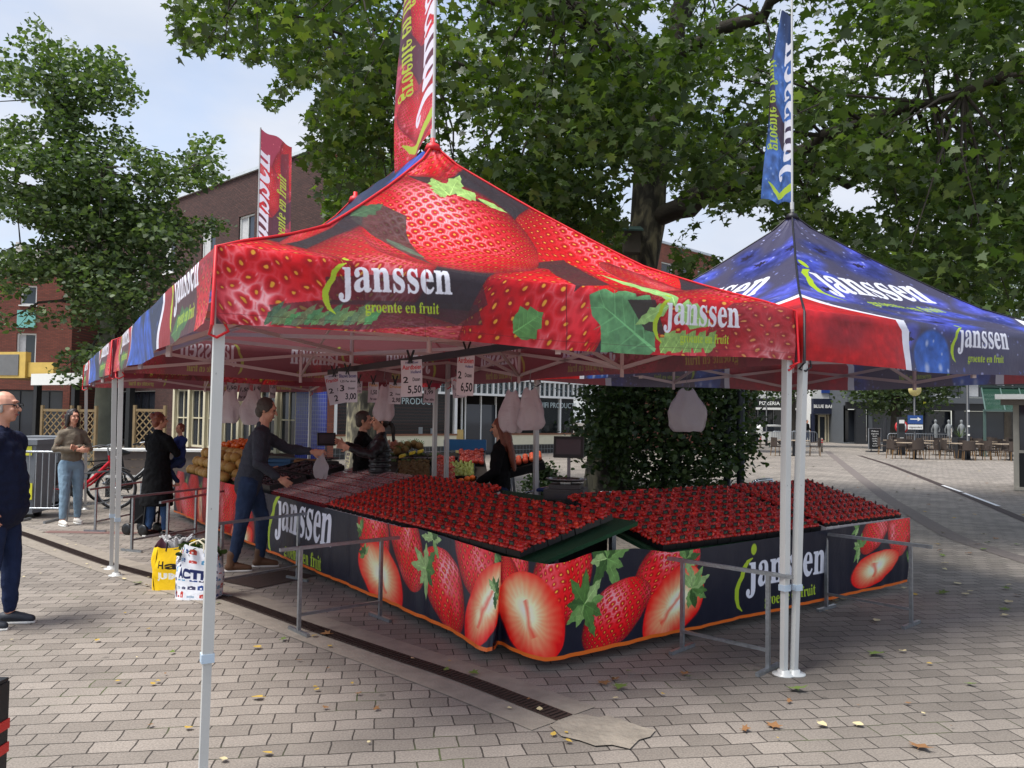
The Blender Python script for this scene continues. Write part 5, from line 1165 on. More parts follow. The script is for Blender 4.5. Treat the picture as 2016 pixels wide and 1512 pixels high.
for i, (a_, b_q, z_) in enumerate(((.62, .55, 0), (.62, .55, .24), (1.05, .98, 0), (1.05, .98, .24), (1.05, .98, .48))):  # black crates added so the opening under the corner looks dark
    o = open_tray_(.56, .38, .23); o.location = stp(a_, b_q, z_+.001); o.rotation_euler = (0, 0, RZU); tag(o, ['lower black crate stored under the near corner table', 'upper black crate stored under the near corner table', 'lowest of the three black crates behind the near corner skirt', 'middle of the three black crates behind the near corner skirt', 'topmost of the three black crates behind the near corner skirt'][i], 'crate', 'crates stored under the corner')
# ---- punnets
def berry_mat():
    m, nt, b = nmat('strawberry_skin'); N = nt.nodes.new; L = nt.links.new
    g = N('ShaderNodeNewGeometry'); r = N('ShaderNodeValToRGB'); e = r.color_ramp.elements; e[0].color = srgb(146, 14, 17); e[1].color = srgb(236, 72, 46); q = e.new(.6); q.color = srgb(200, 30, 27)
    L(g.outputs['Random Per Island'], r.inputs[0]); tc = N('ShaderNodeTexCoord'); v = N('ShaderNodeTexVoronoi'); v.inputs['Scale'].default_value = 170; L(tc.outputs['Object'], v.inputs[0])
    c = N('ShaderNodeValToRGB'); c.color_ramp.elements[0].position = .12; c.color_ramp.elements[0].color = (1, 1, 1, 1); c.color_ramp.elements[1].position = .2; c.color_ramp.elements[1].color = (0, 0, 0, 1); L(v.outputs['Distance'], c.inputs[0])
    mx = N('ShaderNodeMix'); mx.data_type = 'RGBA'; L(c.outputs[0], mx.inputs[0]); L(r.outputs[0], mx.inputs[6]); mx.inputs[7].default_value = srgb(220, 150, 70); L(mx.outputs[2], b.inputs['Base Color'])
    b.inputs['Roughness'].default_value = .3; return m
M_berry = berry_mat(); M_stalk = mat('strawberry_leaves', srgb(70, 110, 44), .6)
def berries(w_, d_, n, r0, seed, z=.03):
    rr = random.Random(seed); b = MB(); k = 0
    nx = max(1, round(w_/(r0*1.75))); ny = max(1, round(d_/(r0*1.75)))
    for lay in range(2):
        for i in range(nx-lay):
            for j in range(ny-lay):
                x = -w_/2+(i+.5+lay*.5)*w_/nx+rr.uniform(-.2, .2)*r0; y = -d_/2+(j+.5+lay*.5)*d_/ny+rr.uniform(-.2, .2)*r0; r = r0*rr.uniform(.78, 1.28)
                M = Matrix.Rotation(rr.uniform(0, 6.3), 4, 'Z') @ Matrix.Rotation(rr.uniform(.2, 1.7), 4, 'X'); b.mi = 0
                b.lathe([(.0001, -r*.8), (r*.6, -r*.72), (r*.95, -r*.2), (r*.85, r*.4), (r*.42, r*1.05), (.0001, r*1.3)], (x, y, z+lay*r0*1.1+rr.uniform(0, .008)), 7, M)
                if rr.random() < .12:
                    b.mi = 1; c = Vector((x, y, z+lay*r0*1.1+r*.9))
                    for q in range(4): a = q*1.57+rr.random(); b.add([c, c+Vector((math.cos(a)*r*.9, math.sin(a)*r*.9, .002)), c+Vector((math.cos(a+.5)*r*.5, math.sin(a+.5)*r*.5, .006))], [(0, 1, 2)])
    return b
def open_tray(w_, d_, h, t=.004, fl=.0):
    b = MB(); x, y = w_/2, d_/2
    b.bb(-x, x, -y, y, 0, t)
    b.bb(-x, x, -y, -y+t, t, h); b.bb(-x, x, y-t, y, t, h); b.bb(-x, -x+t, -y+t, y-t, t, h); b.bb(x-t, x, -y+t, y-t, t, h); return b
M_card = Cv(.07, .034, 1600, (24, 26, 25)); M_card.text('POLDER', (.009, .014), (.05, 0), (0, .011), (120, 124, 118), .0); M_card.poly([(.012, .007), (.055, .007), (.055, .010), (.012, .010)], (120, 150, 90))
mt_card = print_mat('punnet_label', M_card, see=0, bump=0, rough=.85); M_blackp = mat('black_crate_plastic', srgb(20, 20, 22), .4, 0, .1)
protos = []
for v in range(7):
    w_ = .152; tr = open_tray(w_, .122, .045).build('strawberry_punnet', M_blackp); tr['category'] = 'punnet'
    berries(w_+.002, .100, 0, .0195, v, .040).build('strawberries', [M_berry, M_stalk], tr)
    c = MB(); c.add([(-.028, 0, 0), (.028, 0, 0), (.028, .006, .026), (-.028, .006, .026), (-.028, .003, 0), (.028, .003, 0), (.028, .009, .026), (-.028, .009, .026)], [(0, 1, 2, 3), (5, 4, 7, 6), (3, 2, 6, 7), (0, 4, 5, 1)], uvs=[(0, 0), (1, 0), (1, 1), (0, 1)]*2)
    c = c.build('label_card', mt_card, tr); c.location = (.03*(v % 2)-.015, -.054, .076); protos.append(tr)
cart = []
for v in range(5):
    tr = open_tray(.104, .115, .05).build('strawberry_pot', M_blackp); tr['category'] = 'punnet'
    berries(.106, .112, 0, .016, v+20, .040).build('strawberries', [M_berry, M_stalk], tr)
    c = MB(); c.lathe([(.018, 0), (.018, .003)], (0, 0, 0), 12, Matrix.Rotation(R(78), 4, 'X')); c = c.build('round_label', mat('brown_label', srgb(62, 40, 38), .5, 0, .3, 80), tr); c.location = (0, -.045, .088); cart.append(tr)
used = set()
def place(lst, p, rz, label, group, tilt=TILT, jit=.03):
    k = random.randrange(len(lst)); t = lst[k]
    o = t if id(t) not in used else copy_tree(t)
    used.add(id(t)); o.location = p; o.rotation_euler = (Matrix.Rotation(rz+random.uniform(-jit, jit), 3, 'Z') @ Matrix.Rotation(tilt, 3, 'X')).to_euler(); tag(o, label, None, group); return o
def rp(i, j, pw, pd, a0, nrow):  # right block
    a = a0+(i+.5)*pw; d = .06+(j+.5)*pd; return stp(a, d, .678+SL*d), RZU
def lp_(i, j, pw, pd, b0, nrow):
    b = b0+(i+.5)*pw; d = .06+(j+.5)*pd; return stp(d, b, .678+SL*d), RZV+math.pi
NB = 'black punnets of strawberries with label cards'
for i in range(13):
    for j in range(9): p, rz = rp(i, j, .158, .125, 1.2, 9); place(protos, p, rz, f'{ORD[i]} punnet from the left in the {ORD[j]} row of the right strawberry block', NB)
for i in range(11):
    for j in range(7): p, rz = lp_(i, j, .158, .125, .30, 7); p.z += .022; place(protos, p, rz, f'punnet {ORD[i]} from the near corner in the {ORD[j]} row of the corner block', NB)
NC = 'small strawberry pots with round brown labels'
for i in range(12):
    for j in range(9): p, rz = rp(i, j, .112, .12, 3.3, 9); p.z += .02; place(cart, p, rz, f'small strawberry pot, {ORD[i]} from the left in the {ORD[j]} row at the right end', NC)
for i in range(14):
    for j in range(9): p, rz = lp_(i, j, .112, .12, 2.02, 9); p.z += .02; place(cart, p, rz, f'small strawberry pot, {ORD[i]} past the corner block in the {ORD[j]} row of the left table', NC)
# white cartons that hold the small pots
M_cart = mat('white_cardboard', srgb(206, 200, 196), .8, 0, .06)
def carton():
    b = MB(); w_, d_ = .11, 1.10; b.bb(-w_/2, w_/2, 0, .003, .0, .055); b.bb(-w_/2, w_/2, .003, d_, 0, .003)
    for x in (-w_/2, w_/2-.002): b.bb(x, x+.002, .003, d_, .003, .05)
    b.add([(-.045, -.004, .012), (.045, -.004, .012), (.033, -.004, .05), (-.033, -.004, .05)], [(0, 1, 2, 3)]); return b.build('carton_tray', M_cart)
ct = carton(); ct['category'] = 'carton'
for i in range(26):
    if i < 12: p, rz = stp(3.3+(i+.5)*.112, .045, .6755), RZU
    else: p, rz = stp(.045, 2.02+(i-12+.5)*.112, .6755), RZV+math.pi
    place([ct], p, rz, f'white cardboard tray, {ORD[i]} from the left at the right end of the table' if i < 12 else f'white cardboard tray, {ORD[i-12]} past the corner block under the left row pots', 'white cartons under the small pots', jit=0)
# lidded boxes
m_lid, nt_, b_ = nmat('clear_film_lid'); b_.inputs['Base Color'].default_value = (.66, .50, .50, 1); b_.inputs['Roughness'].default_value = .1; b_.inputs['Alpha'].default_value = .5
lid = []
for v in range(2):
    tr = open_tray(.12, .175, .055).build('lidded_punnet', mat('red_tinted_plastic', srgb(120, 40, 44), .4)); tr['category'] = 'punnet'
    berries(.105, .155, 0, .018, v+40, .022).build('strawberries', [M_berry, M_stalk], tr)
    l_ = MB(); l_.bb(-.052, .052, -.079, .079, .068, .071); l_.build('film_lid', m_lid, tr); lid.append(tr)
for i in range(13):
    for j in range(6): p, rz = lp_(i, j, .127, .182, 3.64, 6); place(lid, p, rz, f'film covered strawberry box, {ORD[i]} from the pots in the {ORD[j]} row, middle left table', 'film covered boxes of strawberries')

# ---- loose fruit
def fruit(name, r, m, prof=None, n=12):
    b = MB()
    if prof: b.lathe([(max(a*r, 1e-5), c*r) for a, c in prof], (0, 0, 0), n)
    else: b.ball((0, 0, 0), r, n, 8)
    o = b.build(name, m); return o
APP = [(0, -.82), (.35, -.95), (.8, -.6), (1, 0), (.85, .6), (.4, .88), (0, .72)]
PEAR = [(0, -.9), (.6, -.85), (.95, -.3), (.8, .3), (.42, .9), (.22, 1.3), (0, 1.38)]
def fmat(name, c1, c2, rough=.35, scale=8):
    m, nt, b = nmat(name); N = nt.nodes.new; L = nt.links.new; oi = N('ShaderNodeObjectInfo'); tc = N('ShaderNodeTexCoord'); n = N('ShaderNodeTexNoise'); n.inputs['Scale'].default_value = scale; L(tc.outputs['Object'], n.inputs[0])
    a = N('ShaderNodeMath'); a.operation = 'MULTIPLY_ADD'; a.inputs[1].default_value = .5; L(oi.outputs['Random'], a.inputs[0]); s = N('ShaderNodeMath'); s.operation = 'MULTIPLY'; s.inputs[1].default_value = .6; L(n.outputs[0], s.inputs[0]); L(s.outputs[0], a.inputs[2])
    mx = N('ShaderNodeMix'); mx.data_type = 'RGBA'; mx.inputs[6].default_value = c1; mx.inputs[7].default_value = c2; L(a.outputs[0], mx.inputs[0]); L(mx.outputs[2], b.inputs['Base Color']); b.inputs['Roughness'].default_value = rough; return m
FR = {'melon': (fruit('melon', .078, fmat('melon_rind', srgb(206, 160, 84), srgb(170, 128, 62), .6, 30)), .078, 'netted yellow melon in the heap on the far left table', 'melons heaped on the far left table'),
      'orange': (fruit('orange', .042, fmat('orange_peel', srgb(240, 120, 20), srgb(225, 95, 14), .4)), .042, 'bright orange in the heap behind the melons', 'oranges heaped on the stall'),
      'apple': (fruit('apple', .04, fmat('apple_skin', srgb(130, 16, 22), srgb(200, 74, 50), .25), APP), .04, 'red apple in the heap on the back fruit table', 'red apples on the back table'),
      'kiwi': (fruit('kiwi', .03, fmat('kiwi_skin', srgb(96, 70, 40), srgb(120, 92, 52), .8), APP), .03, 'brown kiwi in the crate left of the apples', 'kiwis on the back table'),
      'pear': (fruit('pear', .034, fmat('pear_skin', srgb(130, 140, 60), srgb(160, 160, 80), .4), PEAR), .034, 'green pear in the crate in front of the apples', 'green pears on the back table'),
      'peach': (fruit('peach', .036, fmat('peach_skin', srgb(220, 110, 60), srgb(190, 50, 40), .6)), .036, 'peach in the tilted crate right of the red haired seller', 'peaches by the rollator')}
fu = set()
def put(kind, p, label=None, group=None, s=1):
    o, r, lb, gr = FR[kind]
    c = o if kind not in fu else o.copy()
    if kind in fu: C.objects.link(c)
    fu.add(kind); c.location = p; c.rotation_euler = (random.uniform(-.6, .6), random.uniform(-.6, .6), random.uniform(0, 6)); c.scale = (s, s, s)
    tag(c, label or lb, kind, group or gr)
def heap(kind, org, ex, ey, nx, ny, layers, sl=SL, s=1, label=None, group=None):
    r = FR[kind][1]*s
    for l in range(layers):
        for i in range(nx-l):
            for j in range(ny-l):
                if l == layers-1 and random.random() < .25: continue
                a, b = (i+l*.5)*r*1.98, (j+l*.5)*r*1.98; p = Vector(org)+Vector((ex[0]*a+ey[0]*b, ex[1]*a+ey[1]*b, sl*b+l*r*1.5+r)); put(kind, p+Vector((random.uniform(-.28, .28)*r, random.uniform(-.28, .28)*r, random.uniform(-.15, .1)*r)), f'{kind} in the {["bottom", "middle", "top"][l]} layer, {ORD[j]} row back, {ORD[i]} from the near end of the heap', group, s*random.uniform(.94, 1.04))
heap('melon', stp(.10, 7.25, .70), VS, US, 13, 4, 3)
heap('orange', stp(.55, 8.25, .98), VS, US, 13, 6, 3)
# back fruit tables, described by the sloping plane they lie on
BD = lambda y: 10.6+(950-y)*.0267
def bp_(x, y): return atd(x, y, BD(y))
a, c, e, f_ = bp_(752, 962), bp_(968, 962), bp_(952, 884), bp_(758, 884)
s = empty('stall_table', (a.x, a.y, 0), 0, 'dark sloping table of mixed fruit behind the couple and the red haired seller', 'table', 'sloping tables of the fruit stall'); o = Vector((a.x, a.y, 0)); b = MB(); dz = Vector((0, 0, -.06))
b.add([v-o+dz for v in (a, c, e, f_)]+[v-o+dz*2 for v in (a, c, e, f_)], [(0, 1, 2, 3), (7, 6, 5, 4), (0, 4, 5, 1), (1, 5, 6, 2), (2, 6, 7, 3), (3, 7, 4, 0)]); b.build('table_top', M_board, s)
for v in (a, c, e, f_): b = MB(); q = v-o; b.bb(q.x-.02, q.x+.02, q.y-.02, q.y+.02, 0, q.z-.13); b.build('leg', mt_galv, s)
def crate(px0, py0, px1, py1, m=M_blackp, label='', h=.09, name='fruit_crate', cat='crate', grp='crates on the back table'):
    p = bp_((px0+px1)/2, (py0+py1)/2); w_ = abs(px1-px0)/F*p.y; d_ = abs(bp_(px0, py0)-bp_(px0, py1)).real if False else (bp_(px0, py0)-bp_(px0, py1)).length
    o = open_tray(w_*.97, d_*.95, h, .012).build(name, m); o.location = p+Vector((0, 0, -.055)); o.rotation_euler = (math.atan(.21), 0, 0); tag(o, label, cat, grp); return p, w_, d_
def fill(kind, px0, py0, px1, py1, lift=.01, s=1, label=None, group=None, n=None):
    r = FR[kind][1]*s; y = py0
    p0 = bp_(px0, py0); stepx = 2*r*F/p0.y*.98
    k = 0; yy = py1
    while yy > py0:
        x = px0+stepx*.5+(k % 2)*stepx*.4
        while x < px1-stepx*.4: put(kind, bp_(x, yy)+Vector((0, 0, lift+random.uniform(0, .035))), label or f'{kind} {ORD[min(19, int((x-px0)/stepx))]} from the left, {ORD[min(19, k)]} row, {WH}', group, s); x += stepx
        yy -= 2*r*.95/.0267/1.05; k += 1
cl = [(782, 943, 848, 912, 'kiwi', 'black crate of kiwis at the front of the back table'), (850, 948, 900, 902, 'apple', 'black crate of red apples left of the pears'), (902, 914, 955, 890, 'apple', 'black crate of dark red apples at the top right'), (884, 940, 934, 916, 'pear', 'black crate of green pears'), (888, 958, 940, 942, 'orange', 'nearly empty black crate with a few oranges'), (800, 960, 884, 946, 'apple', 'lowest black crate with striped apples')]
for x0, y0, x1, y1, k, lb in cl:
    crate(x0, y0, x1, y1, label=lb); 
    if k == 'orange': [put('orange', bp_(x, y)+Vector((0, 0, .02)), 'orange lying loose in the nearly empty crate', 'oranges in the nearly empty crate') for x, y in ((897, 952), (908, 950), (920, 946), (930, 944), (902, 956))]
    else: WH = {'black crate of red apples left of the pears': 'crate left of the pears', 'black crate of dark red apples at the top right': 'top right crate', 'lowest black crate with striped apples': 'lowest crate'}.get(lb, 'its black crate'); fill(k, x0+1, y1, x1-1, y0)
M_grape = mat('pale_green_veg', srgb(120, 136, 84), .6, 0, .35, 60)
for i, (x, y) in enumerate([(x, y) for y in (908, 896) for x in (772, 800, 828, 856)]):
    p = bp_(x, y); b = MB(); b.bb(-.09, .09, -.1, .1, 0, .05); o = b.build('veg_box', M_board, None, p-Vector((0, 0, .055))); tag(o, f'film covered tray of green vegetables, {ORD[i % 4]} from the left in the {["front", "back"][i//4]} row', 'tray', 'film covered trays of vegetables')
    b = MB(); rr = random.Random(i)
    for k in range(24): b.ball((rr.uniform(-.07, .07), rr.uniform(-.08, .08), .055+rr.uniform(0, .03)), .017, 6, 4)
    b.build('vegetables', M_grape, o); b = MB(); b.bb(-.09, .09, -.1, .1, .105, .108); b.build('film_lid', m_lid, o)
M_pine = mat('pineapple_rind', srgb(120, 90, 46), .8, 0, .4, 60, .6, 60)
for i, (x, y) in enumerate(((775, 890), (789, 888), (803, 886), (816, 884), (782, 898), (797, 895), (826, 888))):
    p = bp_(x, y); b = MB(); b.lathe([(.001, -.09), (.05, -.08), (.065, 0), (.05, .08), (.02, .1)], (0, 0, 0), 10, Matrix.Rotation(R(70), 4, 'X')); o = b.build('pineapple', M_pine, None, p+Vector((0, 0, .07))); tag(o, f'small brown pineapple, {ORD[i]} of the seven lying at the back of the fruit table', 'pineapple', 'pineapples at the back')
    b = MB()
    for k in range(9): a = k*.7; b.bar((0, .08, .02), (.05*math.cos(a), .2, .05+.04*math.sin(a)), .012, .004)
    b.build('leaf_tuft', M_stalk, o)
for i, (x, y) in enumerate(((792, 908), (812, 902), (828, 899))):
    p = bp_(x, y)+Vector((0, 0, .05)); b = MB()
    for k in range(4): b.tube([(.02*k-.03, -.08+t*.04, .03*math.sin(t*.8)+.006*k) for t in range(5)], [.008, .017, .019, .017, .006], 7)
    tag(b.build('banana_bunch', mat('banana_skin', srgb(220, 190, 50), .5), None, p), f'{["left", "middle", "right"][i]} yellow banana bunch laid before the pineapples', 'bananas', 'banana bunches')
b = MB(); p = bp_(915, 884); 
o = open_tray(.66, .34, .16, .015).build('blue_crate', mat('blue_crate_plastic', srgb(24, 84, 128), .5)); o.location = p+Vector((.0, .18, -.02)); tag(o, 'blue plastic crate behind the red apples', 'crate')
# peaches in a tilted crate right of the seller
q = atd(1034, 925, 9.6); o = open_tray(.44, .34, .1, .012).build('fruit_crate', M_blackp); o.location = q; o.rotation_euler = (R(12), R(-14), R(8)); tag(o, 'black crate of peaches tilted by the tent pole, right of the seller', 'crate', 'crates on the back table')
for i in range(5):
    for j in range(3): put('peach', q+Vector((-.16+i*.08, -.09+j*.09, .075+.02*i+.02*j)))
s = empty('trestle', (q.x, q.y, 0), 0, 'plain steel trestle under the peach crate', 'trestle'); b = MB()
for x in (-.15, .15): b.bar((x-.1, -.1, 0), (x, 0, q.z-.03), .03); b.bar((x+.1, .1, 0), (x, 0, q.z-.03), .03)
b.build('frame', mt_galv, s)
# things between the melons and the lidded boxes
M_paper = mat('brown_paper', srgb(176, 128, 96), .9, 0, .2, 20, .6, 30)
b = MB(); rr = random.Random(1); n = 16
b.grid([[(x/n*.9, y/n*.7, .05+.05*rr.random()+SL*y/n*.7) for x in range(n)] for y in range(n)], smooth=False); o = b.build('crumpled_paper', M_paper, None, tuple(stp(.1, 7.05, .69))); o.rotation_euler = (0, 0, RZV+math.pi); tag(o, 'crumpled brown wrapping paper between melons and strawberry boxes', 'paper')
for i in range(3):
    for j in range(2):
        p = stp(.28+j*.5, 5.45+i*.44, .69+SL*(.28+j*.5)); o = open_tray(.42, .46, .12, .012).build('fruit_crate', M_blackp); o.location = p; o.rotation_euler = (Matrix.Rotation(RZV+math.pi, 3, 'Z') @ Matrix.Rotation(TILT, 3, 'X')).to_euler(); tag(o, ['front', 'back'][j]+' black crate of dark cherries, '+['nearest the film covered boxes', 'in the middle of three', 'nearest the brown paper'][i], 'crate', 'black crates of cherries')
        b = MB(); rr = random.Random(i*7+j)
        for k in range(150): b.ball((rr.uniform(-.19, .19), rr.uniform(-.21, .21), .09+rr.uniform(0, .02)), .013, 6, 4)
        b.build('cherries', mat('dark_cherry', srgb(52, 12, 20), .25), o)
b = MB(); rr = random.Random(5)
# wooden and blue crates with a cash scale behind the left row
def slat_crate(p, rz, label, m, w_=.4, d_=.3, h=.22):
    s = empty('slatted_crate', tuple(p), rz, label, 'crate'); b = MB()
    for k in range(4):
        z = .01+k*h/4
        for y in (-d_/2, d_/2): b.bb(-w_/2, w_/2, y-.006, y+.006, z, z+h/4-.015)
        for x in (-w_/2, w_/2): b.bb(x-.006, x+.006, -d_/2+.007, d_/2-.007, z, z+h/4-.015)
    b.build('slats', m, s); b = MB()
    for x in (-w_/2+.02, w_/2-.02):
        for y in (-d_/2+.02, d_/2-.02): b.bb(x-.012, x+.012, y-.012, y+.012, 0, h)
    b.bb(-w_/2+.01, w_/2-.01, -d_/2+.01, d_/2-.01, .0, .009); b.build('corner_posts', m, s)
def side_table(px, py, d, w_, dp, label):
    p = atd(px, py, d); s = empty('side_table', (p.x, p.y, 0), 0, label, 'table'); b = MB(); b.bb(-w_/2, w_/2, -dp/2, dp/2, p.z-.04, p.z-.003); b.build('table_top', M_board, s)
    for x in (-w_/2+.05, w_/2-.05):
        for y in (-dp/2+.05, dp/2-.05): b = MB(); b.bb(x-.02, x+.02, y-.02, y+.02, 0, p.z-.04); b.build('leg', mt_galv, s)
    return p
p = side_table(610, 934, 11.6, 1.5, .7, 'low dark side table behind the covered strawberry boxes')
slat_crate(p+Vector((-.02, .05, 0)), .1, 'pale wooden slatted crate behind the reaching man', mat('crate_wood', srgb(150, 108, 70), .8)); slat_crate(p+Vector((-.46, .05, 0)), 0, 'blue slatted crate left of the wooden one', bpy.data.materials['blue_crate_plastic'])
def scale(p, rz, label, s=1):
    e = empty('market_scale', tuple(p), rz, label, 'scale', 'market scales'); e.scale = (s, s, s)
    b = MB(); b.bb(-.19, .19, -.2, .2, .03, .13); b.bb(-.17, .17, -.22, -.2, .04, .11); 
    for x in (-.14, .14): b.bb(x-.03, x+.03, -.1, .1, 0, .03)
    b.bb(-.15, .15, -.15, .15, .131, .17); b.build('body', mat('scale_grey', srgb(58, 52, 52), .45), e)
    b = MB(); b.lathe([(.001, .0), (.17, .0), (.2, .02), (.2, .028), (.165, .012), (.001, .008)], (0, 0, .195), 20, Matrix.Diagonal((1, .8, 1, 1))); b.bb(-.05, .05, -.05, .05, .171, .196); b.build('pan', mat('steel_pan', srgb(150, 146, 146), .25, .9), e)
    b = MB(); b.bb(-.015, .015, .16, .19, .17, .42); b.build('display_post', mat('scale_post', srgb(120, 112, 116), .4), e)
    b = MB(); b.box((0, .16, .52), (.30, .06, .21), M=Matrix.Rotation(R(-10), 4, 'X')); d = b.build('display', M_black, e); b = MB(); b.box((-.0, .125, .525), (.25, .004, .15), M=Matrix.Rotation(R(-10), 4, 'X')); b.build('screen', mat('dull_screen', srgb(74, 72, 76), .2), d)
    b = MB(); b.bb(-.08, .08, -.224, -.2205, .055, .095); b.build('price_window', bpy.data.materials['dull_screen'], e)
p = atz(1122, 992, .905); scale(p+Vector((-.02, .22, .0)), R(-12), 'dark market scale with raised display beside the tree, behind the corner counter', .95)
s = empty('scale_stand', (p.x-.02, p.y+.22, 0), R(-12), 'small stand under the big scale', 'stand'); b = MB(); b.bb(-.2, .2, -.2, .2, .84, .902); b.bb(-.17, .17, -.17, .17, .1, .84); b.build('cabinet', M_blackp, s)
p = side_table(645, 928, 10.4, .5, .5, 'stand carrying the cash register scale'); scale(p, R(25), 'smaller market scale between the reaching man and the couple', .8)

# ------------------------------------------------------------------ people
def capsules(b, chain, n=10):
    pts = [Vector(p) for p, r in chain]; rs = [r for p, r in chain]
    b.tube(pts, rs, n, True)
    for p, r in ((pts[0], rs[0]), (pts[-1], rs[-1])): b.ball(p, r*.99, n, 6)
    for p, r in list(zip(pts, rs))[1:-1]: b.ball(p, r*1.0, n, 6)
def ell(b, c, r, M=None): b.ball((c), 1, 12, 8, M, r)
def fuse(name, b, vox, m, parent, smooth=6, seed=0, wrinkle=0):
    me = b.mesh(name); o = bpy.data.objects.new('t', me); C.objects.link(o)
    md = o.modifiers.new('r', 'REMESH'); md.mode = 'VOXEL'; md.voxel_size = vox; md.use_smooth_shade = True
    sm = o.modifiers.new('s', 'SMOOTH'); sm.iterations = smooth; sm.factor = .5
    if wrinkle:
        tx = bpy.data.textures.new('w', 'CLOUDS'); tx.noise_scale = .07; dm = o.modifiers.new('d', 'DISPLACE'); dm.texture = tx; dm.strength = wrinkle; dm.mid_level = .5
    bpy.context.view_layer.update(); dg = bpy.context.evaluated_depsgraph_get()
    m2 = bpy.data.meshes.new_from_object(o.evaluated_get(dg)); m2.name = name; bpy.data.objects.remove(o); bpy.data.meshes.remove(me)
    m2.materials.clear(); m2.polygons.foreach_set('use_smooth', [True]*len(m2.polygons)); return link(name, m2, m, parent)
def hand(b, w, d, n, s=1, curl=.5, side=1):
    d = Vector(d).normalized(); n = Vector(n); n = (n-d*n.dot(d)).normalized(); x = d.cross(n)*side; w = Vector(w)
    M = Matrix((x, d, n)).transposed().to_4x4(); ell(b, w+d*.045*s, (.040*s, .052*s, .016*s), M)
    for i, (o, l) in enumerate(((-.029, .066), (-.0095, .076), (.0105, .072), (.029, .056))):
        p = w+d*.085*s+x*o*s; a = curl*(.7+.1*i); q = p+(d*math.cos(a)+n*math.sin(a))*l*.5*s+x*o*.12; a *= 2; r = q+(d*math.cos(a)+n*math.sin(a))*l*.5*s+x*o*.08
        capsules(b, [(p-d*.02, .0088*s), (q, .0082*s), (r, .0068*s)], 6)
    p = w+d*.03*s-x*.032*s; q = p+(d*.6-x*.6+n*.3)*.035*s; capsules(b, [(p, .012*s), (q, .010*s), (q+(d*.9-x*.1+n*.4)*.03*s, .008*s)], 6)
SKIN = mat('skin', srgb(206, 150, 124), .5, 0, .06, 12)
EYEW = mat('eye', srgb(40, 30, 28), .2); LIP = mat('lips', srgb(150, 72, 68), .4); M_hairs = {}
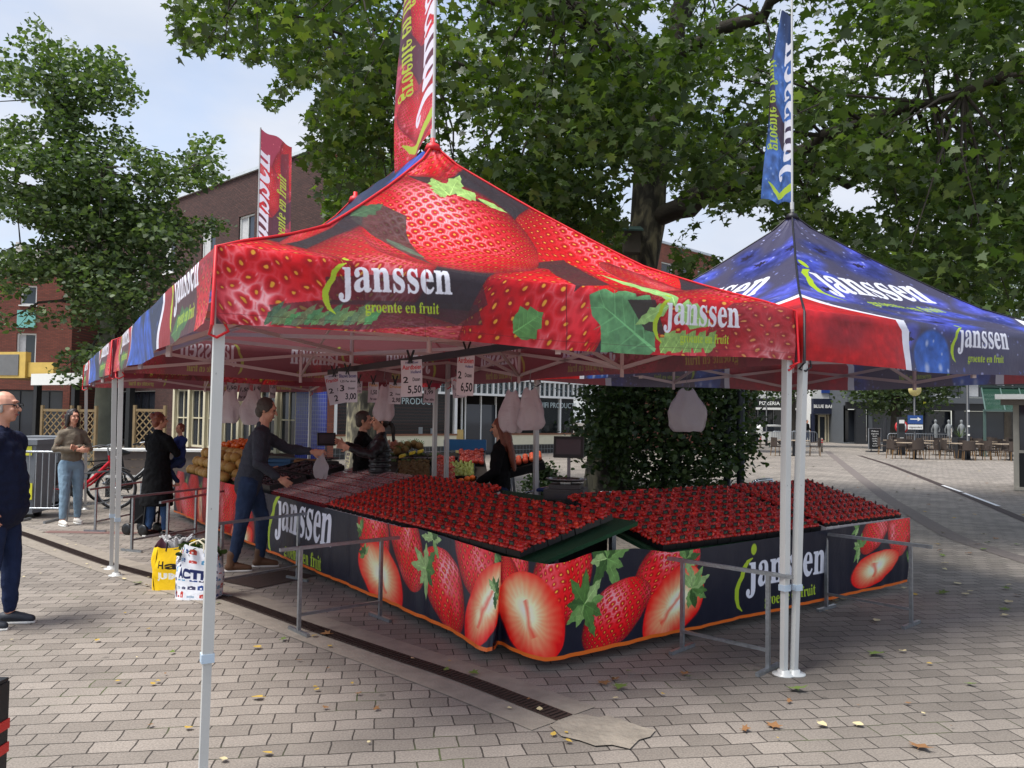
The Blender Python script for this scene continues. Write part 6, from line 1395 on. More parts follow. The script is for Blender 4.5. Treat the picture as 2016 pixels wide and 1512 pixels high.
def person(label, px, py, face, H=1.7, lean=0, hipz=None, legs=None, arms=None, head=(0, 0), top=None, bottom=None, shoes=None, hair=None, group=None, loc=None, torso_w=1, coat=0, belly=0, shoe_h=.09, short=0, hem=-.1, bulk=1):
    """local frame: +y is where the person faces; joints are scaled from a 1.7 m figure"""
    s = H/1.7; base = loc or atz(px, py); root = empty('person', (base[0], base[1], base[2] if loc else 0), math.radians(face)-math.pi/2, label, 'person', group)
    V = lambda *p: Vector(p)*s
    hz = hipz or .90; ly = math.sin(lean); lz = math.cos(lean)
    hip = V(0, 0, hz); up = lambda t, x=0, y=0: hip+V(x, ly*t+y*lz, lz*t-y*ly)
    neck = up(.56); hc = neck+V(0, .015+.06*math.sin(lean), .165)
    legs = legs or [((-.09, .0, 0), (-.10, .03)), ((.09, .0, 0), (.10, .0))]   # knee offset, foot (x,y)
    arms = arms or [((-.23, -.02, .26), (-.24, .08, .02)), ((.23, -.02, .26), (.24, .08, .02))]
    b = MB()
    # head
    HM = Matrix.Rotation(head[0], 4, 'Z') @ Matrix.Rotation(head[1], 4, 'X'); hp = lambda x, y, z: hc+(HM @ V(x, y, z))
    ell(b, hp(0, -.012, .02), (.074*s, .092*s, .098*s), HM); ell(b, hp(0, .025, -.045), (.056*s, .062*s, .068*s), HM); ell(b, hp(0, .055, -.088), (.026*s, .024*s, .02*s), HM)
    capsules(b, [(hp(0, .085, .012), .009*s), (hp(0, .108, -.022), .0135*s)], 6); ell(b, hp(.03, .066, -.022), (.022*s, .018*s, .02*s), HM); ell(b, hp(-.03, .066, -.022), (.022*s, .018*s, .02*s), HM)
    ell(b, hp(0, .078, .042), (.045*s, .012*s, .010*s), HM)
    for x in (-.074, .074): ell(b, hp(x, -.01, -.005), (.009*s, .019*s, .03*s), HM)
    capsules(b, [(neck+V(0, -.01, -.06), .058*s), (hc+V(0, -.015, -.06), .05*s)])
    # trunk
    tw = torso_w
    for t, rx, ry in ((-.02, .158, .105+belly*.3), (.10, .142, .10+belly), (.20, .14, .098+belly), (.32, .158, .108+belly*.4), (.42, .165, .105)): ell(b, up(t), (rx*s*tw*.93, ry*s*.9, .09*s), Matrix.Rotation(-lean, 4, 'X'))
    tor = MB(); g_ = .022
    for t, rx, ry in ((-.07, .178, .122+belly*.6), (-.02, .176, .124+belly), (.05, .172, .124+belly), (.12, .168, .124+belly), (.19, .168, .124+belly*.9), (.26, .172, .126+belly*.6), (.33, .176, .124+belly*.4), (.40, .178, .118)):
        if t >= hem: ell(tor, up(t), (rx*s*tw, ry*s, .13*s), Matrix.Rotation(-lean, 4, 'X'))
    sh = [up(.46, -.165*tw), up(.46, .165*tw)]; capsules(b, [(sh[0], .056*s), (up(.50), .07*s), (sh[1], .056*s)]); capsules(tor, [(sh[0], .070*s), (up(.50), .082*s), (sh[1], .070*s)]); capsules(tor, [(neck+V(0, -.01, -.05), .072*s), (neck+V(0, -.012, .0), .064*s)])
    for i, (e, w_) in enumerate(arms):
        E_, Wp = up(e[2]+.0, e[0], e[1]), up(w_[2], w_[0], w_[1]); 
        capsules(b, [(sh[i], .050*s), (E_, .040*s), (Wp, .027*s)])
        capsules(tor, [(sh[i], .068*s*bulk), (sh[i].lerp(E_, .5), .062*s*bulk), (E_, .056*s*bulk), (E_.lerp(Wp, .5), .052*s*bulk), (E_.lerp(Wp, .86 if not short else .5), .042*s*bulk)])
        dd = (Wp-E_).normalized(); hand(b, Wp, dd, (Vector((0, 0, 1)).cross(dd) if abs(dd.z) < .8 else Vector(((1 if i == 0 else -1), .2, 0))), s, .5, 1 if i == 0 else -1)
    tr = MB(); capsules(tr, [(hip+V(-.06, 0, 0), .115*s), (hip+V(.06, 0, 0), .115*s)])
    for i, ((kx, ky, kz), (fx, fy)) in enumerate(legs):
        sx = (-1, 1)[i]; h_ = hip+V(sx*.085, 0, -.02); an = V(fx, fy, .09); kn = (h_+an)/2+V(kx-sx*.09, ky+.03, kz+.02)
        capsules(b, [(h_, .088*s), (kn, .056*s), (kn.lerp(an, .35), .056*s), (an, .038*s)]); capsules(b, [(an+V(0, -.03, -.05), .033*s), (an+V(0, .12, -.062), .026*s)])
        capsules(tr, [(h_, .104*s), (h_.lerp(kn, .5), .090*s), (kn, .070*s), (kn.lerp(an, .4), .066*s), (an+V(0, 0, .03 if not short else .12), .050*s)])
        if shoes:
            f = MB(); capsules(f, [(an+V(0, -.04, -.045), .043*s), (an+V(0, .03, -.04), .044*s), (an+V(0, .13, -.056), .034*s), (an+V(0, .155, -.058), .03*s)]); 
            if shoe_h > .1: capsules(f, [(an+V(0, -.015, -.04), .05*s), (an+V(0, -.01, shoe_h-.09), .052*s)])
            o = fuse('shoe', f, .009, shoes, root, 3); z = min(v.co.z for v in o.data.vertices)
            for v in o.data.vertices: v.co.z = max(v.co.z, .016)
            so_ = MB(); so_.tube([an+V(0, -.085, -.088), an+V(0, 0, -.088), an+V(0, .13, -.088), an+V(0, .185, -.088)], [.03*s, .042*s, .045*s, .02*s], 10); so_ = so_.build('sole', M_sole if not getattr(shoes, 'dark_sole', 0) else M_blackp, o)
            for v in so_.data.vertices: v.co.z = min(max(v.co.z, .001), .018)
    if coat: 
        z0 = coat; tor.lathe([(.001, z0), (.24*s, z0), (.225*s, z0+.15), (.20*s, hz*s-.05), (.16*s, hz*s+.25)], (0, 0, 0), 20, Matrix.Diagonal((1, .86, 1, 1)))
    fuse('body', b, .0075, SKIN, root, 3)
    fuse('trousers', tr, .012, bottom, root, 5, wrinkle=.02)
    fuse(coat and 'coat' or 'jacket', tor, .012, top, root, 5, wrinkle=.028)
    for x in (-.031, .031):
        e_ = MB(); e_.ball(hp(x, .079, .012), .0085*s, 8, 6); e_.build('eye', EYEW, root)
    m_ = MB(); ell(m_, hp(0, .088, -.058), (.022*s, .008*s, .006*s), HM); m_.build('mouth', LIP, root)
    if hair:
        kind, hm = hair; h_ = MB()
        if kind == 'bald':
            for a in np.linspace(math.pi*.93, math.pi*2.07, 13): ell(h_, hp(.072*math.cos(a), -.012+.088*math.sin(a), -.015), (.012*s, .014*s, .036*s), HM)
        else:
            ell(h_, hp(0, -.026, .038), (.084*s, .095*s, .094*s), HM); 
            for x in (-.066, .066): ell(h_, hp(x, -.012, .022), (.016*s, .05*s, .055*s), HM)
            ell(h_, hp(0, -.055, -.02), (.068*s, .06*s, .075*s), HM)
            if kind == 'bob':
                for x in (-.07, .07): capsules(h_, [(hp(x, .0, .03), .025*s), (hp(x*1.1, -.0, -.07), .028*s), (hp(x*1.15, .0, -.14), .02*s)])
                capsules(h_, [(hp(-.05, -.07, 0), .045*s), (hp(-.05, -.06, -.13), .035*s)]); capsules(h_, [(hp(.05, -.07, 0), .045*s), (hp(.05, -.06, -.13), .035*s)])
            if kind == 'long':
                for x in (-.062, -.03, 0, .03, .062): capsules(h_, [(hp(x, -.06, .02), .045*s), (hp(x*1.3, -.085, -.16), .042*s), (hp(x*1.5, -.10, -.34), .036*s), (hp(x*1.4, -.11, -.5), .018*s)])
                for x in (-.075, .075): capsules(h_, [(hp(x, .0, .03), .022*s), (hp(x*1.15, -.02, -.15), .024*s), (hp(x*1.2, -.03, -.3), .016*s)])
            if kind == 'bun': ell(h_, hp(0, -.1, .08), (.045*s, .04*s, .042*s), HM); ell(h_, hp(.06, -.05, .06), (.03*s, .04*s, .04*s), HM)
            if kind == 'tail': capsules(h_, [(hp(0, -.11, .02), .03*s), (hp(0, -.17, -.08), .032*s), (hp(0, -.17, -.24), .02*s)])
        fuse('hair', h_, .008, hm, root, 2, wrinkle=.018)
    return root, hp, up
M_sole = mat('white_rubber', srgb(214, 212, 206), .7)
def cloth(n, c, var=.15, sc_=20): return mat(n, c, .9, 0, var, sc_, .3, 120, spec=.2)
navy = cloth('navy_jacket', srgb(28, 34, 56)); jeans_d = cloth('dark_jeans', srgb(36, 48, 78), .2, 9); jeans = cloth('blue_jeans', srgb(52, 76, 112), .25, 9); jeans_l = cloth('light_jeans', srgb(128, 152, 170), .22, 8)
jeans_m = cloth('mid_blue_jeans', srgb(46, 60, 86), .3, 9); taupe = cloth('taupe_leather', srgb(118, 108, 94), .18, 14); blk = cloth('black_cloth', srgb(16, 16, 18), .1); grey = cloth('dark_grey_marl', srgb(62, 64, 72), .2, 60); puffer = mat('black_puffer', srgb(22, 22, 26), .4, 0, .1)
shoe_d = mat('dark_shoe', srgb(36, 40, 50), .6); shoe_w = mat('white_shoe', srgb(214, 208, 198), .6); shoe_b = mat('brown_boot', srgb(96, 66, 44), .7, 0, .2); shoe_k = mat('black_boot', srgb(20, 20, 20), .5)
h_dark = mat('dark_brown_hair', srgb(34, 24, 20), .45, 0, .3, 40); h_red = mat('auburn_hair', srgb(118, 60, 40), .5, 0, .35, 50); h_grey = mat('greying_hair', srgb(70, 62, 56), .6, 0, .3, 50); h_white = mat('grey_fringe_hair', srgb(170, 160, 150), .7, 0, .2, 50)
p1, hp, up = person('bald man in navy jacket and glasses, seen from the side at the left edge', -12, 1234, 8, 1.78, arms=[((-.27, -.04, .24), (-.24, .0, .0)), ((.28, -.04, .22), (.25, .04, -.01))], top=navy, bottom=jeans_d, shoes=shoe_d, hair=('bald', h_white), torso_w=1.3, belly=.075, bulk=1.3, legs=[((-.09, 0, 0), (-.10, .06)), ((.09, 0, 0), (.10, -.04))])
b = MB(); b.tube([hp(.082, -.01, .012), hp(.078, .06, .02), hp(.055, .1, .016)], .0035, 5); b.tube([hp(-.082, -.01, .012), hp(-.078, .06, .02), hp(-.055, .1, .016)], .0035, 5)
for x in (-.032, .032): b.tube([hp(x+.024*math.cos(t), .103, .01+.018*math.sin(t)) for t in np.linspace(0, 6.28, 13)], .003, 5)
b.build('glasses', M_black, p1)
p2, hp, up = person('woman in taupe jacket and light jeans with arms folded, in front of the red bicycle', 136, 1032, -42, 1.66, arms=[((-.25, .03, .24), (.02, .20, .27)), ((.25, .03, .24), (-.02, .22, .23))], top=taupe, bottom=jeans_l, shoes=shoe_w, hair=('bob', h_dark), torso_w=.9, hem=.08, bulk=.88, head=(R(8), R(-4)), legs=[((-.09, 0, 0), (-.12, -.02)), ((.09, .0, 0), (.13, .10))], short=0)
p3, hp, up = person('woman in a long black coat with auburn bun seen from behind, holding a child', 306, 1056, 70, 1.63, arms=[((-.24, .10, .26), (-.10, .26, .30)), ((.24, .10, .26), (.10, .26, .28))], top=blk, bottom=jeans, shoes=shoe_k, hair=('bun', h_red), coat=.42, torso_w=1.0, head=(R(-25), R(6)), legs=[((-.09, 0, 0), (-.13, .0)), ((.09, 0, 0), (.13, .04))])
c3 = p3.location+Vector((.20, .22, .66))
p4, _, _ = person('small child in blue top carried on the arm of the woman in the black coat', 0, 0, 235, 1.0, loc=tuple(c3), hipz=.62, arms=[((-.2, .12, .3), (-.06, .30, .44)), ((.22, .12, .32), (.30, .30, .42))], legs=[((-.05, .22, .08), (-.14, .12)), ((.05, .22, .08), (.14, .12))], top=cloth('blue_childs_top', srgb(44, 58, 110)), bottom=jeans_d, shoes=None, hair=('short', h_red))
p5, hp, up = person('man in dark grey sweater and jeans bending over the table with one arm stretched out', 486, 1120, 12, 1.81, lean=R(13), arms=[((-.20, .28, .38), (-.13, .53, .41)), ((.27, .06, .20), (.22, .30, .10))], top=grey, bottom=jeans_m, shoes=shoe_b, hair=('short', h_grey), head=(R(-6), R(-14)), legs=[((-.09, .04, 0), (-.10, .12)), ((.09, -.02, 0), (.12, -.12))], shoe_h=.17, belly=.015)
hand5 = p5.matrix_basis @ up(.41, -.13, .58)
o = atd(712, 1000, 9.9); p6, hp, up = person('grey haired seller in dark sweater turned to the dark haired woman', 0, 0, -8, 1.68, loc=(o.x, o.y, 0), arms=[((-.24, .08, .26), (-.12, .30, .40)), ((.25, .06, .26), (.10, .28, .40))], top=blk, bottom=jeans_d, shoes=shoe_k, hair=('short', h_grey), head=(R(10), 0))
tx = txt('back_print', 'Janssen', .11, M_sole, p6, (0, 0, 0)); tx.location = up(.22, .15, -.13); tx.rotation_euler = (R(90), R(-80), R(60))
o = atd(746, 1000, 9.5); p7, hp, up = person('dark haired woman in black puffer jacket with ponytail, beside the grey haired seller', 0, 0, 196, 1.68, loc=(o.x, o.y, 0), arms=[((-.24, .12, .32), (-.10, .38, .40)), ((.27, .14, .34), (.18, .42, .44))], top=puffer, bottom=jeans_d, shoes=shoe_k, hair=('tail', h_dark), head=(R(12), R(-3)), torso_w=1.1)
b = MB()
for k in range(7):
    t = .0+k*.062; b.tube([up(t, .174*math.cos(a), .118*math.sin(a)) for a in np.linspace(0, 6.283, 19)], .02, 6)
b.build('quilted_bands', puffer, p7)
o = atd(984, 1000, 8.75); p8, hp, up = person('young seller with long auburn hair in black top, standing behind the corner counter', 0, 0, 172, 1.63, loc=(o.x, o.y, 0), arms=[((-.22, .02, .24), (-.18, .24, .10)), ((.22, .02, .24), (.18, .24, .08))], top=blk, bottom=jeans_d, shoes=shoe_k, hair=('long', h_red), head=(R(4), R(-8)), torso_w=.92)
o = atz(1616, 868); person('person in black with pale collar walking before the navy shopfront', 0, 0, -100, 1.78, loc=(o.x, min(o.y, 61), 0), top=blk, bottom=blk, shoes=shoe_w, hair=('short', h_dark), legs=[((-.09, 0, 0), (-.1, .12)), ((.09, 0, 0), (.1, -.12))])
o = atd(1589, 866, 62); person('dark clothed person by the pillar left of the navy shop', 0, 0, -60, 1.72, loc=(o.x, 62, 0), top=blk, bottom=jeans_d, shoes=shoe_k, hair=('short', h_dark))
# what the grey sweatered man hands over
def plastic_bag(name, p, h, w_, label, m, group='plastic bags hung from the tent frame', seed=0, hook=True, topf=.3):
    rr = random.Random(seed); n = 22; rows = 14; P = []
    ph = [rr.uniform(0, 6) for _ in range(5)]
    for j in range(rows+1):
        t = j/rows; wd = w_/2*(topf+(1-topf)*min(1, (1-t)*1.9)**.7)*(1-.25*max(0, .12-t)/.12); z = -h+h*t; row = []
        for k in range(n+1):
            a = 2*math.pi*k/n; f = 1+.13*math.sin(a*5+ph[0]+t*2)+.09*math.sin(t*7+ph[4]+a*2)+.07*math.sin(a*9+ph[1]-t*4)+.05*math.sin(a*3+t*9+ph[2]); row.append((wd*math.cos(a)*f, wd*.42*math.sin(a)*f, z+.012*math.sin(a*4+ph[3])*(1-t)+.03*abs(math.cos(a))**3*(t > .9)))
        P.append(row)
    b = MB(); b.grid(P, flip=True); b.add([tuple(q) for q in P[0][:-1]], [tuple(range(n))[::-1]]); o = b.build(name, m, None, tuple(p)); o.rotation_euler = (0, 0, rr.uniform(-.4, .4))
    tag(o, label, 'bag', group)
    if hook:
        b = MB(); b.tube([(0, 0, 0)]+[(.018*math.sin(t), 0, .05-.03*math.cos(t)) for t in np.linspace(0, 4, 8)]+[(.0, 0, .2)], .002, 4); b.build('hook', mt_galv, o)
    return o
def bagm(name, col, al):
    m, nt, b = nmat(name); b.inputs['Base Color'].default_value = col; b.inputs['Roughness'].default_value = .35; b.inputs['Alpha'].default_value = al
    t = nt.nodes.new('ShaderNodeBsdfTranslucent'); t.inputs[0].default_value = col; ms = nt.nodes.new('ShaderNodeMixShader'); ms.inputs[0].default_value = .3
    nt.links.new(b.outputs[0], ms.inputs[1]); nt.links.new(t.outputs[0], ms.inputs[2]); nt.links.new(ms.outputs[0], nt.nodes['Material Output'].inputs[0])
    tc = nt.nodes.new('ShaderNodeTexCoord'); n = nt.nodes.new('ShaderNodeTexNoise'); n.inputs['Scale'].default_value = 14; n.inputs['Detail'].default_value = 5; nt.links.new(tc.outputs['Object'], n.inputs[0])
    bp = nt.nodes.new('ShaderNodeBump'); bp.inputs['Distance'].default_value = .03; bp.inputs['Strength'].default_value = .9; nt.links.new(n.outputs[0], bp.inputs['Height']); nt.links.new(bp.outputs[0], b.inputs['Normal']); return m
bw = bagm('white_polythene', srgb(226, 214, 218), .78); bc = bagm('clear_polythene', srgb(215, 212, 216), .5)
hb = plastic_bag('plastic_bag', hand5+Vector((.05, 0, -.02)), .26, .17, 'clear bag of fruit held out by the man in the grey sweater', bc, None, 3, False)
for i, (x, y, d, h, w_, lb, m) in enumerate([(452, 772, 9.4, .36, .24, 'white carrier bag hanging behind the nearest tent leg', bw), (498, 770, 9.4, .39, .27, 'white carrier bag hanging to the right of its twin, above the bending man', bw), (1008, 772, 7.6, .38, .24, 'white carrier bag hanging left of the tent pole, above the auburn haired seller', bw), (1045, 768, 7.5, .37, .24, 'full white carrier bag hanging on the tent pole', bw), (1354, 770, 7.2, .36, .36, 'clear crumpled bag hanging before the dark shrub', bc), (758, 762, 8.6, .36, .2, 'thin white bags hanging between the price cards', bw)]):
    plastic_bag('plastic_bag', atd(x, y, d), h, w_, lb, m, seed=i+1)

# ------------------------------------------------------------------ price cards with clamps
RED, BLU, BLK, GOLD = (196, 40, 48), (50, 48, 110), (24, 22, 30), (206, 140, 40)
def price_card(px, py, d, w_, h, rz, tilt, lines, label, seed=0, cut=0):
    w_ *= .88; h *= .88; cv = Cv(w_, h, 1200, (206, 198, 204))
    for s_, x, y, wd, ht, col in lines:
        if s_: cv.text(s_, (x*w_, y*h), (wd*w_, 0), (0, ht*h), col, .02)
    m = print_mat('price_card_print', cv, see=0, bump=0, rough=.7); p = atd(px, py, d); P, Q = [], []
    for j in range(7):
        t = j/6; P.append([((u-.5)*w_, .02*math.sin(math.pi*u+seed)+.02*math.sin(t*2+seed), -h*(1-t)) for u in np.linspace(0, 1, 7)]); Q.append([(u*w_, h*t) for u in np.linspace(0, 1, 7)])
    o = Sheet(P, Q, (w_, h)).build('price_card', m, None, (0, 0, 0)); o.location = p; o.rotation_euler = (0, tilt, rz); tag(o, label, 'price card', 'price cards clipped under the tent')
    c = empty('spring_clamp', tuple(p), rz, 'black spring clamp gripping the '+label.split(' card')[0]+' card', 'clamp', 'black spring clamps'); b = MB()
    for sg in (-1, 1):
        b = MB(); b.bar((sg*.012, .0, -.03), (sg*.003, 0, .015), .018, .012); b.bar((sg*.006, 0, .012), (sg*.028, .0, .075), .014, .014); b.build('clamp_jaw', M_blackp, c)
def PL(top, mid, a1, a2, b, col=RED): return [(top, .2, .90, .6, .06, BLU), (mid, .05, .74, .9, .13, col), (a1, .08, .38, .22, .17, BLK), (a2, .5, .42, .38, .10, BLK), (b, .28, .06, .66, .24, BLK)]
price_card(658, 736, 7.6, .22, .33, R(10), R(-12), PL('Vruchtenrijk', 'Frambozen', '2', 'Dozen', '2,98'), 'tilted raspberry price card at the left of the row')
price_card(684, 731, 7.4, .20, .33, R(5), R(-2), [('Blauwe Bessen', .05, .80, .9, .12, BLU), ('1,25 Per doos', .1, .64, .8, .08, BLK), ('3', .08, .36, .22, .2, BLK), ('Dozen', .5, .42, .36, .08, BLK), ('3,00', .36, .06, .58, .24, BLK)], 'blueberry price card reading 3,00')
price_card(808, 708, 6.2, .20, .33, R(-14), R(-3), PL('Heel Zoet', 'Aardbeien', '2', 'Dozen', '5,50')+[('Holland', .42, .63, .5, .08, BLU)], 'large strawberry price card reading 5,50')
price_card(919, 692, 6.0, .15, .38, R(12), R(2), PL('Heerlijk Zoet', 'Aardbeien', '2', 'Dozen', '6,50')+[('Holland', .5, .64, .42, .06, BLU)], 'narrow strawberry price card reading 6,50')
price_card(778, 753, 8.4, .16, .26, R(-8), R(2), PL('', 'Druiven', '2', 'Dozen', '2,98', GOLD), 'grape price card reading 2,98, left of the large one')
price_card(735, 752, 8.8, .13, .26, R(4), 0, [('Peren', .1, .78, .8, .16, GOLD), ('1,50', .25, .36, .6, .26, BLK), ('Per stuk', .2, .12, .64, .12, BLK)], 'small price card reading 1,50 per piece')
price_card(902, 742, 8.0, .16, .24, R(6), R(-6), [('Appels', .1, .78, .8, .14, RED), ('1,99', .1, .36, .62, .28, BLK), ('Per kilo', .2, .1, .7, .13, BLK)], 'price card reading 1,99 per kilo, beside the tent pole')
price_card(845, 762, 9.0, .15, .20, R(-6), 0, [('1,99', .1, .5, .7, .3, BLK), ('Per kilo', .1, .12, .8, .16, BLK)], 'price card reading 1,99 per kilo, under the red hem')
price_card(706, 750, 9.2, .09, .16, 0, 0, [('2,10', .1, .45, .7, .3, BLK), ('Per kilo', .1, .12, .8, .14, BLK)], 'tiny price card between the blueberry and pear cards')
for i, (x, y, rz_) in enumerate(((437, 752, 70), (459, 750, 55), (481, 754, 70), (504, 752, 66), (535, 748, 62))):
    price_card(x, y, 9.6, .15, .25, R(rz_), 0, [('1,50', .1, .5, .8, .25, BLK), ('Per stuk', .1, .15, .8, .16, BLK)], ['price card seen edge on, first from the nearest tent leg', 'price card seen edge on, above the left carrier bag', 'price card between the two left carrier bags', 'price card above the right one of the two left bags', 'price card seen edge on, over the bending man'][i], i)
b = MB(); a, c = atd(648, 733, 7.9), atd(1088, 670, 5.05); b.bar(a, c, .035, .05); tag(b.build('hanging_rail', M_blackp), 'dark square rail lying across the tent frame above the price cards', 'rail')

# ------------------------------------------------------------------ galvanised stands
def stand(g0, g1, h, label, over=.17, foot=.32):
    a, c = atz(*g0), atz(*g1); d = (c-a); L_ = d.to_2d().length; rz = math.atan2(d.y, d.x); s = empty('steel_stand', tuple(a), rz, label, 'stand', 'galvanised stands round the stall'); t = .026
    b = MB(); b.bar((-over, 0, h), (L_+over, 0, h), t, t); b.build('top_bar', mt_galv, s); b = MB(); b.bar((t/2, 0, .14), (L_-t/2, 0, .14), t*.8, t*.8); b.build('lower_bar', mt_galv, s)
    for x in (0, L_):
        b = MB(); b.bar((x, 0, t+.001), (x, 0, h-t/2), t, t); l_ = b.build('leg', mt_galv, s); b = MB(); b.bar((x, -foot/2, t/2+.001), (x, foot/2, t/2+.001), t, t); b.build('foot', mt_galv, l_)
stand((588, 1247), (748, 1218), .65, 'steel stand nearest the long skirt, right of the nearest tent leg')
stand((1343, 1281), (1512, 1322), .65, 'steel stand touching the double tent poles')
stand((1627, 1200), (1794, 1233), .67, 'steel stand at the right end of the strawberry skirt')
stand((434, 1172), (585, 1142), .66, 'steel stand beside the patterned shopping bag', .1)
stand((259, 1086), (384, 1062), .66, 'steel stand in front of the woman in the black coat')
stand((328, 1090), (455, 1052), .62, 'steel stand behind the yellow shopping bag')
stand((187, 1047), (276, 1026), .60, 'steel stand just left of the far tent legs')
stand((134, 1017), (222, 1002), .66, 'farthest steel stand behind the woman in the taupe jacket')

# ------------------------------------------------------------------ bags on the ground
cv = Cv(1.6, .62, 300, (240, 196, 20)); 
for x in (.08, .88): cv.text('Hallo', (x, .30), (.26, 0), (0, .13), (30, 26, 20), .03); cv.text('JUMBO', (x+.0, .13), (.29, 0), (0, .12), (236, 236, 230), .05)
m_y = print_mat('yellow_bag_print', cv, see=0, bump=.4, rough=.4)
cv = Cv(1.6, .62, 300, (226, 228, 234)); rr = random.Random(8)
for k in range(6):
    for i in range(30):
        x, y = i*.055+rr.uniform(0, .02), .03+k*.10; hh = rr.uniform(.02, .06); c = rr.choice([(40, 66, 130), (190, 60, 50), (90, 150, 190), (150, 170, 190), (60, 60, 90)])
        cv.poly([(x, y), (x+.035, y), (x+.035, y+hh), (x+.018, y+hh*1.3), (x, y+hh)], c); cv.poly([(x+.01, y+.01), (x+.02, y+.01), (x+.02, y+hh*.6), (x+.01, y+hh*.6)], (235, 235, 240))
for x in (.07, .87): cv.poly([(x-.03, .25), (x+.33, .25), (x+.33, .37), (x-.03, .37)], (232, 234, 240)); cv.text('ACTION', (x, .26), (.30, 0), (0, .1), (30, 40, 90), .06)
m_w = print_mat('patterned_bag_print', cv, see=0, bump=.5, rough=.35)
def shopper(p, w_, d_, h, rz, m, label, seed, slump=.1):
    rr = random.Random(seed); n = 40; s = empty('shopping_bag', tuple(p), rz, label, 'bag', 'shopping bags on the paving'); P, Q = [], []; per = 2*(w_+d_)
    ph = [rr.uniform(0, 6) for _ in range(6)]
    for j in range(13):
        t = j/12; row, q = [], []
        for k in range(n+1):
            u = k/n; a = 2*math.pi*u-math.pi*.75; c, s_ = math.cos(a), math.sin(a); e = .45
            x = (abs(c)**e)*math.copysign(w_/2, c); y = (abs(s_)**e)*math.copysign(d_/2, s_)
            f = 1+.06*math.sin(t*3.1)-slump*t*t*(.6 if abs(y) > d_*.3 else .2)+.04*math.sin(u*31+ph[0]+t*5)*(.4+t)+.03*math.sin(u*17-t*9+ph[1]); wv = .035*math.sin(u*12.6+ph[2])*t
            row.append((x*f, y*f*(1-.25*t), h*t+wv*(t > .5)+.02*math.sin(u*25+ph[3])*t)); q.append((u*1.6, .62*t))
        P.append(row); Q.append(q)
    b = MB(); b.grid(P, np.array(Q)/np.array([1.6, .62]), flip=False); b.add([tuple(v) for v in P[0][:-1]], [tuple(range(n))[::-1]], uvs=[(0, 0)]*n); b.build('bag_body', m, s)
    for y in (-d_*.34, d_*.34):
        b = MB(); b.tube([(-w_*.2, y, h*.86), (-w_*.17, y*.8, h+.05), (0, y*.5, h+.08), (w_*.17, y*.8, h+.05), (w_*.2, y, h*.86)], .010, 6); b.build('handle', M_black if 'yellow' in label else M_cream, s)
    return s
s = shopper(atz(346, 1158), .40, .2, .42, R(8), m_y, 'yellow shopping bag with black lettering standing by the stand', 1)
b = MB(); rr = random.Random(3)
for k in range(14): a = rr.uniform(0, 6.28); b.tube([(0, 0, .3), (.06*math.cos(a), .04*math.sin(a), .42), (.14*math.cos(a), .08*math.sin(a), .46+rr.uniform(0, .06))], [.03, .03, .01], 6)
b.build('contents', cloth('white_paper_stuff', srgb(190, 190, 190)), s)
s = shopper(atz(392, 1176), .38, .24, .44, R(-6), m_w, 'white shopping bag patterned with little canal houses and filled with greens', 2, .22)
o = leaves('vegetable_greens', np.array([0, 0, .44])+np.random.default_rng(2).normal(0, 1, (70, 3))*np.array([.09, .05, .02]), .07, LIME, M_leafD, s, .2, 4)
# stroller and loose greens on the ground
p = atz(282, 1052); s = empty('shopping_trolley', tuple(p), R(70), 'black wheeled shopping trolley at the feet of the woman in the black coat', 'trolley')
for x in (-.13, .13):
    for y in (-.12, .16): b = MB(); b.lathe([(.03, -.015), (.075, -.018), (.08, 0), (.075, .018), (.03, .015)], (x, y, .08), 14, Matrix.Rotation(R(90), 4, 'Y')); b.build('wheel', M_blackp, s)
b = MB(); b.bar((-.13, .16, .09), (-.13, -.12, .3), .02); b.bar((.13, .16, .09), (.13, -.12, .3), .02); b.bar((-.13, -.12, .09), (-.13, -.2, .9), .02); b.bar((.13, -.12, .09), (.13, -.2, .9), .02); b.bar((-.13, -.2, .9), (.13, -.2, .9), .025); b.build('frame', M_blackp, s)
b = MB(); b.bb(-.11, .11, -.1, .14, .16, .5); b.build('basket_bag', blk, s)

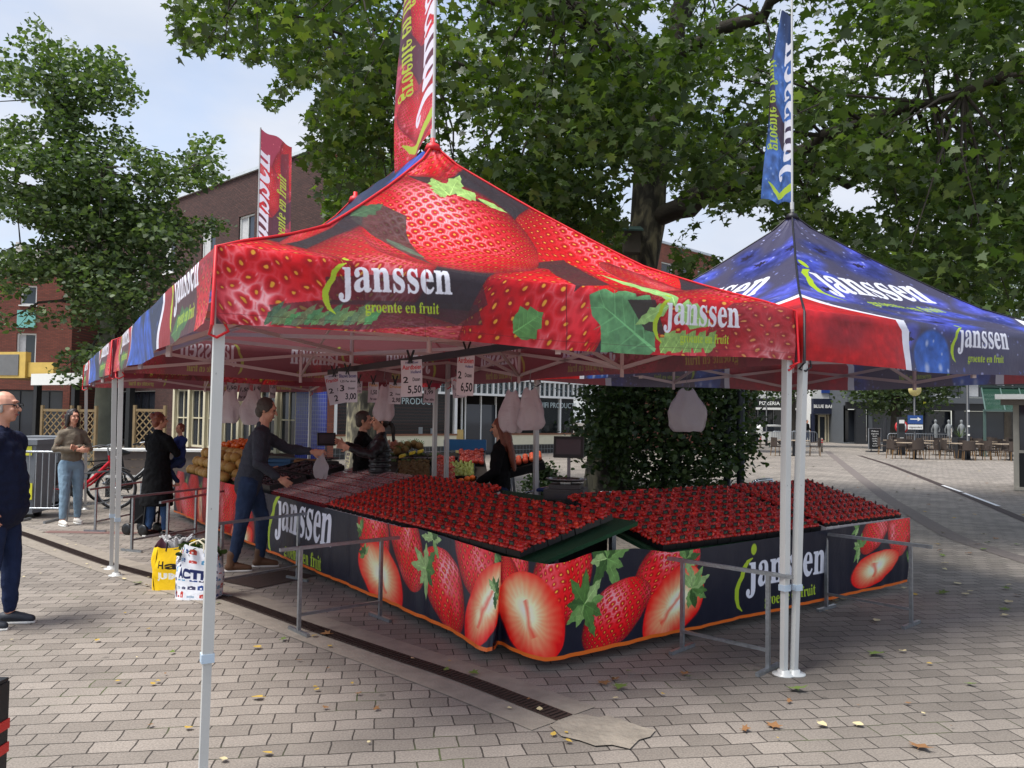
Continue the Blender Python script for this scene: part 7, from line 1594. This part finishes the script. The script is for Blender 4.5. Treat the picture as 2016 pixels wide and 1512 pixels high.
# ------------------------------------------------------------------ bicycles
def bicycle(px, py, rz, label, fm, panniers=True, s_=1):
    g = atz(px, py); s = empty('bicycle', tuple(g), rz, label, 'bicycle', 'bicycles by the bench'); s.scale = (s_, s_, s_); Rw = .35
    for x in (-.54, .54):
        w_ = MB(); w_.tube([(x+Rw*.95*math.cos(a), 0, Rw+Rw*.95*math.sin(a)) for a in np.linspace(0, 2*math.pi, 33)], .02, 7); w_ = w_.build('wheel', mat('tyre', srgb(24, 24, 26), .8, 0, .1), s)
        b = MB(); b.tube([(x+Rw*.87*math.cos(a), 0, Rw+Rw*.87*math.sin(a)) for a in np.linspace(0, 2*math.pi, 33)], .010, 6)
        b.build('rim', mt_galv, w_); b = MB()
        for k in range(18): a = k*2*math.pi/18; b.bar((x, .02*(-1)**k, Rw), (x+Rw*.86*math.cos(a), 0, Rw+Rw*.86*math.sin(a)), .003)
        b.lathe([(.03, -.03), (.03, .03)], (x, 0, Rw), 10, Matrix.Rotation(R(90), 4, 'X')); b.build('spokes', mt_galv, w_)
        b = MB(); b.tube([(x+Rw*1.06*math.cos(a), 0, Rw+Rw*1.06*math.sin(a)) for a in np.linspace(.5 if x < 0 else .9, 2.9, 12)], .014, 6); b.build('mudguard', M_blackp, s)
    b = MB(); b.tube([(.54, 0, Rw), (.44, 0, .72), (.40, 0, .92)], .018, 8); b.tube([(.42, 0, .80), (.15, 0, .52), (-.08, 0, .34), (-.14, 0, .30)], .032, 10); b.tube([(.41, 0, .68), (.12, 0, .42), (-.14, 0, .28)], .02, 8)
    b.tube([(-.14, 0, .28), (-.24, 0, .80)], .02, 8); b.tube([(-.14, 0, .30), (-.54, 0, Rw)], .013, 7); b.tube([(-.22, 0, .66), (-.54, 0, Rw)], .011, 7); b.build('frame', fm, s)
    b = MB(); b.tube([(.40, 0, .92), (.38, 0, 1.04), (.42, 0, 1.08)], .014, 7); b.tube([(.20, -.28, 1.06), (.34, -.22, 1.10), (.42, 0, 1.08), (.34, .22, 1.10), (.20, .28, 1.06)], .012, 7); b.build('handlebar', mt_galv, s)
    for y in (-.28, .28): b = MB(); b.tube([(.22, y*.97, 1.065), (.10, y, 1.04)], .018, 8); b.build('grip', M_blackp, s)
    b = MB(); b.tube([(-.36, 0, .90), (-.25, 0, .91), (-.10, 0, .90)], [.09, .07, .025], 10); b.tube([(-.24, 0, .8), (-.25, 0, .89)], .014, 7); b.build('saddle', M_blackp, s)
    b = MB(); b.bb(-.22, -.06, -.045, .045, .22, .36); b.lathe([(.09, -.05), (.09, .05)], (-.12, 0, .29), 16, Matrix.Rotation(R(90), 4, 'X')); b.bar((-.12, .08, .29), (-.05, .08, .14), .02); b.bar((-.12, -.08, .29), (-.19, -.08, .44), .02); b.build('motor_and_crank', M_blackp, s)
    b = MB(); b.bar((-.85, -.06, .76), (-.3, -.06, .78), .014); b.bar((-.85, .06, .76), (-.3, .06, .78), .014); b.bar((-.8, 0, .76), (-.54, .03, .36), .012); b.build('carrier', M_blackp, s)
    if panniers:
        for y in (-.14, .14): b = MB(); b.box((-.60, y, .58), (.42, .12, .34)); b.box((-.60, y*1.06, .70), (.44, .13, .12)); b.build('pannier', mat('black_pannier', srgb(24, 22, 26), .6, 0, .15), s)
    b = MB(); b.ball((.50, 0, .88), .035, 8, 6); b.build('headlight', M_frame, s)
    return s
bicycle(163, 1002, R(4), 'red electric bicycle with black panniers behind the woman in the taupe jacket', mat('red_bike_paint', srgb(190, 28, 42), .3))
bicycle(262, 985, R(52), 'dark bicycle with black carrier bag between the tent legs and the black coat', mat('dark_bike_paint', srgb(44, 48, 54), .35), False)
# bench behind
a = atd(196, 889, 15.5); s = empty('bench', (a.x, 15.5, 0), R(3), 'long low slatted bench wall with pale edges behind the bicycles', 'bench')
for k in range(3): b = MB(); b.bb(-.1, 2.5, 0, .06, .44+k*.155, .585+k*.155); b.build('plank', mat('grey_brown_plank', srgb(104, 94, 88), .8, 0, .2), s)
b = MB(); b.bb(-.15, 2.6, -.05, .45, .905, .945); b.bb(-.15, 2.6, -.02, .08, .385, .435); b.build('pale_edge', M_frame, s)
for x in (.1, 1.2, 2.3): b = MB(); b.bb(x, x+.08, .07, .38, 0, .90); b.build('leg', M_dark, s)
# litter bins with yellow stickers and the mesh barrier in front
for i, (px, d, w_, lb) in enumerate(((52, 12.6, .62, 'grey wheeled container with yellow stickers behind the bald man'), (92, 14.2, .7, 'second grey container farther back, right of the first'))):
    a = atd(px, 900, d); s = empty('waste_container', (a.x, d, 0), R(5), lb, 'container', 'grey containers at the left'); b = MB(); b.add([(-w_/2*.85, -.3, .08), (w_/2*.85, -.3, .08), (w_/2*.85, .3, .08), (-w_/2*.85, .3, .08), (-w_/2, -.34, 1.14), (w_/2, -.34, 1.14), (w_/2, .34, 1.14), (-w_/2, .34, 1.14)], [(0, 3, 2, 1), (4, 5, 6, 7), (0, 1, 5, 4), (1, 2, 6, 5), (2, 3, 7, 6), (3, 0, 4, 7)]); b.build('body', mat('grey_container_plastic', srgb(112, 116, 122), .6), s)
    b = MB(); b.bb(-w_/2-.03, w_/2+.03, -.38, .38, 1.143, 1.22); b.build('lid', bpy.data.materials['grey_container_plastic'], s); b = MB(); b.bb(-.22, .25, -.352, -.342, .98, 1.12); b.bb(-.05, .27, -.345, -.33, .3, .55); b.build('yellow_sticker', mat('yellow_sticker', srgb(226, 222, 60), .5), s)
    for x in (-.2, .2): b = MB(); b.lathe([(.08, -.03), (.08, .03)], (x, 0, .08), 12, Matrix.Rotation(R(90), 4, 'Y')); b.build('wheel', M_blackp, s)
def barrier(px, py, w_, rz, label, d=None, n=14, h=1.05, grp='crowd barriers'):
    a = atz(px, py) if d is None else Vector((atd(px, 860, d).x, d, 0)); s = empty('crowd_barrier', tuple(a), rz, label, 'barrier', grp); b = MB()
    b.tube([(0, 0, .0), (0, 0, h-.1), (.1, 0, h), (w_-.1, 0, h), (w_, 0, h-.1), (w_, 0, 0)], .02, 7); b.tube([(0, 0, .2), (w_, 0, .2)], .015, 6); b.build('frame', mt_galv, s); b = MB()
    for k in range(1, n): b.bar((w_*k/n, 0, .2), (w_*k/n, 0, h), .012)
    b.build('bars', mt_galv, s)
    for x in (.2, w_-.2): b = MB(); b.bar((x, -.25, .02), (x, .25, .02), .03); b.build('foot', mt_galv, s)
barrier(22, 1000, .85, R(4), 'mesh crowd barrier in front of the grey containers', 12.0, 9)
# black bollard with red bands at the lower left corner
p = atd(-34, 1355, 2.02); s = empty('bollard', (p.x, 2.02, 0), 0, 'black bollard with two red bands cut off at the lower left corner', 'bollard'); b = MB(); b.bb(-.03, .03, -.06, .06, 0, .98); b.bb(-.028, .028, -.058, .058, .981, .99); b.build('post', M_black, s)
b = MB(); b.bb(-.033, .033, -.063, .063, .86, .885); b.bb(-.033, .033, -.063, .063, .80, .825); b.build('red_bands', mat('red_reflector', srgb(200, 40, 34), .4), s)
# rollator beside the seller
p = atz(1028, 1040); p = Vector((.12, 9.0, 0)); s = empty('rollator', tuple(p), R(-20), 'chrome rollator with blue grips between the auburn haired seller and the scale', 'rollator'); ch = mat('chrome', srgb(190, 192, 196), .15, .95, .05)
for y in (-.24, .24):
    b = MB(); b.tube([(-.28, y, .1), (-.16, y, .45), (-.02, y, .72), (.16, y, .86), (.34, y, .90)], .016, 8); b.tube([(-.02, y, .72), (.24, y, .1)], .014, 8); b.build('side_frame', ch, s)
    b = MB(); b.tube([(.26, y, .885), (.44, y, .905)], .022, 8); b.build('grip', mat('blue_grip', srgb(30, 50, 110), .5), s); b = MB(); b.tube([(.36, y, .89), (.40, y, .82), (.30, y, .78)], .007, 5); b.build('brake_lever', M_blackp, s)
    for x in (-.28, .24): b = MB(); b.lathe([(.05, -.015), (.09, -.018), (.09, .018), (.05, .015)], (x, y, .09), 14, Matrix.Rotation(R(90), 4, 'X')); b.build('wheel', M_blackp, s)
b = MB(); b.bb(-.1, .12, -.22, .22, .55, .58); b.build('seat', M_blackp, s)
# chrome hoops behind the right table
for i, (x0, x1, y, d, lb) in enumerate(((1482, 1520, 946, 12.5, 'chrome cycle hoop behind the right table'), (1178, 1246, 968, 12.0, 'low chrome rail at the foot of the dark shrub'))):
    a, c = atd(x0, y, d), atd(x1, y, d); L_ = c.x-a.x; b = MB()
    for k in (0, .12) if i == 0 else (0,): b.tube([(0, k, 0), (0, k, a.z-.1), (.06, k, a.z-.02), (.12, k, a.z), (L_, k, a.z+.02), (L_+.01, k, a.z-.03)] if i == 0 else [(0, 0, 0), (0, 0, a.z-.04), (.05, 0, a.z), (L_, 0, a.z-.02), (L_+.05, 0, 0)], .022, 9)
    tag(b.build('steel_hoop', ch, None, (a.x, d, 0)), lb, 'hoop')
for px, d, w_, lb in ((1432, 13.5, .12, 'thin dark post behind the dark shrub'), (1458, 13.2, .13, 'thick dark post at the right of the shrub')):
    a = atd(px, 800, d); b = MB(); b.lathe([(w_/2*1.25, 0), (w_/2*1.25, .05), (w_/2, .06), (w_/2, 3.4), (w_/2*.6, 3.5)], (0, 0, 0), 12); tag(b.build('lamp_post', M_dark, None, (a.x, d, 0)), lb, 'post')

# ------------------------------------------------------------------ terrace across the square
M_rattan = mat('brown_rattan', srgb(62, 52, 46), .8, 0, .25, 60); M_oak = mat('pale_table_slats', srgb(168, 150, 128), .7, 0, .15)
def chair():
    s = empty('terrace_chair', (0, 0, 0), 0, 'x', 'chair', 'terrace chairs')
    b = MB(); b.bb(-.23, .23, -.22, .22, .42, .47); b.build('seat', M_rattan, s); b = MB(); b.grid([[(.24*math.sin(a), -.14-.12*math.cos(a), z) for a in np.linspace(-1.5, 1.5, 9)] for z in (.46, .62, .8, .88)]); b.grid([[(.26*math.sin(a), -.14-.14*math.cos(a), z) for a in np.linspace(-1.5, 1.5, 9)] for z in (.46, .62, .8, .88)], flip=True); b.build('backrest', M_rattan, s)
    for x in (-.23, .23): b = MB(); b.tube([(x, .22, .45), (x*1.08, .2, .64), (x*1.08, -.05, .66), (x, -.2, .74)], .014, 6); b.build('armrest', M_rattan, s)
    for x in (-.2, .2):
        for y in (-.2, .2): b = MB(); b.bar((x, y, .42), (x*1.12, y*1.15, 0), .025); b.build('leg', mat('bamboo_leg', srgb(128, 98, 62), .6), s)
    return s
def ttable():
    s = empty('terrace_table', (0, 0, 0), 0, 'x', 'table', 'terrace tables'); b = MB(); b.bb(-.65, .65, -.38, .38, .72, .755); b.build('table_top', M_oak, s); b = MB(); b.bb(-.05, .05, -.05, .05, .03, .72); b.build('column', M_dark, s)
    b = MB(); b.bar((-.3, -.25, .02), (.3, .25, .02), .06, .03); b.bar((-.3, .25, .045), (.3, -.25, .045), .06, .02); b.build('foot', M_dark, s); return s
ch0, tb0 = chair(), ttable(); nc = nt_ = 0
rows = [(36.5, (1800, 1900, 1990), 'front row'), (41, (1770, 1850, 1930, 2005), 'middle row'), (46, (1790, 1870, 1950), 'back row')]
def put2(src, first, x, y, rz, label):
    o = src if first else copy_tree(src); o.location = (x, y, 0); o.rotation_euler = (0, 0, rz); o['label'] = label
ords = ['leftmost', 'second', 'third', 'rightmost']
for d, xs_, nm in rows:
    for i, px in enumerate(xs_):
        a = atd(px, 880, d); put2(tb0, nt_ == 0, a.x, d, R(random.uniform(-4, 4)), f'{ords[i]} terrace table with pale slatted top in the {nm}'); nt_ += 1
        for k, (dx, dy, r_) in enumerate(((-.85, .05, -90), (.88, 0, 90), (-.28, -.62, 0), (.3, .62, 180))):
            if d > 40 and k == 2 and i % 2: continue
            put2(ch0, nc == 0, a.x+dx+random.uniform(-.08, .08), d+dy, R(r_+random.uniform(-25, 25)), f'brown wicker terrace chair {["left of", "right of", "in front of", "behind"][k]} the {ords[i]} table, {nm}'); nc += 1
a = atd(1575, 880, 38); put2(tb0, False, a.x-.3, 38, 0, 'lone terrace table right behind the double tent poles')
put2(ch0, False, a.x+.75, 38.1, R(75), 'lone wicker chair right of the table behind the tent poles'); put2(ch0, False, a.x-1.15, 37.8, R(-80), 'lone wicker chair left of the table behind the tent poles')
# planter, posts, signs
a = atd(1890, 880, 38); s = empty('planter', (a.x, 38, 0), 0, 'tall black planter with a spiky palm among the terrace tables', 'planter'); b = MB(); b.add([(-.2, -.2, 0), (.2, -.2, 0), (.2, .2, 0), (-.2, .2, 0), (-.27, -.27, .98), (.27, -.27, .98), (.27, .27, .98), (-.27, .27, .98)], [(0, 3, 2, 1), (4, 5, 6, 7), (0, 1, 5, 4), (1, 2, 6, 5), (2, 3, 7, 6), (3, 0, 4, 7)]); b.build('pot', M_dark, s)
b = MB()
for k in range(26): t = k*2.4; e_ = .3+(k % 5)*.2; b.add([(0, .02, 1), (0, -.02, 1), (.45*math.cos(t)*math.cos(e_), .45*math.sin(t)*math.cos(e_), 1+.5*math.sin(e_)+.1)], [(0, 1, 2)])
b.build('palm_fronds', M_leafL, s)
a = atz(1774, 895); s = empty('parking_terminal', tuple(a), 0, 'slim dark information column with white stickers left of the terrace', 'column'); b = MB(); b.bb(-.17, .17, -.09, .09, 0, 1.95); b.build('body', M_dark, s); b = MB(); b.bb(-.13, .13, -.1, -.091, 1.62, 1.8); b.bb(-.1, .1, -.1, -.091, .75, .88); b.build('stickers', M_frame, s); b = MB(); b.bb(-.15, .15, -.1, -.0905, 1.2, 1.55); b.build('screen', M_black, s)
def pole(px, py, h, r_, label, m=M_dark, name='sign_post', cat='post', base=True):
    a = atz(px, py); s = empty(name, tuple(a), 0, label, cat); b = MB(); b.lathe(([(r_*1.6, 0), (r_*1.6, .8), (r_, .82)] if base else [(r_, 0)])+[(r_, h)], (0, 0, 0), 10); b.build('pole', m, s); return s
s = pole(1801, 904, 4.2, .045, 'dark signpost carrying the blue arrow sign before the terrace')
b = MB(); b.bb(-.34, .34, -.08, -.06, 1.62, 2.0); o = b.build('arrow_sign', mat('traffic_blue', srgb(30, 72, 136), .4), s); b = MB(); b.bar((-.24, -.084, 1.83), (.14, -.084, 1.83), .05, .006, (0, 1, 0)); b.add([(.10, -.085, 1.93), (.10, -.085, 1.73), (.26, -.085, 1.83)], [(0, 1, 2)]); b.build('arrow', M_frame, o)
b = MB(); b.bb(-.34, .34, -.08, -.06, 1.36, 1.58); o = b.build('sub_sign', M_frame, s); txt('sign_lettering', 'uitgezonderd', .11, M_black, o, (0, -.085, 1.43), ext=.001)
b = MB(); b.lathe([(.30, -.01), (.30, .01)], (0, -.05, 3.18), 20, Matrix.Rotation(R(90), 4, 'X')); b.build('round_sign', mat('yellowish_sign', srgb(200, 186, 120), .5), s)
s = pole(1906, 905, 6, .065, 'tall black lamp post with stickers among the terrace tables', name='lamp_post'); b = MB()
for z in (1.5, 2.2, 1.1): b.bb(-.05, .05, -.08, -.068, z, z+.08)
b.build('stickers', M_frame, s); b = MB(); b.lathe([(.05, 5.9), (.3, 6.0), (.3, 6.1), (.05, 6.25)], (0, 0, 0), 14); b.build('lamp_head', M_dark, s)
s = pole(1822, 886, 4.6, .05, 'dark post with a yellow tag behind the blue arrow sign'); b = MB(); b.bb(-.14, .02, -.07, -.055, 2.75, 2.95); b.build('yellow_tag', bpy.data.materials['yellow_sticker'], s)
s = pole(1509, 878, 4.5, .05, 'street lamp post before the pizzeria', name='lamp_post'); b = MB(); b.lathe([(.04, 4.4), (.22, 4.6), (.26, 4.75), (.03, 4.85)], (0, 0, 0), 12); b.build('lamp_head', M_frame, s)
a = atd(1774, 860, 43); s = empty('no_entry_sign', (a.x, 43, 0), 0, 'round red ringed no vehicles sign partly behind the information column', 'sign'); b = MB(); b.lathe([(.03, 0), (.03, 1.4)], (0, 0, 0), 8); b.build('pole', M_dark, s)
b = MB(); b.lathe([(.36, -.01), (.36, .01)], (0, -.05, 1.42), 24, Matrix.Rotation(R(90), 4, 'X')); o = b.build('red_ring', mat('sign_red', srgb(190, 40, 44), .5), s); b = MB(); b.lathe([(.27, -.004), (.27, .004)], (0, -.068, 1.42), 24, Matrix.Rotation(R(90), 4, 'X')); b.build('white_disc', M_frame, o)
p = atz(1741, 890); b = MB(); b.tube([(.0, 0, 0), (.08, 0, 1.9)], .10, 8); tag(b.build('leaning_post', M_dark, None, tuple(p)), 'dark leaning wooden post right of the chalkboard', 'post')
p = atz(1722, 890); s = empty('pavement_sign', tuple(p), R(4), 'black framed chalkboard on a rocker foot left of the terrace', 'sign'); b = MB(); b.bb(-.33, .33, -.03, .03, .18, 1.3); o = b.build('chalkboard', M_black, s)
b = MB(); b.bb(-.4, .4, -.25, .25, 0, .07); b.bar((-.2, 0, .07), (-.2, 0, .18), .04); b.bar((.2, 0, .07), (.2, 0, .18), .04); b.build('foot', M_dark, s)
b = MB()
for q in ((-.36, -.33), (.33, .36)): b.bb(q[0], q[1], -.035, .035, .18, 1.3)
b.bb(-.36, .36, -.035, .035, 1.3, 1.33); b.bb(-.36, .36, -.035, .035, .15, .179); b.build('frame', mt_galv, s)
for k, t in enumerate(('Welkom', 'dagmenu', 'lunch', 'salades', 'koffie', 'soep', 'borrel')): txt('chalk_lettering', t, .12, M_frame, o, (0, -.034, 1.12-k*.135), ext=.001)
for i, (px, py) in enumerate(((1618, 890), (1755, 894), (1497, 882))):
    a = atz(px, py); s = empty('bollard', tuple(a), 0, ['low striped bollard left of the chalkboard, nearest the navy shop', 'low striped bollard beside the information column', 'low striped bollard in front of the pizzeria'][i], 'bollard', 'low striped bollards'); b = MB(); b.lathe([(.06, 0), (.06, .72), (.04, .76), (.001, .77)], (0, 0, 0), 12); b.build('post', mat('bollard_concrete', srgb(150, 140, 126), .8), s)
    b = MB(); b.lathe([(.063, .50), (.063, .56)], (0, 0, 0), 12); b.lathe([(.063, .62), (.063, .68)], (0, 0, 0), 12); b.build('red_bands', bpy.data.materials['red_reflector'], s)
barrier(1748, 872, 3.4, 0, 'steel crowd barrier behind the information column', 44, 26); barrier(1520, 872, 2.6, 0, 'steel crowd barrier left of the double tent poles', 46, 20); barrier(1560, 872, 1.6, R(30), 'short steel crowd barrier right of the double tent poles', 50, 12)
# parked car seen small before the pizzeria
a = atd(1512, 868, 55); s = empty('parked_car', (a.x, 55, 0), 0, 'white car parked before the pizzeria, partly behind the shrub', 'car'); b = MB(); b.prism([(-1.9, .3), (-1.85, .75), (-1.2, .85), (-.7, 1.35), (.7, 1.38), (1.3, .9), (1.9, .8), (1.95, .3)], -.8, .8)
for i, v in enumerate(b.v): b.v[i] = (v[0], v[2], v[1])
o = b.build('body', M_frame, s); b = MB(); b.bb(-.62, .62, -.81, .81, .92, 1.26); b.build('windows', M_pane, o)
for x in (-1.2, 1.2): 
    for y in (-.75, .75): b = MB(); b.lathe([(.31, -.1), (.31, .1)], (x, y, .31), 18, Matrix.Rotation(R(90), 4, 'X')); b.build('wheel', M_blackp, s)

# ------------------------------------------------------------------ fallen leaves
M_fl = [mat(n, c, .8, 0, .3, 40) for n, c in (('yellow_fallen_leaf', srgb(176, 146, 62)), ('brown_fallen_leaf', srgb(130, 92, 54)), ('green_fallen_leaf', srgb(96, 116, 48)), ('pale_fallen_leaf', srgb(196, 182, 140)))]
lf = []
for i, m in enumerate(M_fl):
    b = MB(); c = [(0, 0, .012)]; rr = random.Random(i); sh = PLANE if i in (1, 2) else LIME
    pts = [(x, y-.5, .004+.22*abs(x)*rr.uniform(.3, 1)+.06*abs(y-.5)) for x, y in sh]; b.add([(0, 0, .01)]+pts, [(0, 1+k, 1+(k+1) % len(pts)) for k in range(len(pts))], True); b.tube([(0, -.5, .01), (.03, -.75, .03)], .02, 4); lf.append(b.mesh('fallen_leaf')); lf[-1].materials.append(m)
rr = random.Random(12)
spots = [(370, 1438, 0, .10), (405, 1302, 0, .1), (505, 1278, 0, .11), (505, 1378, 0, .12), (290, 1242, 0, .08), (192, 1264, 0, .08), (620, 1255, 0, .1), (706, 1370, 1, .07), (440, 1500, 3, .09), (525, 1488, 0, .09), (560, 1262, 2, .12), (640, 1252, 1, .16), (175, 1224, 0, .08), (300, 1350, 0, .07), (620, 1357, 0, .06), (1225, 1160, 2, .14), (1220, 1358, 2, .16), (1210, 1340, 1, .12), (1190, 1350, 1, .14), (1350, 1330, 1, .12), (1356, 1336, 2, .08), (1570, 1360, 2, .2), (1555, 1385, 1, .1), (1722, 1292, 2, .2), (1778, 1286, 3, .12), (1800, 1173, 0, .16), (1700, 1100, 2, .2), (1860, 1170, 2, .2), (1900, 1172, 3, .15), (1985, 1188, 3, .17), (1725, 1225, 3, .13), (1980, 1215, 3, .15), (1620, 1432, 3, .14), (1690, 1430, 3, .13), (1470, 1440, 1, .14), (1525, 1432, 1, .14), (1815, 1475, 1, .2), (1910, 1350, 2, .12), (1240, 1325, 2, .08), (268, 1150, 2, .22), (290, 1155, 3, .12), (245, 1142, 3, .1), (310, 1132, 3, .09), (350, 1062, 3, .1), (430, 1190, 2, .12), (340, 1288, 2, .1), (1090, 1450, 0, .07), (1120, 1465, 0, .07), (1062, 1400, 3, .08), (880, 1322, 2, .1), (935, 1330, 2, .12), (812, 1300, 3, .07)]
spots += [(rr.uniform(1500, 2016), 880+rr.random()**1.3*330, rr.choice([0, 1, 2, 3, 3]), .15) for _ in range(100)]+[(rr.uniform(0, 1900), rr.uniform(1190, 1510), rr.choice([0, 0, 1, 3]), rr.uniform(.03, .08)) for _ in range(34)]+[(rr.uniform(40, 300), rr.uniform(1040, 1150), 3, .06) for _ in range(12)]
NM = ['yellow', 'brown', 'green', 'pale']
for x, y, k, sz in spots:
    p = atz(x, y); o = bpy.data.objects.new('fallen_leaf', lf[k]); C.objects.link(o); o.location = (p.x, p.y, .016); sz *= .55; o.scale = (sz, sz*rr.uniform(.6, 1.1), sz*rr.uniform(.5, 1.6)); o.rotation_euler = (rr.uniform(-.2, .2), rr.uniform(-.2, .2), rr.uniform(0, 6.28)); zn = 'left of the nearest tent leg' if x < 400 and y > 1140 else 'on the paving near the drain' if x < 1120 and y > 1140 else 'near the feet of the tent legs at the left' if x < 500 else 'before the double tent poles' if x < 1580 and y > 1280 else 'on the paving right of the double tent poles' if y > 1160 else 'on the far paving right of the stall'; tag(o, NM[k]+' fallen leaf '+zn, 'leaf', NM[k]+' fallen leaves on the paving')
bpy.context.view_layer.update()
